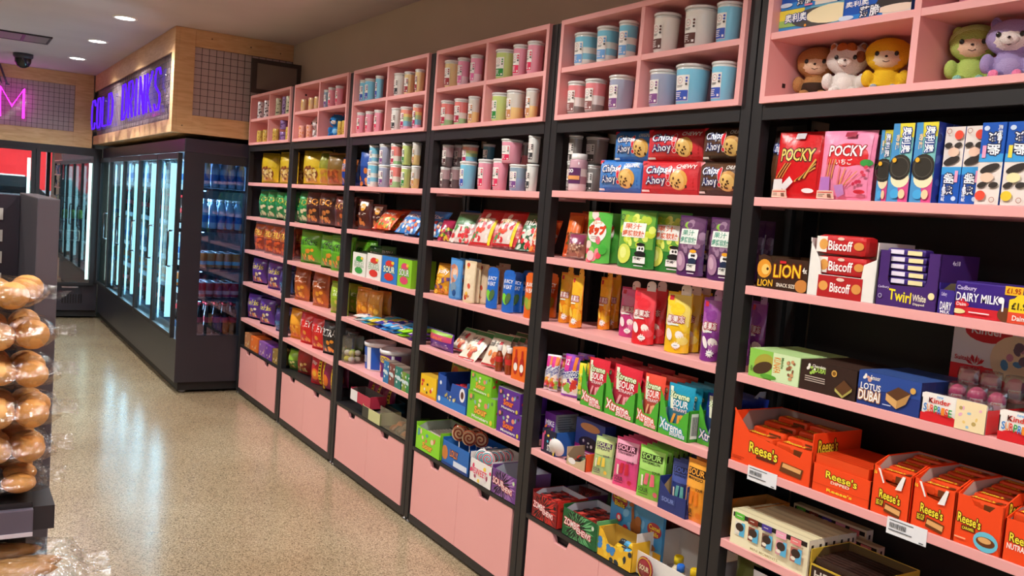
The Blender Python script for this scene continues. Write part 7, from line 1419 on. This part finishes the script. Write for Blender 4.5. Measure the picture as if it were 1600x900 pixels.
# final nudges (x, y, z, scale) so that neighbours do not cut into each other
ADJ = {'candy_tub.041': (0, 0, 0.0075, 0.956), 'biscuit_carton.001': (0, 0, 0, 0.975), 'sweet_box.004': (0, 0, 0, 0.861), 'sweet_box.010': (0, 0, 0, 0.951), 'candy_tub': (0, -0.0101, 0, 0.975), 'crisp_bag.035': (0.004, 0, 0, 0.941), 'candy_tub.061': (0, 0, 0.0221, 0.834), 'surprise_egg': (0, -0.008, 0.004, 0.885), 'surprise_egg.002': (0, 0.0001, 0.001, 0.97), 'surprise_egg.003': (0, 0.008, 0.004, 0.885), 'surprise_egg.004': (0, -0.008, 0.004, 0.885), 'surprise_egg.006': (0, 0.008, 0.004, 0.885), 'surprise_egg.001': (0, -0.008, 0.004, 0.885), 'surprise_egg.010': (0, 0.0001, 0.001, 0.97), 'surprise_egg.011': (0, 0.007, 0.003, 0.913), 'surprise_egg.012': (0, -0.008, 0.004, 0.885), 'surprise_egg.014': (0, 0.007, 0.003, 0.913), 'cookie_packet.004': (0, 0, 0.005, 0.97), 'cookie_packet.002': (0, 0, 0.0087, 0.927), 'sour_sweet_bag.009': (0.0032, 0, 0, 0.978), 'sour_sweet_bag.008': (0, 0, 0, 0.988), 'chocolate_bar_pack': (0, -0.002, 0.001, 0.97), 'clear_tray': (0, -0.0039, 0, 0.976), 'sweet_box.036': (0, 0.005, 0, 0.976), 'sweet_box.035': (0, 0, 0.0525, 0.728), 'wrapped_sweet.026': (0, 0.002, 0.0063, 0.97), 'wrapped_sweet.023': (0, 0.002, 0.0108, 0.899), 'wrapped_sweet.027': (0, 0.002, 0.0089, 0.913), 'wrapped_sweet.028': (0, 0.002, 0.0082, 0.913), 'chocolate_bar.024': (0, -0.008, 0.004, 0.885), 'chocolate_bar.026': (0, 0.008, 0.004, 0.885), 'chocolate_bar.025': (0, -0.004, 0.002, 0.941), 'chocolate_bar.027': (0, 0.004, 0.002, 0.941), 'crisp_bag.034': (0, 0.0096, 0, 0.988), 'sour_sweet_bag.014': (-0.0008, -0.006, 0.003, 0.902), 'sour_sweet_bag.015': (0.0032, -0.006, 0.003, 0.893), 'sour_sweet_bag.016': (0.0032, -0.006, 0.003, 0.893), 'sour_sweet_bag.017': (0.004, -0.006, 0.003, 0.903), 'sweet_box_header': (0.0128, 0, 0, 0.915), 'sweet_box.012': (0, 0, 0, 0.953), 'sweet_box.013': (0.0196, 0, 0, 0.877), 'sweet_box.011': (0, 0, 0, 0.855), 'sweet_box.003': (0, 0.005, 0, 0.976), 'sweet_bag.030': (0.0024, 0.0012, 0.001, 0.937), 'sweet_bag.032': (0.0064, -0.002, 0.001, 0.928), 'sweet_bag.033': (0.0064, -0.0008, 0.001, 0.928), 'sweet_bag.034': (0.008, -0.002, 0.001, 0.951), 'chocolate_bar_pack.003': (0, -0.002, 0.001, 0.97), 'sour_sweet_bag.003': (0.0032, 0, 0.0006, 0.978), 'sour_sweet_bag.002': (0, 0, 0.0005, 0.988), 'sauce_bottle': (0, -0.0025, 0, 0.988), 'crisp_bag.004': (0, 0.005, 0.0075, 0.941), 'crisp_bag.005': (0.008, 0.005, 0.0075, 0.892), 'sauce_bottle.001': (0, -0.005, 0, 0.976), 'lollipop.021': (0, 0.018, 0.009, 0.76), 'lollipop.019': (0, 0.016, 0.008, 0.784), 'lollipop.020': (0, 0.022, 0.011, 0.715), 'lollipop.013': (0, -0.01, 0.005, 0.859), 'sweet_box.018': (0, 0, 0.0271, 0.773), 'sweet_box.020': (0, 0, 0.015, 0.913), 'sweet_tray.002': (0.016, -0.0019, 0, 0.949), 'sweet_tray.001': (0, 0.0025, 0, 0.988), 'chocolate_bar.048': (0, -0.002, 0.001, 0.97), 'chocolate_bar.049': (0, -0.002, 0.001, 0.97), 'chocolate_bar.050': (0, -0.002, 0.001, 0.97), 'chocolate_bar.051': (0, -0.002, 0.001, 0.97), 'chocolate_bar.052': (0, -0.002, 0.001, 0.97), 'chocolate_bar.053': (0, -0.002, 0.001, 0.97), 'chocolate_bar.054': (0, -0.002, 0.001, 0.97), 'chocolate_bar.055': (0, -0.002, 0.001, 0.97), 'sweet_box.033': (0, -0.003, 0, 0.897), 'sweet_box.032': (0, 0.0225, 0, 0.897), 'sweet_bag.012': (0.0056, 0, 0.0015, 0.945), 'sweet_bag.011': (0, 0, 0.0015, 0.976), 'snack_bag.002': (0.0112, 0, 0.0007, 0.893), 'snack_bag.001': (0, 0, 0.0007, 0.953), 'lollipop.012': (0, 0.0135, 0.0105, 0.763), 'disc_box': (0.032, 0, 0, 0.923), 'sweet_box.021': (0, 0, 0, 0.908), 'lollipop.003': (0, -0.002, 0.001, 0.97), 'lollipop.002': (0.001, -0.004, 0.002, 0.941), 'lollipop.006': (0.001, 0.004, 0.002, 0.941), 'lollipop': (0.001, -0.004, 0.002, 0.941), 'lollipop.001': (0.001, -0.006, 0.003, 0.913), 'lollipop.004': (0.001, -0.0003, 0.003, 0.913), 'lollipop.007': (0.001, 0.006, 0.003, 0.913), 'lollipop.005': (0.001, 0.006, 0.003, 0.913), 'lollipop.008': (0.001, 0.006, 0.003, 0.913), 'sweet_box.008': (0.008, 0, 0, 0.98), 'sweet_tray': (0, 0, 0, 0.976), 'sweet_bag.010': (0.0112, -0.015, 0.0023, 0.892), 'sweet_bag.009': (-0.0008, -0.0025, 0.0022, 0.964), 'wrapped_sweet.036': (0, 0.004, 0.002, 0.941), 'crisp_bag': (0.0472, 0, 0.0106, 0.816), 'sweet_bag.062': (-0.012, 0, 0, 0.834), 'sweet_bag.006': (-0.0016, -0.0075, 0.0022, 0.941), 'sweet_bag.007': (0.0096, -0.0038, 0.0023, 0.881), 'wrapped_sweet.024': (0, -0.0049, 0.0089, 0.913), 'wrapped_sweet.025': (0, -0.006, 0.0082, 0.913), 'sweet_pouch.003': (0.004, 0, 0, 0.99), 'sweet_pouch.002': (-0.0008, 0, 0, 0.988), 'sweet_bag.002': (-0.0016, -0.0032, 0.0058, 0.897), 'sweet_bag.005': (0, -0.0175, 0.0069, 0.919), 'sweet_bag.024': (0.0024, 0, 0, 0.966), 'sweet_bag.023': (-0.0008, 0, 0, 0.988), 'sweet_bag.036': (0.0024, 0.002, 0.001, 0.937), 'sweet_bag.035': (-0.0008, 0.004, 0.002, 0.93), 'sweet_bag.018': (0.0024, 0, 0, 0.966), 'sweet_bag.017': (-0.0008, 0, 0, 0.988), 'sweet_bag.029': (-0.0008, 0, 0, 0.988), 'lolly_pack.013': (0, 0, 0.0075, 0.956), 'lolly_pack.029': (0, 0, 0.005, 0.97), 'lolly_pack.005': (0, 0, 0.005, 0.97), 'crisp_bag.041': (0.008, 0, 0, 0.98), 'crisp_bag.040': (-0.0016, 0, 0, 0.976), 'lolly_pack.017': (0, 0, 0.0075, 0.956), 'crisp_bag.009': (0, 0.01, 0, 0.785), 'crisp_bag.008': (0, 0.02, 0, 0.908), 'crisp_bag.070': (0.036, -0.0025, 0, 0.841), 'crisp_bag.068': (-0.0072, 0, 0, 0.886), 'lolly_pack.021': (0, 0, 0.0075, 0.956), 'lolly_pack.025': (0, 0, 0.0075, 0.956), 'plush_toy.007': (0.004, 0, 0, 0.99), 'novelty_cup.004': (-0.0008, 0, 0, 0.988), 'lolly_pack.001': (0, 0, 0.005, 0.97), 'crisp_bag.011': (0, 0, 0.005, 0.97), 'sweet_box.005': (0, 0.0043, 0, 0.886), 'sweet_box.007': (0, -0.025, 0, 0.886), 'sweet_box.006': (0, 0, 0.01, 0.941), 'lolly_pack.009': (0, 0, 0.005, 0.97), 'sweet_layer.002': (0.004, 0.0105, 0.004, 0.875), 'sweet_layer': (0.005, 0.006, 0.007, 0.808), 'sweet_bag.055': (0.0112, 0, 0.0086, 0.893), 'sweet_bag.054': (-0.0032, 0, 0.0086, 0.953), 'sweet_bag.059': (0.004, -0.0075, 0.009, 0.955), 'sweet_bag.057': (0, 0.0025, 0.009, 0.988), 'sweet_bag.058': (-0.0008, 0, 0.009, 0.988), 'sweet_bag.065': (-0.0008, -0.0175, 0.0134, 0.908), 'sweet_bag.066': (0.0016, -0.0125, 0.0134, 0.899), 'sweet_bag.070': (0, -0.0125, 0.0117, 0.941), 'sweet_bag.068': (0, 0.0125, 0.0134, 0.941), 'candy_tub.038': (0.02, -0.0087, 0, 0.951), 'candy_tub.037': (-0.004, -0.0088, 0, 0.941), 'sour_sweet_bag.010': (0.0032, 0, 0, 0.978), 'sweet_bag.003': (0.0056, -0.0103, 0.0058, 0.945), 'sour_sweet_bag.004': (0.0032, 0, 0.0006, 0.978), 'sweet_bag.001': (0, 0.0006, 0, 0.988), 'sweet_bag': (0, -0.0025, 0, 0.988), 'candy_tub.031': (0.012, -0.0057, 0, 0.97), 'candy_tub.030': (-0.0024, -0.0037, 0, 0.964), 'sweet_bag.008': (0.016, -0.0086, 0.0022, 0.949), 'snack_bag.003': (0.024, 0, 0.0007, 0.942), 'sweet_bag.013': (0.012, 0, 0.0015, 0.97), 'crisp_bag.006': (0.0152, 0.0025, 0.0075, 0.874), 'sauce_bottle.002': (0, -0.005, 0, 0.976), 'sweet_bag.019': (0.0064, 0, 0, 0.957), 'sweet_bag.025': (0.0056, 0, 0, 0.945), 'sweet_bag.031': (0.0064, 0, 0, 0.957), 'sweet_bag.037': (0.0056, 0.002, 0.001, 0.917), 'sweet_pouch.018': (0.0056, 0, 0, 0.945), 'sweet_pouch.014': (-0.0016, 0, 0, 0.976), 'box_side_card': (0, -0.0001, 0, 0.976), 'sweet_bag.042': (0.0024, -0.0021, 0.003, 0.882), 'sweet_bag.041': (0.0022, -0.0017, 0.004, 0.875), 'chocolate_carton.034': (0, 0.002, 0.001, 0.97), 'chocolate_carton.035': (0, 0.002, 0.001, 0.97), 'chocolate_carton.036': (0, 0.002, 0.001, 0.97), 'chocolate_carton.037': (-0.0008, 0.002, 0.001, 0.958), 'chocolate_carton.038': (-0.0008, 0.002, 0.001, 0.893), 'lollipop.011': (0.008, 0, 0, 0.98), 'lollipop.010': (-0.0016, 0, 0, 0.976), 'crisp_bag.069': (0.02, 0.0025, 0, 0.94), 'sweet_bag.056': (0.024, 0, 0.0086, 0.942), 'sweet_pouch.015': (0.0088, 0, 0, 0.925), 'sour_sweet_bag.011': (0.0032, 0, 0, 0.978), 'plush_toy.006': (0, -0.0175, 0, 0.919), 'plush_toy.005': (0, -0.0127, 0, 0.919), 'sour_sweet_bag.005': (0.0032, 0, 0.0006, 0.978), 'sweet_pouch.027': (0.016, 0, 0, 0.961), 'sweet_pouch.025': (-0.0032, 0, 0, 0.953), 'sweet_bag.020': (0.0064, 0, 0, 0.957), 'sweet_bag.026': (0.0096, 0, 0, 0.936), 'sweet_bag.038': (0.0096, 0, 0, 0.936), 'sweet_bag.060': (0, 0.005, 0.009, 0.976), 'crisp_bag.007': (0.024, 0, 0.0075, 0.942), 'sweet_pouch.019': (0.012, 0, 0, 0.904), 'sweet_bag.043': (0.0056, 0.0027, 0.003, 0.863), 'sweet_bag.067': (0.0014, 0, 0.0134, 0.97), 'sweet_bag.004': (0.012, -0.0103, 0.0058, 0.97), 'sour_sweet_bag.012': (0.0032, 0, 0, 0.978), 'sweet_pouch.016': (0.016, 0, 0, 0.895), 'sour_sweet_bag.006': (0.0032, 0, 0.0006, 0.978), 'sweet_bag.021': (0.0064, 0, 0, 0.957), 'sweet_bag.027': (0.0096, 0, 0, 0.936), 'sweet_bag.039': (0.0096, 0.002, 0.001, 0.908), 'sweet_bag.044': (0.0096, 0.0019, 0.002, 0.88), 'sweet_pouch.020': (0.0152, 0, 0, 0.884), 'sour_sweet_bag.013': (0.004, 0, 0, 0.99), 'sweet_pouch.017': (0.0192, 0, 0, 0.876), 'sour_sweet_bag.007': (0.004, 0, 0.0006, 0.99), 'sweet_bag.022': (0.008, 0, 0, 0.98), 'sweet_bag.028': (0.012, 0, 0, 0.97), 'sweet_bag.040': (0.012, 0.004, 0.002, 0.913), 'sweet_bag.045': (0.0096, -0.0037, 0.003, 0.854), 'sweet_bag.047': (-0.0053, 0.026, 0.0168, 0.673), 'sweet_pouch.021': (0.0216, 0, 0, 0.908), 'sweet_bag.071': (0.036, -0.0056, 0, 0.913), 'sweet_bag.072': (-0.0072, -0.0054, 0, 0.897), 'lolly_pack.003': (0, 0, 0.005, 0.97), 'crisp_bag.012': (0, 0, 0.025, 0.86), 'lolly_pack.027': (0, 0, 0.0075, 0.956), 'lolly_pack.019': (0, 0, 0.0075, 0.956), 'lolly_pack.031': (0, 0, 0.005, 0.97), 'lolly_pack.023': (0, 0, 0.0075, 0.956), 'crisp_bag.015': (0, 0.004, 0.0035, 0.941), 'crisp_bag.014': (0, -0.032, 0.0075, 0.814), 'crisp_bag.013': (0, 0.0098, 0.015, 0.778), 'wrapped_sweet.020': (0, -0.002, 0.0063, 0.97), 'wrapped_sweet.021': (0, -0.002, 0.0069, 0.97), 'wrapped_sweet.022': (0, -0.002, 0.0112, 0.941), 'lolly_pack.011': (0, 0, 0.005, 0.97), 'lolly_pack.015': (0, 0, 0.0075, 0.956), 'lolly_pack.007': (0, 0, 0.005, 0.97), 'sweet_bag.046': (0.012, 0.0021, 0.004, 0.859), 'chocolate_carton.040': (0.0184, 0, 0, 0.865), 'chocolate_carton.039': (0.028, 0, 0, 0.932), 'spray_bottle.001': (0.006, 0.012, 0.006, 0.833), 'sweet_pouch.022': (0.012, 0, 0, 0.97), 'sweet_layer.001': (0, 0.0001, 0.001, 0.97), 'spray_bottle.002': (0.001, 0.002, 0.001, 0.97)}
for n_, (dx, dy, dz, sc) in ADJ.items():
    o = bpy.data.objects.get(n_)
    if o: o.location.x += dx; o.location.y += dy; o.location.z += dz; o.scale = [v*sc for v in o.scale]
for n_ in ['crisp_bag.001']:   # packets that find no room in the back rows
    o = bpy.data.objects.get(n_)
    if o: ITEMS[:] = [t for t in ITEMS if t[0] is not o]; bpy.data.objects.remove(o)
finish_labels()
